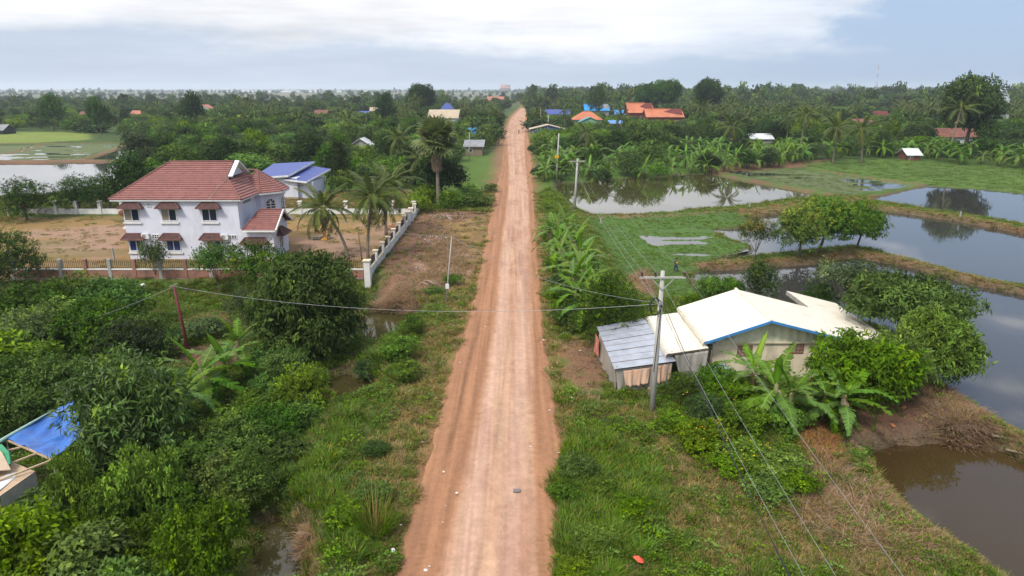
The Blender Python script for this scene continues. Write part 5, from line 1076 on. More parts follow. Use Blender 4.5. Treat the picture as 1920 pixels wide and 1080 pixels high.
# ------------------------------------------------------------------ village houses
def vhouse(label, px0, px1, base, eave, ridge, dep, roof, wall, style='gable', wins=2, over=.6, name='village_house', cat='house', skew=0.0, group=None, zb=0.0, doors=1):
    Y = G(960, base, zb).y; A = P(px0, base, Y); B = P(px1, base, Y); ze = P(px0, eave, Y).z; zr = P(px0, ridge, Y + dep / 2).z; zr = max(zr, ze + .6)
    x0, x1 = A.x + over, B.x - over; T = thing(name, label, cat, ((x0 + x1) / 2, Y + dep / 2, zb), skew, group); hx = (x1 - x0) / 2; hd = dep / 2; ze -= zb; zr -= zb
    b = MB(); b.box((-hx, -hd, -.5), (hx, hd, ze)); 
    if style in ('gable', 'stepped'): b.add([(x, y, z) for x in (-hx, hx) for y, z in ((-hd, ze), (hd, ze), (0, zr - .15))], [(0, 2, 1), (3, 4, 5), (0, 3, 5, 2), (1, 2, 5, 4)])
    if style == 'front': b.add([(x, y, z) for y in (-hd, hd) for x, z in ((-hx, ze), (hx, ze), (0, zr - .15))], [(0, 1, 2), (3, 5, 4), (0, 2, 5, 3), (1, 4, 5, 2)])
    b.build('wall', wall, T); q = hx + over; d = hd + over; zz = ze - .12
    def slope(pts, nm='roof'): b = MB(); b.poly(pts, .12); return b.build(nm, roof, T)
    if style == 'gable' or style == 'stepped':
        f = .0 if style == 'gable' else .42; 
        slope([(-q, -d, zz), (q, -d, zz), (q, 0, zr - (zr - zz) * f * .5), (q * .45, 0, zr - (zr - zz) * f * .5), (q * .45, 0, zr), (-q, 0, zr)] if f else [(-q, -d, zz), (q, -d, zz), (q, 0, zr), (-q, 0, zr)]); slope([(q, d, zz), (-q, d, zz), (-q, 0, zr), (q, 0, zr)])
        if f: b = MB(); b.beam((-q, 0, zr + .1), (q * .4, 0, zr + .1), .4, .3); b.beam((-q, -d, zz + .1), (-q, 0, zr + .1), .25, .4); b.build('ridge', roof, T)
    elif style == 'hip':
        r = max(.5, hx - hd * .8); slope([(-q, -d, zz), (q, -d, zz), (r, 0, zr), (-r, 0, zr)]); slope([(q, d, zz), (-q, d, zz), (-r, 0, zr), (r, 0, zr)]); slope([(-q, d, zz), (-q, -d, zz), (-r, 0, zr)]); slope([(q, -d, zz), (q, d, zz), (r, 0, zr)])
    elif style == 'front': slope([(-q, -d, zz), (0, -d, zr), (0, d, zr), (-q, d, zz)]); slope([(0, -d, zr), (q, -d, zz), (q, d, zz), (0, d, zr)])
    else: slope([(-q, -d, zz), (q, -d, zz), (q, d, zr), (-q, d, zr)])
    for i in range(wins):
        x = -hx + 2 * hx * (i + .5 + (.3 if wins > 1 else 0)) / (wins + .6); w = min(1.3, hx * .5); h = min(1.4, ze * .4); b = MB(); z = ze * .55; b.box((x - w / 2, -hd - .06, z - h / 2), (x + w / 2, -hd + .02, z + h / 2)); fr = b.build('window', M_white, T); b = MB(); b.box((x - w / 2 + .1, -hd - .075, z - h / 2 + .1), (x + w / 2 - .1, -hd - .062, z + h / 2 - .1)); g = b.build('pane', M_glass); g.parent = fr
    if doors: b = MB(); b.box((-hx * .95, -hd - .05, -.4), (-hx * .95 + min(1.1, hx * .5), -hd + .02, min(2.1, ze * .75))); b.build('door', M_wood, T)
    return T
VH = [
 ('dark red hall with an orange stepped roof, further left of the two halls', 1176, 1226, 234, 211, 193, 14, M_orange, M_brickred, 'stepped', 3),
 ('wider and nearer dark red hall with an orange stepped roof', 1210, 1282, 240, 219, 204, 12, M_orange, M_brickred, 'stepped', 4),
 ('house with a bright sky blue roof among the palms', 1095, 1143, 222, 207, 195, 10, M_blueroof, M_greyroof, 'stepped', 2),
 ('house with an orange hip roof below the sky blue one', 1074, 1130, 240, 224, 209, 12, M_orange, M_greenw, 'hip', 2),
 ('pale green house with a dull blue gable roof in front of the orange one', 1086, 1126, 243, 228, 219, 7, M_teal, M_greenw, 'front', 2),
 ('pink brick house with a small blue roof by the round green tree', 1143, 1170, 246, 231, 226, 8, M_bluetrim, M_pink, 'shed', 2),
 ('grey house with a light blue roof left of the orange halls', 1152, 1176, 226, 215, 206, 8, M_bluetrim, M_greyroof, 'gable', 1),
 ('royal blue building near the road with a white lower roof', 1022, 1070, 226, 214, 205, 10, M_deepblue, M_deepblue, 'gable', 2),
 ('low tan-roofed house with blue walls beside the road', 992, 1063, 252, 242, 233, 9, M_tan, M_deepblue, 'front', 2),
 ('small grey shed house at the right of the road end', 1006, 1027, 200, 196, 190, 10, M_greyroof, M_conc, 'gable', 1),
 ('tan-roofed house at the far end of the road', 968, 987, 192, 188, 183, 14, M_tan, M_pink, 'gable', 1),
 ('white house with a wide cream roof left of the road', 801, 860, 240, 221, 206, 11, M_tan, M_lav, 'shed', 3),
 ('house with a deep blue hip roof behind the cream-roofed one', 824, 852, 214, 206, 193, 10, M_deepblue, M_lav, 'hip', 1),
 ('orange temple roof on the horizon left of the road', 939, 957, 171, 165, 159, 30, M_orange, M_brown, 'stepped', 1),
 ('reddish roofed house in the trees just left of the road end', 913, 946, 194, 188, 181, 14, M_pink, M_conc, 'gable', 2),
 ('cream-roofed house deep in the orchard', 692, 720, 214, 208, 201, 9, M_tan, M_conc, 'gable', 1),
 ('blue grey roofed house just left of the cream one in the orchard', 671, 692, 218, 212, 208, 8, M_deepblue, M_conc, 'gable', 1),
 ('long house with a blue roof and red walls on the left skyline', 731, 754, 192, 187, 183, 14, M_bluetrim, M_brickred, 'gable', 2),
 ('white house with a brown roof on the left side of the village', 539, 560, 207, 200, 195, 9, M_brown, M_whitemetal, 'front', 1),
 ('house with a rusty red roof and dark walls amid the left trees', 588, 614, 220, 213, 206, 9, M_brown, M_wood, 'gable', 1),
 ('teal-roofed house beside a white shed', 615, 637, 207, 200, 193, 9, M_teal, M_greenw, 'gable', 1),
 ('white house with a red gable roof on the left', 361, 397, 213, 204, 196, 12, M_pink, M_whitemetal, 'front', 2),
 ('brown wooden house with a brick red roof on the far left', 243, 267, 220, 214, 207, 10, M_pink, M_brickred, 'gable', 1),
 ('small house with a faded brown roof at the left edge of the trees', 146, 168, 220, 215, 209, 8, M_brown, M_wood, 'gable', 1),
 ('blue-roofed white house behind the palms on the left', 376, 399, 197, 191, 186, 12, M_deepblue, M_whitemetal, 'gable', 1),
 ('white house with a long dark red roof in the trees on the right', 1755, 1833, 280, 256, 240, 9, M_brown, M_whitemetal, 'gable', 3),
 ('open shed with a rusty sheet roof', 1606, 1640, 240, 230, 223, 7, M_brown, M_wood, 'shed', 1),
 ('bright red roofed house behind the rusty shed', 1640, 1667, 224, 217, 208, 8, M_brickred, M_whitemetal, 'gable', 1),
 ('pale house with a brown hip roof in the right distance', 1630, 1665, 206, 195, 185, 14, M_brown, M_lav, 'hip', 3),
 ('grey shed with a white-edged roof right of centre in the forest', 1564, 1597, 206, 199, 192, 10, M_greyroof, M_wood, 'gable', 1),
 ('white-roofed shed behind the banana belt', 1406, 1451, 268, 260, 250, 8, M_whitemetal, M_conc, 'gable', 1),
 ('small rusty white shed behind the rice field', 1697, 1728, 300, 290, 278, 5, M_whitemetal, M_brown, 'gable', 1),
 ('dark roadside shed with a dirty white roof', 868, 908, 292, 274, 264, 8, M_greyroof, M_wood, 'shed', 1),
 ('small blue sheet kiosk by the left roadside', 877, 894, 262, 250, 240, 4, M_bluetrim, M_bluetrim, 'shed', 0),
 ('dark tank shed at the left edge', -14, 9, 252, 244, 233, 8, M_greyroof, M_iron, 'gable', 0),
 ('white two-ridge house roof poking out of the orchard', 655, 698, 288, 272, 258, 7, M_whitemetal, M_conc, 'front', 1),
]
VXY = []
for v in VH: t = vhouse(*v); VXY.append((t.location.x, t.location.y, (v[2] - v[1]) / FPX * t.location.y / 2 + 2))
r = random.Random(4)
for i, (px, w) in enumerate(((30, 9), (52, 16), (108, 11), (130, 13), (150, 10), (400, 14), (436, 20), (470, 30), (505, 22), (545, 34), (590, 24), (632, 16), (663, 12), (690, 14), (722, 8))):
    py = 170.6 + r.uniform(-.4, 1.6) - (px > 300) * 1.0; Y = min(G(px, py).y, 3600); A = P(px - w / 2, py, Y); B = P(px + w / 2, py, Y); T = thing('long_shed', 'long pale farm shed far out on the plain near the left horizon', 'shed', ((A.x + B.x) / 2, Y, 0), 0, 'pale sheds on the horizon'); h = (B.x - A.x) / 2
    b = MB(); b.box((-h, -8, -.5), (h, 8, 4)); b.build('wall', M_whitemetal, T); b = MB(); b.poly([(-h - 1, -9, 3.9), (h + 1, -9, 3.9), (h + 1, 0, 8), (-h - 1, 0, 8)], .3); b.poly([(h + 1, 9, 3.9), (-h - 1, 9, 3.9), (-h - 1, 0, 8), (h + 1, 0, 8)], .3); b.build('roof', M_whitemetal, T)

# ------------------------------------------------------------------ poles and cables
def cable(a, b, sag, rad, m, label, name='power_cable', group=None, n=24):
    a = Vector(a); b = Vector(b); mb = MB(); pts = []
    for i in range(n + 1): t = i / n; p = a.lerp(b, t); p.z -= 4 * sag * t * (1 - t); pts.append(p - a)
    mb.tube(pts, rad, 5); o = mb.build(name, m); o.location = a; tag(o, label, 'cable', group); return o
M_wire = mat('aluminium wire', (.30, .30, .30), None, .5, metal=.3); M_black = mat('black cable', (.02, .02, .022), None, .6); M_poleconc = mat('pole concrete', (.44, .42, .39), (.37, .355, .33), .85, 2, .2, 20, grime=(.27, .255, .23), gscale=.9)
def big_pole(px, pybase, pytop, label, arm=1.3, zb=0.0, r0=.19, r1=.12, armed=True, fx=0):
    g = G(px, pybase, zb); top = P(px + fx, pytop, g.y); h = top.z - zb; T = thing('utility_pole', label, 'utility pole', (g.x, g.y, zb)); lean = top.x - g.x; b = MB(); b.tube([(0, 0, -.4), (lean * .5, 0, h * .5), (lean, 0, h)], [r0, (r0 + r1) / 2, r1], 10); b.build('post', M_poleconc, T, smooth=True); pts = []
    if armed:
        z = h - .35; b = MB(); b.box((lean - arm, -.21, z - .05), (lean + arm, -.11, z + .05)); b.build('crossarm', M_poleconc, T)
        for s in (-1, 1): b = MB(); b.beam((lean, -.15, z - .75), (lean + s * .65, -.16, z - .06), .05); b.build('brace', M_conc, T)
        for x in (-arm + .08, -.45, arm - .08): b = MB(); b.tube([(lean + x, -.16, z + .05), (lean + x, -.16, z + .12), (lean + x, -.16, z + .2), (lean + x, -.16, z + .3), (lean + x, -.16, z + .36)], [.03, .09, .06, .10, .04], 8); b.build('insulator', mat('brown porcelain', (.08, .03, .025), None, .25), T); pts.append(Vector((g.x + lean + x, g.y - .16, zb + z + .38)))
    return T, Vector((g.x + lean, g.y, zb + h)), pts
T1, top1, ins1 = big_pole(1222, 772, 508, 'tall concrete utility pole with crossarm beside the zinc shed', fx=21)
T2, top2, ins2 = big_pole(1077, 392, 298, 'concrete utility pole with crossarm at the corner of the far pond', fx=6, r0=.2, r1=.14)
b = MB(T1.location); rc = random.Random(2)
for i in range(7):
    a0 = rc.uniform(0, 6); c = top1 + Vector((-.35, -.1, -2.1)); b.tube([c + Vector((.32 * rc.uniform(.6, 1.2) * math.cos(a0 + q * .7), -.1 + .05 * math.sin(q), .55 * math.sin(a0 + q * .7))) for q in range(9)], .014, 4)
b.build('cable_coil', M_black, T1); b = MB(T1.location); c = top1 + Vector((-.05, -.2, -1.85)); b.box(c - Vector((.12, .05, .12)), c + Vector((.12, .1, .12))); b.build('cable_clamp', M_conc, T1)
b = MB(T1.location); b.tube([top1 + Vector((.0, -.17, -2.0)), top1 + Vector((-.1, -.2, -4)), top1 + Vector((-.22, -.22, -6.2))], .02, 4); b.build('down_cable', M_black, T1)
for i, (a, c) in enumerate(zip(ins1, ins2)): cable(a, c, .9, .007, M_wire, 'thin wire strung from the %s insulator of the near crossarm to the far pond pole' % ('left', 'middle', 'right')[i], group='line wires between the two crossarm poles')
nb = Vector((7.6, -34, 8.6))
for i, x in enumerate((-1.2, -.4, 1.2)): cable(ins1[i], nb + Vector((x, 0, 0)), 1.4, .0065, M_wire, 'thin wire running from the %s insulator of the near crossarm out at bottom right' % ('left', 'middle', 'right')[i], group='line wires towards the camera side', n=60)
for i, (dz, rad, m_) in enumerate(((-1.9, .018, M_black), (-2.3, .009, M_black))): cable(top1 + Vector((.12, -.15, dz)), nb + Vector((-.2 + .5 * i, 0, -2.6 + .3 * i)), 2.4, rad, m_, ('thick black cable sagging from the near pole towards the bottom edge', 'thin black cable sagging beside the thick one')[i], n=60)
cable(top1 + Vector((-.1, -.1, -2.0)), top2 + Vector((0, 0, -1.6)), 1.2, .012, M_wire, 'twisted service cable from the near pole back to the pole at the pond')
def thin_pole(px, pb, pt, label, m, rad=.06, zb=0.0, fx=0, box=None):
    g = G(px, pb, zb); top = P(px + fx, pt, g.y); T = thing('pole', label, 'pole', (g.x, g.y, zb)); b = MB(); l = top - Vector((g.x, g.y, zb)); b.tube([(0, 0, -.3), l * .5, l], [rad * 1.15, rad, rad * .8], 7); b.build('post', m, T, smooth=True)
    if box: b = MB(); c = l * box; b.box((c.x - .16, -.16, c.z - .22), (c.x + .16, -.05, c.z + .22)); b.build('meter_box', M_white, T)
    return T, top
Tt, topt = thin_pole(836, 568, 443, 'thin pale concrete pole with a meter box on the left verge', M_poleconc, .055, 0, 11, .26)
Tr, topr = thin_pole(357, 674, 537, 'leaning dark red steel pole in the clearing', mat('dark red paint', (.15, .02, .03), (.12, .018, .025), .6, 5), .11, -1.1, -31)
b = MB(Tr.location); b.beam(topr + Vector((-.35, 0, -.02)), topr + Vector((.3, 0, .25)), .05); b.beam(topr + Vector((0, 0, -.3)), topr + Vector((.0, 0, .15)), .05); b.build('bracket', M_conc, Tr)
thin_pole(1043, 338, 250, 'pale concrete pole with a yellow plate at the left end of the far pond', M_poleconc, .16, 0, 5)
g = P(1044, 294, G(1043, 338).y - .3); b = MB(); b.box((-.45, -.05, -.3), (.45, .05, .3)); o = b.build('sign_plate', mat('yellow plate', (.65, .38, .02)), None); o.location = g; tag(o, 'small yellow plate fixed on the pole by the far pond', 'sign')
thin_pole(880, 302, 248, 'thin grey pole beside the roadside shed', M_poleconc, .10, 0, 0); thin_pole(1028, 248, 214, 'pale pole right of the road before the blue houses', M_poleconc, .16); thin_pole(1014, 238, 205, 'pale pole near the royal blue building', M_poleconc, .16); thin_pole(1405, 232, 214, 'short white post above the trees', M_poleconc, .12); thin_pole(1005, 206, 184, 'far pole at the road end', M_poleconc, .2)
thin_pole(679, 487, 425, 'dark leaning stick between the coconut trunks', M_wood, .07, 0, -9); thin_pole(749, 405, 350, 'thin grey pipe behind the yard fence', M_conc, .05)
cable(topr, top1 + Vector((-.1, -.1, -1.95)), 1.1, .013, M_wire, 'pale service cable crossing the road from the red pole to the concrete pole'); cable(topr, G(-40, 652, .8) + Vector((0, 0, 0)), .5, .013, M_wire, 'pale service cable running left from the red pole'); cable(topt, top1 + Vector((-.1, -.1, -1.9)), 1.0, .012, M_wire, 'pale service cable crossing the road from the thin pole')
cable(topt, P(662, 418, 76), .4, .012, M_wire, 'faint wire from the thin pole over the white fence'); cable(P(662, 418, 76), P(540, 404, 77), .3, .012, M_wire, 'faint wire going on to the house porch')
# lattice mast on the horizon
def mast():
    Y = 1500; p0 = P(1642.5, 168, Y); p1 = P(1647.5, 122, Y); T = thing('radio_mast', 'thin red and white lattice mast on the right horizon', 'mast', (p0.x, Y, 0)); h = p1.z; 
    for k in range(8):
        b = MB(); z0, z1 = h * k / 8, h * (k + 1) / 8; w = 1.1 * (1 - .5 * k / 8); x = (p1.x - p0.x)
        for sx, sy in ((-1, -1), (1, -1), (0, 1)): b.beam((sx * w + x * k / 8, sy * w, z0), (sx * w * .95 + x * (k + 1) / 8, sy * w * .95, z1), .22)
        for j in range(4): a, c = z0 + (z1 - z0) * j / 4, z0 + (z1 - z0) * (j + 1) / 4; b.beam((-w + x * k / 8, -w, a), (w + x * k / 8, -w, c), .14); b.beam((w + x * k / 8, -w, a), (-w + x * k / 8, -w, c), .14)
        b.build('mast_section', mat('mast red', (.35, .08, .06)) if k % 2 else M_white, T)
mast()

# ------------------------------------------------------------------ tarpaulin shelter, bottom left
def tarp_shed():
    T = thing('tarpaulin_shelter', 'blue tarpaulin stretched over a pale pole frame at the left edge', 'shelter', (-24.5, 29, -1.1)); o = T.location; a = G(12, 823, 1.7); b_ = G(136, 750, 1.9); c = G(158, 816, 1.5); d = G(98, 860, 1.3); V = []; F = []; n = 28
    for j in range(n + 1):
        for i in range(n + 1):
            u, v = i / n, j / n; p = a.lerp(b_, u).lerp(d.lerp(c, u), v); p.z += -.45 * math.sin(math.pi * u) * math.sin(math.pi * v) + .07 * math.sin(9 * u + 14 * v) * math.sin(6 * v + 1) + .06 * math.sin(30 * v + 5 * u) * u + .25 * math.exp(-((v - .42 - .15 * u) / .05) ** 2) * (.4 + .6 * u); V.append(p)
    for j in range(n):
        for i in range(n): k = j * (n + 1) + i; F.append((k, k + 1, k + n + 2, k + n + 1))
    mb = MB(o); mb.add(V, F); x = mb.build('tarpaulin', mat('blue tarpaulin', (.025, .15, .50), (.018, .105, .38), .45, 1.2, .5, 5, grime=(.17, .20, .33), gscale=1.6, spec=.5), T, smooth=True); m_ = x.modifiers.new('thickness', 'SOLIDIFY'); m_.thickness = .012
    mb = MB(o); mb.tube([a.lerp(b_, t) + Vector((0, 0, .06)) for t in (-.15, 0, .25, .5, .7)], [.10, .11, .09, .06, .03], 6); mb.build('rolled_sheet', mat('pale green plastic', (.28, .42, .36), (.22, .34, .30), .5), T, smooth=True)
    for p, q in ((a, d), (a + Vector((-.6, -.3, -.1)), a.lerp(d, .5) + Vector((-.5, -1.2, -.2))), (a.lerp(d, .65) + Vector((0, 0, -.05)), a.lerp(d, .65) + Vector((-1.6, -1.8, -.2))), (d, d + Vector((-1.7, -1.7, -.2))), (a.lerp(d, .35), a.lerp(d, .35) + Vector((-1.8, -1.2, -.1)))):
        mb = MB(o); mb.beam(p + Vector((0, 0, -.06)), q + Vector((0, 0, -.06)), .09, .07); mb.build('rafter', M_plank, T)
    for p in (a, b_, c, d): mb = MB(o); mb.tube([Vector((p.x, p.y, -1.4)), p], .035, 6); mb.build('leg', M_conc, T)
    mb = MB(o); mb.tube([c, c + Vector((-1.2, -1.6, -2.0))], .03, 6); mb.build('guy_pole', M_conc, T); mb = MB(o); mb.poly([d + Vector((.4, .2, -1.2)), d + Vector((1.2, -.1, -1.5)), d + Vector((1.0, -.2, -2.3)), d + Vector((.3, .1, -2.2))], .02); mb.build('grey_net', M_sheetg, T)
    # timber and plastic covered frame in front of it
    T = thing('covered_frame', 'timber frame covered in plastic film and cream boards at the left edge', 'shelter', (-24, 25.5, -1.1)); o = T.location; p = [G(-40, 872, 1.2), G(28, 868, 1.1), G(66, 884, .9), G(0, 930, .9), G(-60, 950, .9)]
    mb = MB(o); mb.poly([p[3], p[2], p[1], p[0], p[4]], .05); mb.build('board_top', M_plank, T); mb = MB(o); q = [v - Vector((0, 0, .75)) for v in p]; mb.add([p[3], p[2], q[2], q[3]], [(0, 1, 2, 3)]); mb.add([p[2] + Vector((.01, 0, 0)), p[1] + Vector((.01, 0, 0)), q[1], q[2]], [(0, 1, 2, 3)]); mb.build('side_film', mat('cloudy plastic film', (.52, .46, .40), (.42, .37, .32), .35, 2, .4, 8), T)
    u = [G(-40, 805, 1.9), G(5, 850, 1.7), G(20, 880, 1.3), G(-50, 885, 1.6)]; mb = MB(o); mb.poly(u[::-1], .05); mb.build('board_top', mat('cream ply', (.55, .42, .30), (.48, .35, .24), .7, 3), T); mb = MB(o); mb.tube([G(0, 838, 1.75), G(14, 852, 1.6), G(18, 872, 1.35)], [.16, .14, .08], 6); mb.build('rolled_sheet', mat('green plastic roll', (.05, .28, .14), None, .5), T)
    mb = MB(o); mb.poly([G(-30, 900, 1.0), G(30, 885, 1.0), G(28, 895, .95), G(-20, 935, .97)][::-1], .03); mb.build('white_sheet', M_white, T)
    for k in range(4): z = p[k if k < 3 else 3]; mb = MB(o); mb.tube([Vector((z.x - .1, z.y, -1.4)), z + Vector((-.1, 0, -.05))], .04, 5); mb.build('leg', M_plank, T)
    s = G(20, 1065, .9); T = thing('solar_panel', 'small dark solar panel with a white rim in the bottom left corner', 'solar panel', (s.x, s.y, .9)); T.rotation_euler = (R(18), R(-4), R(-8)); mb = MB(); mb.box((-.36, -.28, -.02), (.36, .28, .02)); mb.build('frame', M_white, T); mb = MB(); mb.box((-.33, -.25, .021), (.33, .25, .028)); mb.build('cell_sheet', mat('solar cells', (.02, .022, .05), (.03, .03, .06), .15, 20), T); mb = MB(); mb.tube([(0, 0, -.05), (0, .2, -2.1)], .03, 6); mb.build('stand', M_conc, T)
    for i in range(1, 4): mb = MB(); mb.box((-.33, -.25 + i * .125 - .004, .029), (.33, -.25 + i * .125 + .004, .031)); mb.build('cell_line', M_conc, T)
    g = G(231, 864, .3); mb = MB(); mb.poly([(-.2, 0, .6), (.25, .05, .7), (.22, 0, -.3), (.0, 0, -.5), (-.15, 0, -.2)], .08); o = mb.build('red_cloth', mat('orange red cloth', (.60, .06, .02), None, .8)); o.location = g; tag(o, 'orange red cloth hanging at the foot of the mango tree', 'cloth'); b_ = MB()
tarp_shed()

# ------------------------------------------------------------------ people and motorbike
M_skin = mat('skin', (.23, .13, .085), None, .6)
def skinned(name, pts, edges, rad, m, parent, sub=2):
    me = bpy.data.meshes.new(name); bm = bmesh.new(); sl = bm.verts.layers.skin.verify(); vs = [bm.verts.new(p) for p in pts]
    for i, (v, r_) in enumerate(zip(vs, rad)): v[sl].radius = (r_, r_); v[sl].use_root = i == 0
    for a, b in edges: bm.edges.new((vs[a], vs[b]))
    bm.to_mesh(me); bm.free(); o = bpy.data.objects.new(name, me); col.objects.link(o); o.parent = parent; s = o.modifiers.new('skin', 'SKIN'); s.use_smooth_shade = True; q = o.modifiers.new('sub', 'SUBSURF'); q.levels = sub; q.render_levels = sub; me.materials.append(m); return o
def walker():
    g = G(1267, 508, -.32); z = gz(g.x, g.y); T = thing('person', 'person in a dark shirt with a yellow patch and blue trousers walking on the dike', 'person', (g.x, g.y, z), R(20))
    pts = [(0, 0, .92), (0, 0, 1.12), (0, .01, 1.36), (0, 0, 1.48), (0, -.01, 1.60), (0, 0, 1.68), (.19, 0, 1.38), (.25, .05, 1.12), (.24, -.06, .88), (-.19, 0, 1.38), (-.26, -.03, 1.12), (-.22, -.14, .92), (.09, 0, .88), (.10, -.12, .50), (.10, -.03, .07), (.10, -.16, .03), (-.09, 0, .88), (-.10, .08, .50), (-.10, .24, .12), (-.10, .14, .04)]
    E = [(0, 1), (1, 2), (2, 3), (3, 4), (4, 5), (2, 6), (6, 7), (7, 8), (2, 9), (9, 10), (10, 11), (0, 12), (12, 13), (13, 14), (14, 15), (0, 16), (16, 17), (17, 18), (18, 19)]
    rad = [.13, .12, .13, .055, .095, .07, .06, .045, .032, .06, .045, .032, .085, .06, .04, .035, .085, .06, .04, .035]; skinned('body', pts, E, rad, M_skin, T)
    skinned('shirt', [pts[0], pts[1], pts[2], (0, 0, 1.43), pts[6], pts[7], pts[9], pts[10]], [(0, 1), (1, 2), (2, 3), (2, 4), (4, 5), (2, 6), (6, 7)], [.15, .15, .155, .07, .08, .065, .08, .065], mat('dark shirt', (.02, .022, .035)), T); skinned('trousers', [pts[0], pts[12], pts[13], (.10, -.05, .14), pts[16], pts[17], (-.10, .22, .2)], [(0, 1), (1, 2), (2, 3), (0, 4), (4, 5), (5, 6)], [.15, .105, .08, .055, .105, .08, .055], mat('blue trousers', (.035, .06, .11)), T)
    b = MB(); b.tube([(0, 0, 1.60), (0, .01, 1.68), (0, .02, 1.75)], [.10, .11, .05], 8); b.build('hair', mat('black hair', (.015, .012, .01)), T); b = MB(); b.box((-.13, -.185, 1.15), (.13, -.165, 1.36)); b.box((-.13, .165, 1.15), (.13, .185, 1.36)); b.build('shirt_patch', mat('yellow print', (.55, .50, .05)), T)
walker()
def rider():
    g = G(973, 251); T = thing('motorbike', 'small dark motorbike coming down the dirt road', 'motorbike', (g.x, g.y, .08), R(5)); Mb = mat('bike black', (.03, .03, .035), None, .3); Mr = mat('bike red', (.25, .02, .02), None, .3)
    for y in (-.62, .62):
        b = MB(); n = 14; b.tube([(0, y + .27 * math.cos(6.283 * k / n), .3 + .27 * math.sin(6.283 * k / n)) for k in range(n + 1)], .045, 6, False); w = b.build('wheel', Mb, T); b = MB(); b.tube([(-.04, y, .3), (.04, y, .3)], .20, 10); h = b.build('rim', M_conc); h.parent = w
    b = MB(); b.tube([(0, -.62, .32), (0, -.42, .95)], .035, 6); b.tube([(-.32, -.32, 1.0), (0, -.40, .96), (.32, -.32, 1.0)], .02, 5); b.build('handlebar', Mb, T); b = MB(); b.tube([(0, -.40, .75), (0, -.1, .5), (0, .3, .6), (0, .75, .72)], [.10, .16, .17, .07], 8); b.build('body', Mr, T, smooth=True); b = MB(); b.tube([(0, -.08, .76), (0, .3, .80), (0, .7, .82)], [.08, .13, .09], 8); b.build('seat', Mb, T, smooth=True); b = MB(); b.tube([(0, -.55, .85), (0, -.47, .85)], [.09, .1], 8); b.build('headlight', M_white, T)
    Q = thing('person', 'rider in a red brown jacket and helmet on the far motorbike', 'person', (g.x, g.y, .08), R(5)); pts = [(0, .22, .90), (0, .16, 1.15), (0, .08, 1.38), (0, .05, 1.48), (0, .02, 1.62), (.2, .06, 1.36), (.27, -.1, 1.15), (.28, -.30, 1.02), (-.2, .06, 1.36), (-.27, -.1, 1.15), (-.28, -.30, 1.02), (.13, .15, .86), (.2, -.22, .78), (.17, -.05, .35), (.17, -.2, .3), (-.13, .15, .86), (-.2, -.22, .78), (-.17, -.05, .35), (-.17, -.2, .3)]
    E = [(0, 1), (1, 2), (2, 3), (3, 4), (2, 5), (5, 6), (6, 7), (2, 8), (8, 9), (9, 10), (0, 11), (11, 12), (12, 13), (13, 14), (0, 15), (15, 16), (16, 17), (17, 18)]; rad = [.14, .14, .15, .06, .10, .07, .055, .04, .07, .055, .04, .09, .07, .045, .04, .09, .07, .045, .04]; skinned('body', pts, E, rad, M_skin, Q)
    skinned('jacket', [pts[i] for i in (0, 1, 2, 3, 5, 6, 7, 8, 9, 10)], [(0, 1), (1, 2), (2, 3), (2, 4), (4, 5), (5, 6), (2, 7), (7, 8), (8, 9)], [.16, .17, .18, .08, .09, .075, .055, .09, .075, .055], mat('red brown jacket', (.22, .04, .03)), Q); b = MB(); b.tube([(0, .02, 1.54), (0, .02, 1.62), (0, .03, 1.70), (0, .03, 1.77)], [.11, .14, .13, .05], 10); b.build('helmet', Mb, Q, smooth=True)
rider()

# ------------------------------------------------------------------ smoke
def smoke():
    g = P(1876, 214, 300); T = MB(); r = random.Random(9); pts = [(2.5, 0, 4), (1.5, 0, 7), (0, 0, 9.5), (-1.5, 0, 12.5), (-3.0, 0, 16), (-4, 0, 20)]; T.tube(pts, [1.0, 2.2, 3.4, 4.2, 4.2, 2.5], 14); o = T.build('smoke_plume', None, smooth=True); bm = bmesh.new(); bm.from_mesh(o.data); bmesh.ops.recalc_face_normals(bm, faces=bm.faces); bm.to_mesh(o.data); bm.free(); o.location = (g.x, 300, 0); tag(o, 'pale smoke drifting up behind the big tree on the right', 'smoke')
    m = bpy.data.materials.new('smoke'); m.use_nodes = True; N = m.node_tree.nodes; L = m.node_tree.links; N.remove(N['Principled BSDF']); v = N.new('ShaderNodeVolumePrincipled'); v.inputs['Color'].default_value = (.93, .95, 1, 1); tc = N.new('ShaderNodeTexCoord'); t = N.new('ShaderNodeTexNoise'); t.inputs['Scale'].default_value = .16; t.inputs['Detail'].default_value = 4; L.new(tc.outputs['Object'], t.inputs['Vector']); q = N.new('ShaderNodeMapRange'); q.inputs[1].default_value = .38; q.inputs[2].default_value = .72; q.inputs[3].default_value = 0; q.inputs[4].default_value = .45; L.new(t.outputs[0], q.inputs[0]); L.new(q.outputs[0], v.inputs['Density']); L.new(v.outputs[0], N['Material Output'].inputs['Volume']); o.data.materials.append(m)
    cy.volume_step_rate = 1.0; cy.volume_max_steps = 64
smoke()
ZL = -1.1
# ================================================================== PLANTING
def PT(kind, px, py, H, label, var=0, zb=None, r=None, sz=1.0, cat='tree', name='tree', group=None, rz=None, base=None):
    """plant a tree whose crown top shows at bearing (px, py); H its height; or give base=(px,py) of the trunk foot"""
    zb = 0 if zb is None else zb
    if zb == ZL and not base: q_ = 1 + .35 * math.sin(px * .7 + py * 1.3); H *= 1.12 * q_; r = r * (1.0 + .12 * q_)
    if base: g = G(base[0], base[1], zb); x, y = g.x, g.y
    else: x, y = at_top(px, py, H, zb)
    p = PR[kind][var % len(PR[kind])]; s = (r / p.r) if r else H / p.h
    return plant(kind, x, y, s, rz, var, label, cat, name, group, sz=(H / p.h) / s * sz)
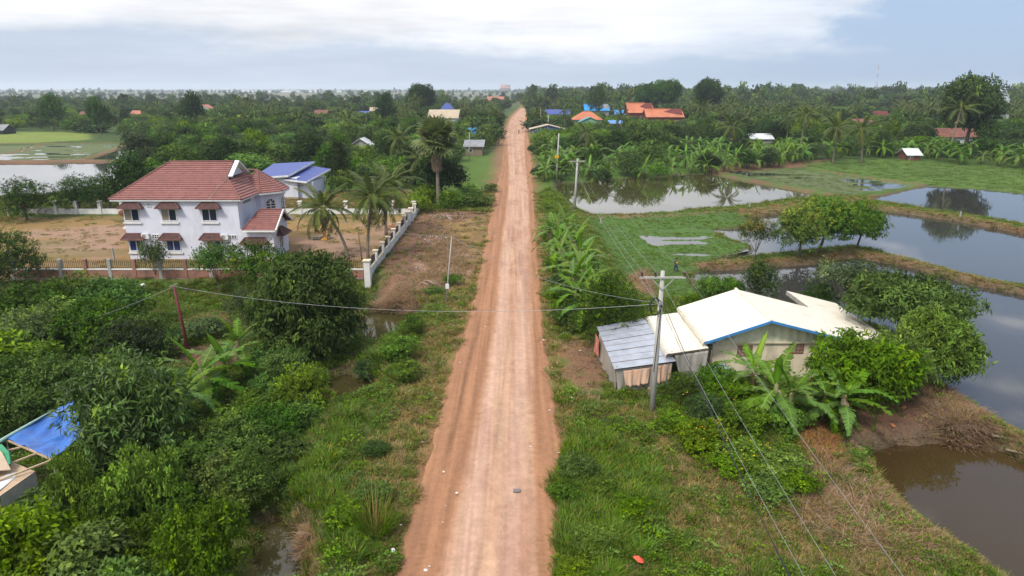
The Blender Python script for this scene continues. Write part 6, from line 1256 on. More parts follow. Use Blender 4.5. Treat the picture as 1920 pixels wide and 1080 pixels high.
# ---- left foreground and thicket
PT('mango_near', 236, 628, 6.6, 'large mango tree with drooping dark leaves and yellow green new growth, beside the blue tarpaulin', zb=ZL, r=3.4, base=(262, 866), rz=.3)
PT('fern_near', 583, 478, 8.0, 'big spreading feathery-leaved tree in front of the end of the brick fence', zb=ZL, r=4.3, base=(582, 664), rz=1.0)
PT('dark_wide', 20, 428, 7.2, 'dark dense tree at the left edge beside the brick fence', zb=ZL, r=4.6, base=(5, 560)); PT('dark_wide', 60, 330, 6.2, 'dark bushy tree before the white wall at the left pond', zb=0, r=5.0, base=(52, 412))
PT('thin', 410, 452, 5.6, 'loose crowned small tree in front of the third lower window', zb=ZL, r=2.4, base=(412, 556)); PT('thin', 492, 447, 6.2, 'taller loose crowned tree in front of the house porch', zb=ZL, r=3.2, base=(488, 572), var=0); PT('thin', 560, 470, 4.6, 'low feathery bush tree beside the brick fence end', zb=ZL, r=2.6, base=(556, 560))
PT('thin', 288, 468, 5.0, 'slender forked small tree with a sparse top against the brick fence', zb=ZL, r=1.5, base=(296, 545), var=1); PT('thin', 468, 545, 4.5, 'half bare grey shrub standing in the clearing', zb=ZL, r=2.0, base=(468, 640), var=1)
for i, (px, py, r_, k, v, H) in enumerate([(60, 540, 3.2, 'bush_fine', 1, 3.6), (130, 520, 3.4, 'bush_fine', 0, 3.6), (195, 530, 3.0, 'bush_fine', 1, 3.4), (95, 570, 3.4, 'bush_fine', 0, 3.8), (30, 585, 3.0, 'bush_fine', 2, 3.4), (165, 570, 2.8, 'bush_fine', 1, 3.2), (10, 630, 2.6, 'bush_broad', 0, 3.4), (75, 620, 2.6, 'bush_fine', 1, 3.0), (130, 630, 2.5, 'bush_fine', 0, 2.8), (40, 670, 2.6, 'bush_fine', 1, 3.0), (100, 672, 2.3, 'bush_fine', 1, 2.8), (60, 720, 2.4, 'bush_fine', 1, 2.6), (118, 722, 2.0, 'bush_broad', 0, 2.4), (20, 735, 2.2, 'bush_fine', 1, 2.2), (190, 625, 2.2, 'bush_fine', 0, 2.6), (225, 600, 2.3, 'bush_fine', 2, 2.6)]):
    PT(k, px, py, H, ['dense bush against the brick fence, leftmost of that row', 'dense bush against the brick fence, middle of that row', 'dense bush against the brick fence, nearest the small white bag', 'large bush just below the row along the brick fence', 'bush at the left edge below the dark tree', 'rounded bush bulging into the clearing from the left', 'broad-leaved bush at the left edge level with the red pole top', 'bush in the middle of the thicket left of the mango tree', 'bush under the pale cable left of the red pole', 'bush above the blue tarpaulin, further left', 'bush between the tarpaulin and the cable', 'bush directly behind the upper edge of the blue tarpaulin', 'small broad-leaved bush touching the far corner of the tarpaulin', 'low bush at the left edge behind the rolled sheet', 'bush behind the top of the mango tree', 'greyish bush between the clearing and the mango tree'][i], var=v, zb=ZL, r=r_, cat='bush', name='bush', group='bushes in the left thicket')
PT('bush_fine', 268, 596, 2.4, 'bright green rounded bush left of the red steel pole', zb=ZL, r=2.3, var=0, cat='bush', name='bush'); PT('bush_fine', 312, 612, 1.8, 'low brownish tangled bush close to the red steel pole', zb=ZL, r=1.5, var=2, cat='bush', name='bush'); PT('bush_fine', 385, 596, 1.3, 'dry brownish heap of shrub in the clearing right of the red pole', zb=ZL, r=1.6, var=2, cat='bush', name='bush')
PT('bush_big', 8, 690, 3.6, 'large-leaved tree cut by the left edge above the tarpaulin', zb=ZL, r=1.8)
for i, (px, py, r_, k, v, H) in enumerate([(350, 790, 1.3, 'bush_fine', 1, 1.4), (430, 775, 1.6, 'bush_fine', 0, 1.7), (490, 735, 1.7, 'bush_fine', 1, 2.0), (380, 800, 2.0, 'bush_fine', 0, 2.5), (440, 800, 2.0, 'bush_fine', 1, 2.4), (500, 770, 1.8, 'bush_fine', 1, 2.2), (330, 830, 1.8, 'bush_fine', 0, 2.2), (520, 700, 2.0, 'bush_fine', 1, 2.8), (570, 690, 1.8, 'bush_fine', 0, 2.2), (400, 860, 1.7, 'bush_broad', 1, 2.2), (470, 850, 1.7, 'bush_fine', 0, 1.9), (530, 840, 1.4, 'bush_fine', 1, 1.5), (340, 690, 1.1, 'bush_fine', 0, 1.2), (515, 650, 2.2, 'bush_fine', 1, 2.8), (560, 640, 1.4, 'bush_fine', 2, 1.6), (535, 655, 1.6, 'bush_fine', 1, 2.2)]):
    PT(k, px, py, H, ['low bush behind the lower banana plant', 'bush below the pair of banana plants', 'bush left of the big-leaved sapling, higher up', 'bush under the lower banana plant', 'bush midway between the mango tree and the sapling', 'bush just left of the big-leaved sapling', 'bush at the right foot of the mango tree', 'bush under the drooping feathery tree', 'bush above the middle ditch pool, on its left', 'broad-leaved bush right of the vine-covered mound', 'low bush below the big-leaved sapling', 'smallest bush on the ditch slope below the sapling', 'bush between the two front banana plants', 'bush right of the single banana in the clearing', 'greyish low bush beside the middle ditch pool', 'bush at the right foot of the big feathery tree'][i], var=v, zb=ZL, r=r_, cat='bush', name='bush', group='bushes between mango tree and ditch')
PT('bush_big', 548, 762, 2.2, 'sapling with big pale green leaves beside the ditch', zb=ZL, r=1.5, cat='shrub', name='shrub')
for i, (px, py, r_, k, v, H, lab) in enumerate([(255, 850, 1.6, 'vine', 0, 2.6, 'bright vine-covered mound right of the red cloth'), (320, 905, 1.7, 'vine', 1, 2.6, 'vine-covered bush below the mango tree'), (120, 905, 2.1, 'bush_broad', 0, 3.0, 'broad-leaved bush with light leaves in the bottom left corner'), (40, 960, 2.0, 'bush_broad', 2, 3.0, 'broad-leaved bush above the solar panel'), (205, 900, 1.2, 'bush_fine', 1, 2.6, 'grey green feathery shrub among the vines'), (140, 1000, 2.0, 'bush_broad', 0, 2.8, 'broad-leaved bush at the bottom edge right of the solar panel'), (240, 985, 1.6, 'vine', 0, 2.2, 'creeper-covered bush in the dark gap at bottom left'),
    (365, 955, 1.7, 'bush_fine', 1, 2.8, 'feathery shrub left of the near ditch pool'), (445, 900, 1.5, 'bush_fine', 0, 2.6, 'yellowish feathery shrub above the near ditch pool'), (330, 1040, 1.5, 'bush_fine', 0, 2.4, 'small-leaved bush on the bottom edge in the left quarter'), (60, 1050, 1.6, 'bush_broad', 2, 2.6, 'broad-leaved bush hanging over the bottom left corner'), (215, 1075, 1.6, 'bush_broad', 0, 2.5, 'broad-leaved bush at the bottom edge by the dark gap'), (120, 860, 1.0, 'bush_broad', 1, 2.8, 'long-leaved sprig bush just below the blue tarpaulin')]):
    PT(k, px, py, H, lab, var=v, zb=ZL, r=r_, cat='bush', name='bush')
banana(*G(452, 690, ZL)[:2], 1.6, 11, 'banana plant with an upright new leaf in the clearing right of the red pole', seed=1, stem=.85)
banana(*G(385, 755, ZL)[:2], 1.75, 12, 'leafy banana plant with broad light leaves at the foot of the red pole', seed=2, stem=.8); banana(*G(426, 728, ZL)[:2], 1.5, 11, 'banana plant squeezed between the red pole clearing and the thicket', seed=3, stem=.8); banana(*G(352, 788, ZL)[:2], 1.4, 10, 'lower banana plant touching the right side of the mango tree', seed=4, stem=.9)
# ---- ditch side weeds and reeds
for px, py, r_, H, k, v, lab in ((745, 640, 1.7, 2.0, 'bush_fine', 0, 'tall weeds on the bank right of the upper ditch pool'), (755, 690, 1.3, 1.4, 'bush_fine', 0, 'light green weeds between the two upper ditch pools'), (690, 650, 1.5, 1.5, 'bush_fine', 2, 'greyish scrub at the left of the upper ditch pool'), (770, 600, 1.2, 1.8, 'bush_fine', 0, 'bright leafy weed by the right rim of the upper ditch pool'), (765, 570, 1.0, .9, 'bush_fine', 0, 'yellow green weed clump hanging over the upper ditch'), (705, 845, .8, .9, 'bush_fine', 1, 'small blue green shrub on the left verge'), (850, 525, 1.2, 1.1, 'bush_fine', 1, 'low dark green shrub by the thin pole'), (815, 545, 1.1, .9, 'bush_fine', 0, 'low grassy shrub left of the thin pole'), (700, 930, 1.0, 1.1, 'bush_fine', 1, 'dark weed clump beside the reeds'), (650, 960, 1.1, 1.0, 'bush_broad', 1, 'leafy weed left of the reeds')):
    PT(k, px, py, H, lab, var=v, zb=-.5, r=r_, cat='weed', name='weed_shrub')
for px, py, r_, H, k, lab in ((1085, 860, 1.2, .9, 'bush_fine', 'grassy weed mound on the right verge, furthest up the road'), (1060, 905, .9, .8, 'bush_fine', 'dark leafy weed at the road edge opposite the grey sack'), (1180, 935, 1.0, .8, 'bush_fine', 'dark weed clump inside the tall grass on the right verge'), (1120, 1000, 1.1, .7, 'bush_fine', 'weed mound on the right verge above the red rag'), (1070, 1050, 1.0, .7, 'bush_fine', 'weed mound on the right verge at the bottom edge'), (1130, 895, .9, .7, 'bush_fine', 'lighter weed clump in the middle of the right verge grass')):
    PT(k, px, py, H, lab, var=int(px) % 2, r=r_, cat='weed', name='weed_shrub')
g = G(706, 1010, -.2); b = tuft(3, 46, 2.9, .03, .35, LM['drygrass'], .42, (.9, 1.0, .6), 0, .15); T = thing('reed_clump', 'tall clump of reeds with pale stalks leaning right on the left verge', 'reeds', (g.x, g.y, gz(g.x, g.y))); part('stalks', b, T); part('blades', tuft(4, 220, 1.7, .035, .55, LM['grass'], .6, (1.2, 1.2, 1)), T)
# ---- compound palms
coconut(*G(653, 486)[:2], 6.0, -2.5, 0, 'leaning coconut palm with pale drooping fronds, leftmost of the three in the yard', 1, 26, 1.0, 5, fs=.95); coconut(*G(690, 488)[:2], 7.3, .9, 0, 'coconut palm with the fullest crown, middle of the three in the yard', 2, 30, 1.0, 3, fs=1.0); coconut(*G(724, 440)[:2], 6.4, .6, 0, 'coconut palm by the gate, rightmost of the three in the yard', 3, 30, 1.05, 3, fs=1.05)
sugar_palm(*G(822, 388)[:2], 11.6, 'tall fan-leaved sugar palm with a shaggy skirt of dead leaves', 2)
# ---- trees behind the yard
for px, py, r_, H, k, v, lab in ((150, 330, 4.0, 5.9, 'dark_wide', 0, 'dark tree behind the white wall left of the house'), (205, 322, 4.0, 6.2, 'dark_wide', 0, 'second dark tree behind the wall, nearest the house roof'), (262, 290, 4.2, 9, 'mid', 1, 'tall dark tree rising behind the left hip of the house'), (340, 262, 5.0, 8.0, 'mid', 2, 'pale topped tree beyond the ridge of the house'), (296, 296, 3.8, 6.8, 'mid', 4, 'tree directly behind the left end of the ridge'),):
    PT(k, px, py, H, lab, var=v, r=r_, base=(px, {150: 398, 205: 396, 262: 392, 340: 345, 296: 385}[px]))
for px, py, k, r_, H in ((860, 360, 'midbush', 3.0, 2.4), (900, 365, 'midbush', 3.0, 2.0), (880, 345, 'midbush', 3.0, 2.4), (835, 360, 'midbush', 2.6, 3.0), (915, 345, 'midbush', 2.2, 1.6), (780, 362, 'midbush', 2.6, 3.2), (800, 345, 'midbush', 2.8, 3.6)):
    PT(k, px, py, H, 'rounded green bush in the overgrown patch left of the road past the dirt lot', var=px % 2, r=r_, cat='bush', name='bush', group='bushes past the dirt lot')
# ---- right side strip beside the road
rb = random.Random(5)
for i, (px, py, s) in enumerate(((1034, 400, 1.0), (1048, 385, .95), (1070, 408, 1.0), (1092, 462, 1.0), (1042, 425, 1.0), (1080, 510, 1.0), (1040, 392, 1.0), (1062, 396, 1.05), (1052, 415, 1.05), (1078, 425, 1.1), (1050, 440, 1.0), (1088, 446, 1.1), (1066, 462, 1.05), (1094, 478, 1.05), (1108, 495, 1.0), (1075, 492, 1.1), (1100, 530, 1.0), (1122, 512, .95))):
    banana(*at_top(px, py + 6, 3.6), s * 1.4, 10, ['banana plant in the roadside row, second from its far end','banana plant at the far end of the roadside row','banana plant standing nearest the pole at the far pond','banana plant on the marsh side halfway along the roadside row','banana plant on the road side in the far part of the row','banana plant close behind the dark conical tree','tall banana plant on the road side near the far end of the row','banana plant on the pond side of the row, next to the utility pole','banana plant in the thick middle of the far half of the row','banana plant facing the short pale post of the marsh','road side banana plant in the middle of the row','marsh side banana plant just past the middle of the row','banana plant in the centre of the row between road and marsh','marsh side banana plant in the near half of the row','banana plant on the marsh edge closest to the dark conical tree','road side banana plant in the near half of the row','nearest banana plant of the roadside row, lowest in the picture','banana plant touching the top of the dark conical tree'][i], 'banana row beside the road', seed=20 + i, stem=.9)
for i, (px, py, r_, H, k, v) in enumerate(((1040, 480, 1.3, 1.8, 'bush_fine', 0), (1055, 510, 1.5, 2.0, 'bush_fine', 2), (1075, 530, 1.5, 2.2, 'bush_fine', 1), (1045, 545, 1.3, 1.6, 'bush_fine', 0), (1060, 580, 1.5, 1.6, 'bush_fine', 1), (1080, 560, 1.3, 2.0, 'bush_fine', 1), (1030, 420, 1.2, 1.4, 'bush_fine', 0), (1025, 380, 1.2, 1.4, 'bush_fine', 0), (1075, 600, 1.0, 1.0, 'bush_broad', 1), (1030, 350, 1.4, 1.0, 'bush_fine', 0), (1180, 560, 1.3, 1.4, 'bush_fine', 2))):
    PT(k, px, py, H, 'green shrub in the strip between the dirt road and the marsh', var=v, r=r_, cat='shrub', name='shrub', group='shrubs beside the road on the right')
PT('dark_tree', 1148, 502, 5.8, 'dense dark conical tree left of the zinc shed', r=2.75, base=(1140, 648), rz=.4)
PT('dark_tree', 1418, 492, 4.8, 'dark upright tree behind the cream roof', r=1.9, zb=-.4, base=(1418, 574)); 
for px, py, r_, H, k, v, lab in ((1335, 528, 1.5, 2.6, 'bush_big', 0, 'light green shrub behind the left cream roof slope'), (1372, 520, 1.4, 2.6, 'bush_big', 0, 'light green shrub beside the dark upright tree'), (1300, 560, 1.2, 1.6, 'bush_fine', 0, 'low shrub behind the lower cream roof')):
    PT(k, px, py, H, lab, var=v, r=r_, zb=-.4, cat='shrub', name='shrub')
# ---- trees on the dike
PT('trio', 1492, 395, 6.0, 'yellowish green round tree, left of the clump on the dike', 0, -.35, 3.2, base=(1497, 484), rz=.4); PT('trio', 1545, 385, 6.8, 'largest round tree in the clump on the dike, in the middle', 1, -.35, 4.2, base=(1535, 475), rz=1.4); PT('trio', 1612, 390, 6.0, 'dark green leaning tree at the right of the clump on the dike', 2, -.35, 3.2, base=(1606, 466), rz=2.4)
PT('blossom', 1418, 420, 5.0, 'small tree with pinkish orange young leaves by the flooded corner', 0, -.35, 2.1, base=(1412, 490))
# ---- right house trees
PT('fern_flat', 1680, 512, 5.6, 'wide layered feathery tree overhanging the big pond behind the house', zb=-.4, r=4.5, base=(1690, 664), rz=.6); PT('thin', 1585, 492, 5.4, 'grey green loose tree behind the right wing of the cream roof', 1, -.4, 3.3, base=(1580, 598)); PT('dark_wide', 1530, 540, 3.0, 'low dark bush behind the notch of the cream roof', zb=-.4, r=1.9, base=(1530, 590), cat='bush', name='bush'); PT('thin', 1640, 505, 4.6, 'second grey green loose tree left of the layered tree', 1, -.4, 2.6, base=(1632, 605))
PT('bush_big', 1605, 612, 4.7, 'bushy large-leaved tree covering the right corner of the cream house', r=3.3, base=(1612, 765), rz=.2); PT('bush_big', 1660, 640, 4.2, 'second large-leaved bush tree against the right wing', r=2.4, base=(1660, 742), rz=2.2)
PT('mango_bright', 1745, 590, 5.2, 'leaning mango tree with yellow green tops on the pond bank right of the house', zb=-.2, r=2.7, base=(1742, 728), rz=3.0)
for i, (px, py, s, n, lab) in enumerate(((1448, 648, 1.12, 10, 'tallest banana plant before the gable wall'), (1478, 668, 1.0, 9, 'banana plant beside the tallest one before the gable wall'), (1575, 682, 1.05, 10, 'banana plant with arching leaves at the right, in front of the bushy tree'), (1408, 640, .95, 7, 'banana plant with one upright long leaf by the satellite dish'), (1540, 700, .9, 8, 'lower banana plant between the two clumps'))):
    banana(*G(px, {648: 785, 668: 792, 682: 800, 640: 745, 700: 790}[py])[:2], s * 1.45, n + 2, lab, seed=40 + i, stem=.85)
for i, (px, py, r_, H, k, v, lab) in enumerate(((1290, 700, 1.6, 2.0, 'dark_wide', 0, 'dark bush hiding the foot of the grey sheet'), (1345, 690, 1.7, 2.2, 'bush_fine', 1, 'fine-leaved bush under the satellite dish'), (1385, 720, 1.7, 2.0, 'bush_fine', 0, 'flowering bush before the house wall'), (1330, 745, 1.6, 1.7, 'dark_wide', 0, 'dark dense bush right of the utility pole'), (1400, 765, 1.5, 1.6, 'bush_fine', 1, 'bush below the tallest banana plant'), (1480, 760, 1.5, 1.5, 'bush_fine', 0, 'bush at the foot of the bananas'), (1510, 640, 1.2, 2.3, 'bush_fine', 0, 'small bush under the right gable window'), (1330, 800, 1.9, 1.3, 'vine', 0, 'creeper mound with yellow flowers'), (1400, 830, 1.9, 1.3, 'vine', 1, 'creeper mound right of the flowered one'), (1460, 850, 1.6, 1.2, 'bush_fine', 0, 'green shrub beside the pinkish heap of sticks'), (1490, 890, 1.3, 1.0, 'bush_broad', 1, 'glossy-leaved shrub left of the heap of sticks'), (1440, 900, 1.3, .9, 'vine', 0, 'low creeper patch near the pond path'), (1260, 780, 1.4, .9, 'bush_fine', 0, 'low weeds at the foot of the utility pole'), (1360, 860, 1.5, .9, 'vine', 1, 'low creeper carpet below the mounds'))):
    PT(k, px, py, H, lab, var=v, r=r_, cat='bush', name='bush')

# ---- beyond the ponds: the banana belt
rb = random.Random(8); used = []
def free(x, y, d):
    for a, b_, c in used:
        if (a - x) ** 2 + (b_ - y) ** 2 < (d + c) ** 2 * .25 * 4 * .25: return False
    return True
n = 0
for i in range(1500):
    if n >= 125: break
    px = rb.uniform(1005, 1505); lo = np.interp(px, [1005, 1045, 1150, 1300, 1420, 1505], [345, 338, 333, 322, 314, 303]); hi = np.interp(px, [1005, 1200, 1505], [290, 285, 280]); py = lo - (lo - hi) * rb.random() ** 1.3
    g = G(px, py)
    if any((g.x - a) ** 2 + (g.y - b_) ** 2 < 5 for a, b_, c in used): continue
    used.append((g.x, g.y, 2)); n += 1
    if py > lo - 14 and px < 1500: banana(g.x, g.y, rb.uniform(1.3, 1.8), 10, 'banana plant standing at the water edge along the far bank of the far pond', 'bananas on the bank of the far pond', seed=100 + i, dead=0)
    else: banana_far(g.x, g.y, rb.uniform(1.4, 1.9), 'banana plant in the thick belt beyond the far pond', 'bananas in the belt beyond the far pond', i)
for i in range(120):
    px = rb.uniform(1500, 1925); py = np.interp(px, [1500, 1560, 1650, 1925], [306, 299, 297, 312]) - rb.uniform(0, 16); g = G(px, py)
    if any((g.x - a) ** 2 + (g.y - b_) ** 2 < 14 for a, b_, c in used): continue
    used.append((g.x, g.y, 2)); banana_far(g.x, g.y, rb.uniform(1.4, 2.0), 'banana plant on the edge of the village behind the green rice field', 'bananas behind the rice field', i)
for i, (px, py, H, r_) in enumerate(((1105, 322, 6, 3.2), (1175, 326, 6, 3.0), (1220, 318, 7, 3.4), (1330, 318, 5, 3.0), (1400, 312, 5, 3.2), (1440, 310, 5, 3), (1480, 303, 5, 3), (1150, 300, 5, 3), (1265, 300, 6, 3.3), (1130, 335, 4, 2.2), (1235, 330, 4.5, 2.2), (1045, 330, 4.5, 2.4), (1010, 335, 3, 2.0), (1075, 310, 4.5, 2.6), (1015, 300, 3.5, 2.4), (1000, 290, 3, 2), (1380, 300, 5, 3), (1300, 296, 5, 3))):
    g = G(px, py); used.append((g.x, g.y, 3)); plant('mid', g.x, g.y, r_ / 3.8, None, (1, 3, 0, 1)[i % 4], 'leafy tree mixed into the banana belt beyond the far pond', 'tree', group='trees in the banana belt', sz=H / 8 / (r_ / 3.8))
for i, (px, py, H, r_) in enumerate(((1760, 293, 6.5, 4), (1835, 292, 6.5, 4), (1880, 294, 6, 4), (1915, 296, 6.5, 4.2), (1720, 288, 6.5, 4), (1650, 289, 7, 4.2), (1590, 291, 7, 4), (1800, 296, 5, 3.4), (1530, 298, 5, 3.4), (1685, 292, 5, 3.4), (1905, 288, 5, 4), (1858, 286, 5, 4))):
    g = G(px, py); used.append((g.x, g.y, 4)); plant('mid', g.x, g.y, r_ / 3.4, None, (0, 4, 1, 3, 2)[i % 5], 'leafy tree at the foot of the giant tree along the rice field', 'tree', group='trees along the rice field', sz=H / 8.6 / (r_ / 3.4), sink=.5)
PT('mid', 1208, 222, 9.5, 'round yellow-flowering tree in front of the dark red halls', 0, 0, 6.4, base=(1215, 296)); used.append((*G(1215, 296)[:2], 6))
# ---- named landmarks
g = G(1805, 292); used.append((g.x, g.y, 9)); plant('giant', g.x, g.y, .92, 1.0, 0, 'giant dark tree towering above everything at the right', 'tree', sz=1.26, sink=1.5)
for i, (px, pb, H, s, lab) in enumerate(((1778, 296, 12.5, 1.35, 'coconut palm with a wide golden green crown against the giant tree'), (1562, 304, 8.5, 1.4, 'leaning coconut palm over the edge of the rice field'), (1615, 302, 8, 1.4, 'coconut palm with hanging fronds, right of the leaning one'), (1498, 290, 12, 1.2, 'tall coconut palm over the banana belt, right of centre'), (1372, 298, 9, 1.2, 'grey looking coconut palm amid the bananas'), (1310, 262, 11, 1.3, 'coconut palm right of the dark red halls'), (1365, 250, 11, 1.3, 'coconut palm above the belt, right of the halls'), (1165, 268, 10, 1.1, 'dark coconut palm before the pink brick house'), (1100, 300, 8, 1.1, 'grey green palm in front of the pale green house'), (1058, 245, 10, 1.1, 'coconut palm beside the royal blue building'), (1150, 222, 13, 1.3, 'palm rising beside the sky blue roof'), (1290, 235, 10, 1.2, 'palm just behind the orange halls'), (745, 335, 10, 1.1, 'coconut palm behind the back fence of the yard'), (800, 352, 7, 1.0, 'bent palm beside the sugar palm'))):
    g = G(px, pb); used.append((g.x, g.y, 4)); (coconut(g.x, g.y, H * .8, (-1) ** i * .9, i, lab, i, 20, s, 2) if G(px, pb).y < 230 else palm_far(g.x, g.y, H * .85, lab, None, i, s))
for px, pt, H, r_, lab in ((1330, 148, 22, 9, 'dark broad tree standing above the skyline right of centre'), (352, 164, 17, 6.5, 'tall dark tree above the palms at the left'), (88, 168, 15, 7, 'tall spreading tree on the left skyline'), (790, 158, 18, 8, 'bright green crowned tree on the skyline left of the road'), (1120, 151, 22, 6, 'lone round crown above the skyline, just right of the road'), (1250, 150, 20, 10, 'wide crown on the skyline over the orange halls'), (720, 168, 15, 6, 'dark pair of crowns on the skyline left of centre'), (178, 176, 13, 6, 'green tree left of the taller palm group'), (1215, 158, 16, 8, 'broad crown left of the wide one on the skyline')):
    zt = H; Y = {22: 430, 17: 300, 15: 330, 18: 420, 20: 470, 13: 300, 16: 450}[H]; q_ = P(px, pt, Y); x = q_.x; H = q_.z; p = PR['giant' if r_ > 7.5 else 'mid'][0]; used.append((x, Y, r_)); plant('giant' if r_ > 7.5 else 'mid', x, Y, r_ / p.r, None, 1, lab, 'tree', sz=(H / p.h) / (r_ / p.r))

# ---- woods: individuals nearby, one mass beyond
OPEN = [pp(q) for q in ([(-400, 246), (60, 246), (180, 250), (250, 262), (300, 268), (300, 300), (240, 312), (240, 400), (-400, 400)], [(60, 300), (262, 300), (240, 420), (-100, 420)], [(480, 330), (600, 322), (640, 360), (800, 352), (790, 410), (440, 410), (440, 345)], [(240, 330), (460, 330), (460, 420), (240, 420)],
    [(840, 292), (940, 284), (950, 400), (840, 400)], [(1000, 310), (1330, 284), (1500, 284), (1640, 294), (1930, 296), (2100, 420), (1000, 420)], [(950, 250), (985, 250), (1000, 350), (920, 350)], [(200, 262), (300, 262), (330, 272), (200, 275)])]
def openland(x, y):
    if abs(x - (road_x(0, y) + road_x(3, y)) / 2) < (road_x(3, y) - road_x(0, y)) / 2 + 2.5 + y * .004: return True
    for q in OPEN:
        if psd(q, np.array([x]), np.array([y]))[0] > 0: return True
    for hx, hy, hr in VXY:
        if abs(x - hx) < hr and -hr - min(26, 14 + hy * .02) < y - hy < hr: return True
    return False
SR = random.Random(77); cells = {}
def proj(x, y, z):
    dp = y * CP - (z - CAM_H) * SP; return 960 + FPX * x / dp, 540 - FPX * (y * SP + (z - CAM_H) * CP) / dp, dp
FIELD2 = [pp([(-400, 214), (120, 212), (260, 222), (330, 240), (335, 266), (180, 248), (-400, 246)]), pp([(170, 250), (330, 262), (300, 272), (170, 270)])]
lowrest = []
SIGHT = [(v[1] - 2, v[2] + 2, v[3] * .45 + v[4] * .55, G(960, v[3]).y) for v in VH] + [(480, 612, 352, 118), (940, 990, 215, 800), (1852, 1906, 212, 296)]
def lowered(x, y, rr, H):
    """low planting in the gardens in front of the houses one can see"""
    for a, b_, lim, Yh in SIGHT:
        if y > Yh: continue
        px, py, dp = proj(x, y, H); rp = FPX * rr * .8 / dp
        if px + rp > a and px - rp < b_:
            while H > .8 and proj(x, y, H)[1] < lim: H -= .4
    return H
def ok(x, y, d):
    k = (int(x // 6), int(y // 6))
    for i in (-1, 0, 1):
        for j in (-1, 0, 1):
            for a, b_, c in cells.get((k[0] + i, k[1] + j), ()):
                if (a - x) ** 2 + (b_ - y) ** 2 < ((c + d) * .72) ** 2: return False
    cells.setdefault(k, []).append((x, y, d)); return True
for u in used: cells.setdefault((int(u[0] // 6), int(u[1] // 6)), []).append(u)
cand = []; y = 112.0
while y < 560:
    w = .80 * y + 8
    for _ in range(int(2 * w / 2.4)):
        x = SR.uniform(-w, w); yy = y + SR.uniform(0, 4); rr = SR.uniform(2.8, 5.2) if yy < 320 else SR.uniform(2.4, 4.4)
        if openland(x, yy) or not ok(x, yy, rr): continue
        cand.append((x, yy, rr))
    y += 4.0
print('candidates', len(cand))
cand.sort(key=lambda c: c[1]); nt = npalm = nb_ = nbn = 0; rest = []
for x, y, rr in cand:
    q = SR.random(); right = x > road_x(3, y); palmy = vnoise(np.array([x * .02]), np.array([y * .02]), 5)[0] > .52 and y > 170; bush = vnoise(np.array([x * .03]), np.array([y * .03]), 9)[0]
    side = 'right' if right else 'left'
    Hm = lowered(x, y, rr, 10.0)
    if any(psd(q_, np.array([x]), np.array([y]))[0] > 0 for q_ in FIELD2):
        if q < .55: continue
        Hm = min(Hm, 4.5 if q < .93 else 7)
    if Hm < 1.2: continue
    if Hm < 5 and nb_ > 150: lowrest.append((x, y, min(1.6, Hm / 2.6))); continue
    if Hm < 5: nb_ += 1; plant('midbush', x, y, min(1.6, Hm / 2.6), None, nb_, 'low garden bush in front of the village houses %s of the road' % side, 'bush', 'bush', 'garden bushes %s of the road' % side); continue
    if palmy and Hm > 9.5 and q < (.38 if right else .16) and npalm < 95:
        npalm += 1; palm_far(x, y, SR.uniform(6.5, 10.5), 'coconut palm in the village groves %s of the road' % side, 'coconut palms %s of the road' % side, npalm, SR.uniform(.95, 1.3)); continue
    if bush > .62 and q < .5 and nb_ < 120:
        nb_ += 1; plant('midbush', x, y, SR.uniform(1.0, 1.7), None, nb_, 'bush in the undergrowth of the village woods %s of the road' % side, 'bush', 'bush', 'wood bushes %s of the road' % side); continue
    if q > .92 and nbn < 50 and y > 150: nbn += 1; banana_far(x, y, SR.uniform(1.3, 1.8), 'banana plant among the trees %s of the road' % side, 'bananas among the trees %s of the road' % side, nbn); continue
    if nt < 285:
        nt += 1; H = min(Hm, SR.uniform(6.0, 10.5) * (1.0 if y < 200 else 1.12)); s = rr / 3.4; plant('mid', x, y, s, None, SR.randrange(6), 'broad leafy tree in the woods %s of the road' % side, 'tree', group='wood trees %s of the road' % side, sz=H / 8.6 / s, sink=.3)
    else: rest.append((x, y, rr))
print('trees', nt, 'palms', npalm, 'bushes', nb_, 'rest', len(rest))
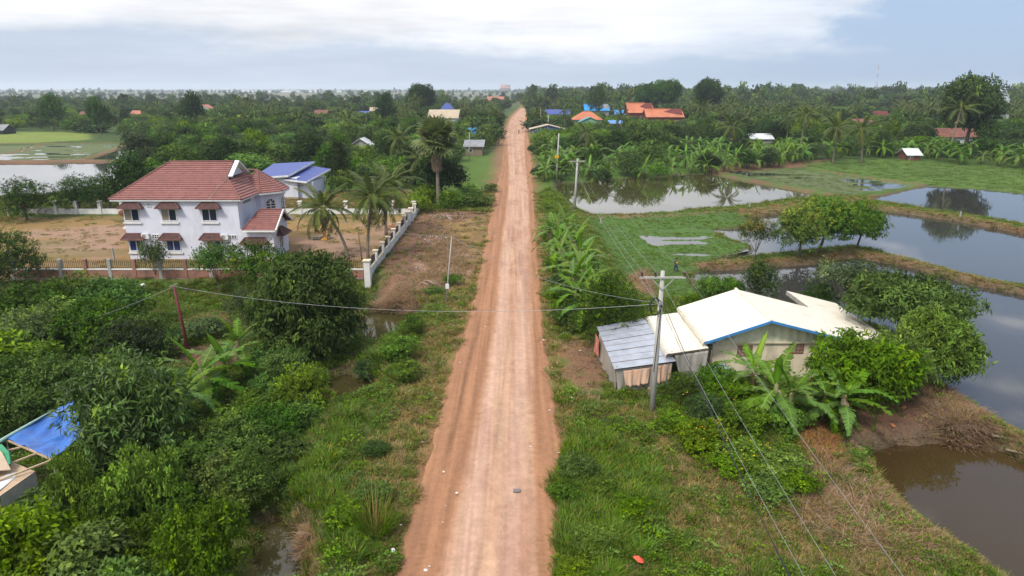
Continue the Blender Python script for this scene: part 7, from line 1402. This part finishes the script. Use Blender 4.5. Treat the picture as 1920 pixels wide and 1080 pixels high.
# the far mass
crv = [tree_proto('crown', 90 + i, 8, 4, rz=3.6, zc=4.2, nl=12, cl=16, m=4, L=1.1, W=.75, mt=LM['far'], droop=.2, low=-.8, young=.08, ycol=(1.5, 1.4, .8), cone=cn, flat=fl).crown for i, (cn, fl) in enumerate(((0, 1), (.3, 1), (0, .6), (.1, .9)))] + [PALMCROWN[0]]
pts = []; rot = []; scl = []; idx = []
for x, y, rr in rest:
    Hm = lowered(x, y, rr, 10.0)
    if Hm < 1.2: continue
    s = rr / 3.5; h = SR.uniform(.7, 1.3) * Hm / 10; k = SR.randrange(4); k = 4 if SR.random() < .05 and Hm > 9.5 else k
    pts.append((x, y, 7.5 if k == 4 else -.3)); rot.append((0, 0, SR.uniform(0, 6.28))); scl.append((s, s, h * .9) if k < 4 else (1.1,) * 3); idx.append(k)
y = 560.0
while y < 5200:
    step = max(5.5, y * .011); w = .80 * y; n = int(2 * w / max(5.5, y * .0085))
    for _ in range(n):
        x = SR.uniform(-w, w); yy = y + SR.uniform(0, step); a = x / yy
        dens = 1.0 if a > .02 else float(np.interp(yy, [560, 800, 950, 1200, 2600, 5200], [.35, .10, .06, .03, .04, .25]))
        if a > .02: dens = float(np.interp(yy, [560, 2000, 5000], [.95, .8, .7]))
        cl = vnoise(np.array([x * .004]), np.array([yy * .0022]), 4)[0]
        if SR.random() > dens * (.45 + 1.1 * cl) or (yy < 800 and abs(x - road_x(1, yy)) < 12): continue
        s = SR.uniform(.8, 1.5) * (1 + yy / 9000) * (1 if a > 0 else .75); k = SR.randrange(4); pts.append((x, yy, -.4)); rot.append((0, 0, SR.uniform(0, 6.28))); tall = SR.random() < .07; f = SR.uniform(1.4, 1.9) if tall else 1; s = s * (f ** .5); scl.append((s, s, s * SR.uniform(.75, 1.15) * f ** .5)); idx.append(k)
    y += step
print('far', len(pts), 'low', len(lowrest)); scatter('undergrowth', [p_.crown for p_ in PR['midbush']], [(x, y, gz(x, y)) for x, y, s in lowrest], [(0, 0, SR.uniform(0, 6)) for _ in lowrest], [s for x, y, s in lowrest], [i % 3 for i in range(len(lowrest))], label='green undergrowth and garden shrubs between the village houses', cat='undergrowth'); scatter('distant_woodland', crv, pts, rot, scl, idx, label='dark green mass of woodland reaching to the horizon', cat='woodland')

# ---- grass, weeds, rice
r = np.random.RandomState(3)
TU = [tuft(i, 26, .34, .022, .22, LM['grass'], .7, (1, 1, 1), .15) for i in range(3)] + [tuft(10 + i, 26, .28, .022, .24, LM['drygrass'], .9, (1, 1, 1), 0) for i in range(2)] + [tuft(20 + i, 34, .55, .028, .3, LM['grass'], .6, (1.15, 1.15, .9), .06) for i in range(2)] + [weedclump(30 + i, 60, .35, .12, .07, .38, LM['weed']) for i in range(2)] + [weedclump(34, 70, .6, .16, .08, .45, LM['broad'])] + [tuft(40, 22, .22, .04, .3, LM['litter'], 1.6, (1, 1, 1), 0)]
N = 150000; y = 18 + (130 - 18) * r.rand(N) ** 1.35; x = (r.rand(N) * 2 - 1) * (.82 * y + 5)
h = terrain(x, y); keep = np.ones(N, bool)
e = np.minimum(x - road_x(0, y), road_x(3, y) - x); nn = fbm(x * .6, y * .6, 41, 4); keep &= e < (-.15 + (nn - .5) * 1.6)
lev = np.full(N, -99.); 
for w, poly in list(zip(WATERS, WPOLY)): s = psd(poly, x, y); keep &= ~((s > -.8) & (h < w[1] + .04))
for s_, poly in zip(SHALLOW, SPOLY): keep &= ~((psd(poly, x, y) > 0) & ((h < s_[1] + .01) | (y > 95)))
yard = (psd(YARD, x, y) > 0); keep &= ~(yard & (nn < .56)); keep &= ~((x > -44.4) & (x < -27) & (y > 76.5) & (y < 89))
for q in ([(6.4, 40.8), (10.8, 41.8), (13.5, 42.8), (26.5, 42.8), (26.5, 54), (10, 49)],): keep &= psd(q, x, y) < 0
lot = psd(pp(ZONES[4][0]), x, y); soilb = psd(pp(ZONES[12][0], -.2), x, y); red = psd(pp(ZONES[8][0], -1.1), x, y); side = psd(pp(ZONES[10][0]), x, y)
bare = np.maximum(np.maximum(lot, soilb), np.maximum(red, side)); keep &= ~((bare > -.1) & (r.rand(N) > .10 + .35 * (nn > .55)))
x, y, h, nn, yard, bare = (a[keep] for a in (x, y, h, nn, yard, bare)); n = len(x); cc = ground_colour(x, y); dryness = cc[:, 0] / (cc[:, 1] + 1e-6)
q = r.rand(n) + .25 * (fbm(x * .3, y * .3, 55, 3) - .5); idx = np.where(q < .66, r.randint(0, 3, n), np.where(q < .88, r.randint(3, 5, n), r.randint(7, 9, n))); dry = dryness > .95; idx = np.where(dry & (r.rand(n) < .62), r.randint(3, 5, n), idx)
lush = [psd(pp(z_, l_), x, y) > (nn - .5) * 2 for z_, l_ in (([(1055, 830), (1100, 805), (1190, 850), (1260, 930), (1240, 990), (1190, 1010), (1170, 1100), (1040, 1100), (1035, 900)], 0), ([(620, 900), (660, 800), (760, 620), (800, 560), (770, 560), (700, 700), (640, 830), (560, 900), (600, 1000), (640, 1080), (700, 1080), (690, 980)], -.6), ([(1010, 300), (1040, 300), (1060, 400), (1020, 400)], 0))]
lu = lush[0] | lush[1] | lush[2]; idx = np.where(lu & (r.rand(n) < .75), r.randint(5, 7, n), idx)
marsh = psd(MARSH, x, y) > 0; idx = np.where(marsh, np.where(r.rand(n) < .8, r.randint(0, 3, n), 8), idx); low = (r.rand(n) < .9) & (psd(LOW_L, x, y) > 1.5) & (psd(pp([(235, 545), (480, 545), (540, 560), (480, 640), (430, 700), (320, 700), (300, 640), (240, 600)], -1.1), x, y) < 0) & (y < 62); idx = np.where(low & (r.rand(n) < .7), np.where(r.rand(n) < .3, r.randint(7, 9, n), 10), idx)
idx = np.where((bare > 0) & (r.rand(n) < .6), 10, idx)
idx = np.where((y > 64) & (idx >= 7) & (idx < 10), r.randint(0, 3, n), idx); clump = .55 + 1.1 * fbm(x * 1.1, y * 1.1, 88, 3); sc = clump * (.6 + .6 * r.rand(n)) * (.8 + y / 140) * np.where(marsh, .6, 1) * np.where(yard, .5, 1) * np.where((x > 0) & (y > 64), .7, 1)
scatter('grass', TU, np.stack([x, y, h - .02], 1), np.stack([0 * x, 0 * x, r.rand(n) * 6.28], 1), sc, idx, label='rough grass and weeds over the verges and open ground', cat='grass')
print('grass', n)
# dry straw and sticks
N = 9000; X = []; 
for poly, z, k in (([(1470, 930), (1560, 900), (1640, 930), (1700, 990), (1760, 1050), (1600, 1040), (1500, 980)], -.3, .11), ([(1500, 790), (1545, 800), (1585, 900), (1535, 890)], 0, .2), ([(1770, 770), (1830, 780), (1850, 822), (1780, 812)], -.2, .22), ([(700, 560), (800, 520), (830, 560), (740, 590), (690, 600)], -.5, .35), ([(790, 480), (850, 440), (880, 500), (820, 540)], 0, .2), ([(545, 1000), (590, 990), (590, 1030), (550, 1025)], -.8, .03), ([(370, 600), (410, 590), (430, 620), (380, 625)], -1.1, .1), ([(1180, 520), (1210, 500), (1225, 560), (1195, 570)], -.3, .15), ([(1625, 700), (1720, 690), (1820, 780), (1760, 780)], -.2, .2)):
    q = np.array(pp(poly, z)); lo, hi = q.min(0), q.max(0); p = lo + (hi - lo) * r.rand(int(N * k), 2); p = p[psd([tuple(v) for v in q], p[:, 0], p[:, 1]) > 0]; X.append(p)
X = np.concatenate(X); hz_ = terrain(X[:, 0], X[:, 1]); kp = hz_ > -1.55; X = X[kp]; hz_ = hz_[kp]; n = len(X)
st = tuft(50, 16, .55, .018, .35, LM['drygrass'], 2.6, (.9, .85, .8)); st2 = tuft(51, 16, .7, .022, .4, LM['litter'], 2.8, (1.5, 1.4, 1.4)); st3 = tuft(52, 18, .5, .03, .3, LM['drygrass'], 1.6, (1.1, .8, .75))
scatter('straw_and_sticks', [st, st2, st3], np.stack([X[:, 0], X[:, 1], hz_], 1), np.stack([0 * X[:, 0]] * 2 + [r.rand(n) * 6.28], 1), .7 + .8 * r.rand(n), np.where((X[:, 0] > 13) & (X[:, 1] > 32) & (X[:, 0] < 18.5) & (X[:, 1] < 38), 2, r.randint(0, 2, n)), label='dry straw, cut reeds and sticks strewn over the banks', cat='straw')
# rice on the far fields
N = 26000; y = 100 + 130 * r.rand(N); x = -130 + 300 * r.rand(N); s1 = psd(pp(ZONES[16][0], -.6), x, y); s2 = np.full(N, -1.)
for s_, poly in zip(SHALLOW[:-1], SPOLY): s2 = np.maximum(s2, psd(poly, x, y))
h = terrain(x, y); kp = (s1 > 0) | ((s2 > .5) & (h > -.72) & (r.rand(N) < .6)); x, y, h = x[kp], y[kp], h[kp]; n = len(x); print('rice', n)
scatter('rice', [tuft(60 + i, 40, .16, .05, .8, LM['rice'], .4) for i in range(2)], np.stack([x, y, h], 1), np.stack([0 * x, 0 * x, r.rand(n) * 6.28], 1), .8 + .5 * r.rand(n), r.randint(0, 2, n), label='young rice shoots in the flooded fields', cat='rice')
# reeds and weed along the pond rims
N = 60000; y = 24 + 100 * r.rand(N) ** 1.3; x = (r.rand(N) * 2 - 1) * (.8 * y + 3); h = terrain(x, y); sel = np.zeros(N, bool)
for w, poly in zip(WATERS, WPOLY): s = psd(poly, x, y); sel |= (np.abs(s + .1) < .75) & (h > w[1] - .25) & (h < w[1] + .22) & (fbm(x * .5, y * .5, 66, 3) > .46)
x, y, h = x[sel], y[sel], h[sel]; n = len(x); print('rim', n)
scatter('rim_weeds', [tuft(80, 22, .5, .03, .3, LM['grass'], .8, (.9, .9, .8), .3), weedclump(81, 40, .12, .12, .09, .5, LM['weed'], (.6, .6, .6)), tuft(82, 16, .4, .03, .4, LM['litter'], 2.2)], np.stack([x, y, np.maximum(h, h + .02)], 1), np.stack([0 * x, 0 * x, r.rand(n) * 6.28], 1), (.5 + .7 * r.rand(n)) * (.8 + y / 160), r.choice(3, n, p=(.5, .25, .25)), label='reeds and wet weeds along the rims of the ponds', cat='weeds')
# flowers in the creeper mounds
X = []
for px, py in ((1330, 800), (1390, 835), (1440, 860), (1300, 740), (1350, 860), (1370, 760)):
    c = G(px, py + 12, .8); 
    for _ in range(6): X.append((c.x + r.normal() * .9, c.y + r.normal() * .7, 1.0 + r.rand() * .4))
fm = weedclump(70, 6, .05, .10, .09, .07, LM['flower']); n = len(X); scatter('yellow_flowers', [fm], X, np.zeros((n, 3)), (.35 + .35 * r.rand(n)), np.zeros(n, int), label='tiny yellow flowers in the creepers below the house', cat='flowers')

# ---- stones, litter, cloth
def stone(px, py, z, s, seed, label, m=None, name='rock', sc=(1, 1.3, .7)):
    g = G(px, py, z); me = bpy.data.meshes.new(name); bm = bmesh.new(); bmesh.ops.create_icosphere(bm, subdivisions=3, radius=s)
    for v in bm.verts:
        p = v.co * (2.2 / s) + Vector((seed * 3.1, 0, 0)); k = 1 + .35 * (float(vnoise(np.array([p.x + p.z]), np.array([p.y - p.z]), seed)[0]) - .5) * 2; v.co = Vector((v.co.x * k * sc[0], v.co.y * k * sc[1], v.co.z * k * sc[2]))
    bm.to_mesh(me); bm.free(); me.materials.append(m or mat('brown stone', (.27, .21, .17), (.17, .13, .10), .9, 4, .5, 12)); o = bpy.data.objects.new(name, me); col.objects.link(o); o.location = (g.x, g.y, z + s * .2); o.rotation_euler = (0, .15, seed * 1.3); tag(o, label, 'rock'); return o
stone(1610, 905, -.75, .42, 1, 'long brown rock at the left rim of the near pond'); stone(1718, 1012, -.75, .40, 2, 'squarish brown rock on the lower bank of the near pond'); stone(1601, 849, -.7, .22, 3, 'small grey rock at the top left of the near pond'); stone(1397, 841, .3, .24, 4, 'reddish stone in the creeper mound', None, sc=(1, 1, .9)); stone(1603, 877, -.8, .12, 5, 'small pale stone by the water left of the near pond')
lr = random.Random(12); lit = []
for px, py in ((832, 888), (857, 928), (835, 952), (830, 983), (798, 1073), (805, 1066), (752, 988), (1048, 852), (995, 840), (1088, 660), (1045, 683), (1072, 748), (1030, 772), (1019, 640), (890, 542), (904, 404), (905, 424), (998, 372), (1002, 403), (894, 693), (1342, 1079), (792, 832), (910, 615), (862, 682)):
    g = G(px, py); s = lr.uniform(.05, .10); b = MB(); b.add([(lr.uniform(-1, 1) * .02 + s * a, s * c, .10 + lr.uniform(0, .03)) for a, c in ((-1, -.6), (1, -.8), (.8, .7), (-.6, 1))] + [(0, 0, .10 + s * .5)], [(0, 1, 4), (1, 2, 4), (2, 3, 4), (3, 0, 4), (3, 2, 1, 0)]); o = b.build('litter', mat('white scrap', (.62, .58, .54), (.5, .45, .42), .8)); o.location = (g.x, g.y, 0); tag(o, 'white scrap of litter lying along the dirt road', 'litter', 'scraps along the road')
for px, py, z in ((1320, 190 + 18, 0), ):
    pass
b = MB(); g = G(737, 1037, 0); b.add([(-.09, -.06, 0), (.08, -.09, .02), (.11, .03, .05), (0, .14, .08), (-.08, .06, .06), (0, 0, .09)], [(0, 1, 5), (1, 2, 5), (2, 3, 5), (3, 4, 5), (4, 0, 5), (4, 3, 2, 1, 0)]); o = b.build('plastic_bag', M_white); o.location = (g.x, g.y, gz(g.x, g.y) + .12); tag(o, 'crumpled white plastic bag in the left verge near the bottom', 'bag')
b = MB(); g = G(1195, 1063, 0); b.add([(-.2, .12, .1), (0, -.16, .04), (.2, -.2, .03), (.26, -.05, .06), (.05, .1, .16), (-.1, .2, .1)], [(0, 1, 4), (1, 2, 4), (2, 3, 4), (4, 5, 0), (5, 4, 3, 2, 1, 0)]); o = b.build('red_rag', mat('orange red rag', (.72, .10, .05), None, .8)); o.location = (g.x, g.y, gz(g.x, g.y) + .30); tag(o, 'orange red rag lying in the grass near the bottom', 'cloth')
b = MB(); g = G(969, 924, 0); b.poly([(-.17, -.15, 0), (.15, -.12, 0), (.19, .1, 0), (.08, .16, 0), (-.02, .12, 0), (-.17, .17, 0)], .03); o = b.build('road_patch', mat('grey flattened sack', (.12, .11, .12), (.19, .17, .17), .9, 14)); o.location = (g.x, g.y, .145); tag(o, 'flattened grey sack lying on the road', 'sack')
b = MB(); g = G(270, 544, -1.1); b.tube([(-.3, 0, .12), (0, 0, .2), (.3, .05, .1)], [.08, .16, .06], 7); o = b.build('plastic_bag', M_white, smooth=True); o.location = (g.x, g.y, gz(g.x, g.y)); tag(o, 'white plastic bag at the foot of the brick fence', 'bag')
# rubbish heap by the lot: many small scraps nobody would count
V = []; F = []; C2 = []; rr = np.random.RandomState(6)
for px, py, n_, sp in ((828, 408, 50, 1.4), (850, 405, 26, 1.4), (812, 449, 26, 1.3), (835, 440, 12, 1.2), (790, 480, 12, 2.5)):
    g = G(px, py)
    for _ in range(n_):
        s = rr.uniform(.04, .12); cx_, cy_ = g.x + rr.normal() * sp, g.y + rr.normal() * sp * .9; z = gz(cx_, cy_) + .05; k = len(V); a = rr.uniform(0, 6); V += [(cx_ + s * math.cos(a + t), cy_ + s * math.sin(a + t), z + rr.uniform(0, .1)) for t in (0, 1.5, 3.1, 4.6)] + [(cx_, cy_, z + .12)]; F += [(k, k + 1, k + 4), (k + 1, k + 2, k + 4), (k + 2, k + 3, k + 4), (k + 3, k, k + 4)]; c = [(.42, .40, .38), (.28, .25, .23), (.25, .35, .45), (.5, .4, .35)][rr.choice(4, p=(.5, .25, .1, .15))]; C2 += [c] * 5
me = npmesh('rubbish', np.array(V), np.array(F), LM['litter'].copy(), {'tint': np.array(C2)}); nt_ = me.materials[0].node_tree
for nd in nt_.nodes:
    if nd.type == 'MIX' and nd.blend_type == 'MULTIPLY': nd.inputs[7].default_value = (1, 1, 1, 1)
o = bpy.data.objects.new('rubbish', me); col.objects.link(o); tag(o, 'scattered rubbish and rubble on the dirt lot left of the road', 'rubbish', None, 'stuff')
# fallen frond, posts, bricks
g = G(785, 540); t = thing('fallen_frond', 'dry grey fallen palm frond at the edge of the dirt lot', 'palm frond', (g.x, g.y, gz(g.x, g.y) + .35), .2); part('blade', FDEAD, t, rot=(0, -.75, 0))
for px, py, z, hh, lab in ((1126, 420, -.5, .9, 'short pale post at the corner of the marsh'), (1405, 390, -.4, .8, 'short pale post on the dike of the far pond'), (1800, 407, -.3, .9, 'short pale post on the dike at the right'), (17, 408, 0, 1.3, 'grey concrete post before the left wall'), (40, 405, 0, 1.3, 'grey concrete post beside the left wall'), (214, 488, 0, 1.5, 'short timber post at the corner of the big house'), (856, 333, 0, 1.5, 'short white post in the green patch left of the road'), (861, 325, 0, 1.5, 'grey post beside the short white one')):
    g = G(px, py, z); b = MB(); b.box((-.09, -.09, -.3), (.09, .09, hh)); o = b.build('post', M_conc, None, bev=.015); o.location = (g.x, g.y, z); tag(o, lab, 'post')
for px, py, lab in ((1660, 777, 'orange brick lying on the bare bank'), (1673, 800, 'orange brick nearest the pond on the bare bank'), (1694, 768, 'orange brick furthest right on the bare bank')):
    g = G(px, py, -.1); b = MB(); b.box((-.16, -.09, 0), (.16, .09, .1)); o = b.build('brick', mat('orange brick', (.55, .20, .09), None, .9), None, bev=.01); o.location = (g.x, g.y, gz(g.x, g.y) + .02); o.rotation_euler = (0, 0, px); tag(o, lab, 'brick')
g = G(733, 428); b = MB(); rr2 = random.Random(3)
V = []; 
for _ in range(26): a, c = rr2.gauss(0, .5), rr2.gauss(0, .4); z = max(0, .45 - (a * a + c * c) * .5); b.beam((a - .12, c, z), (a + .12, c + .05, z), .11, .08)
o = b.build('brick_heap', mat('orange brick', (.55, .20, .09), None, .9), None, kind='stuff'); o.location = (g.x, g.y, 0); tag(o, 'small heap of orange bricks behind the white fence', 'bricks')
# two planks on the grassy bank at the right
for px, py, a, lab in ((1875, 1036 - 0, 0, ''),): pass
for px, py, a, lab in ((1878, 812 + 10, -.5, 'grey plank lying on the grassy bank near the right edge'), (1908, 838, -.6, 'brown board lying on the grassy bank at the right edge')):
    g = G(px, py, -.3); b = MB(); b.box((-.5, -.09, 0), (.5, .09, .05)); o = b.build('plank', M_wood); o.location = (g.x, g.y, gz(g.x, g.y) + .12); o.rotation_euler = (0, 0, a); tag(o, lab, 'plank')
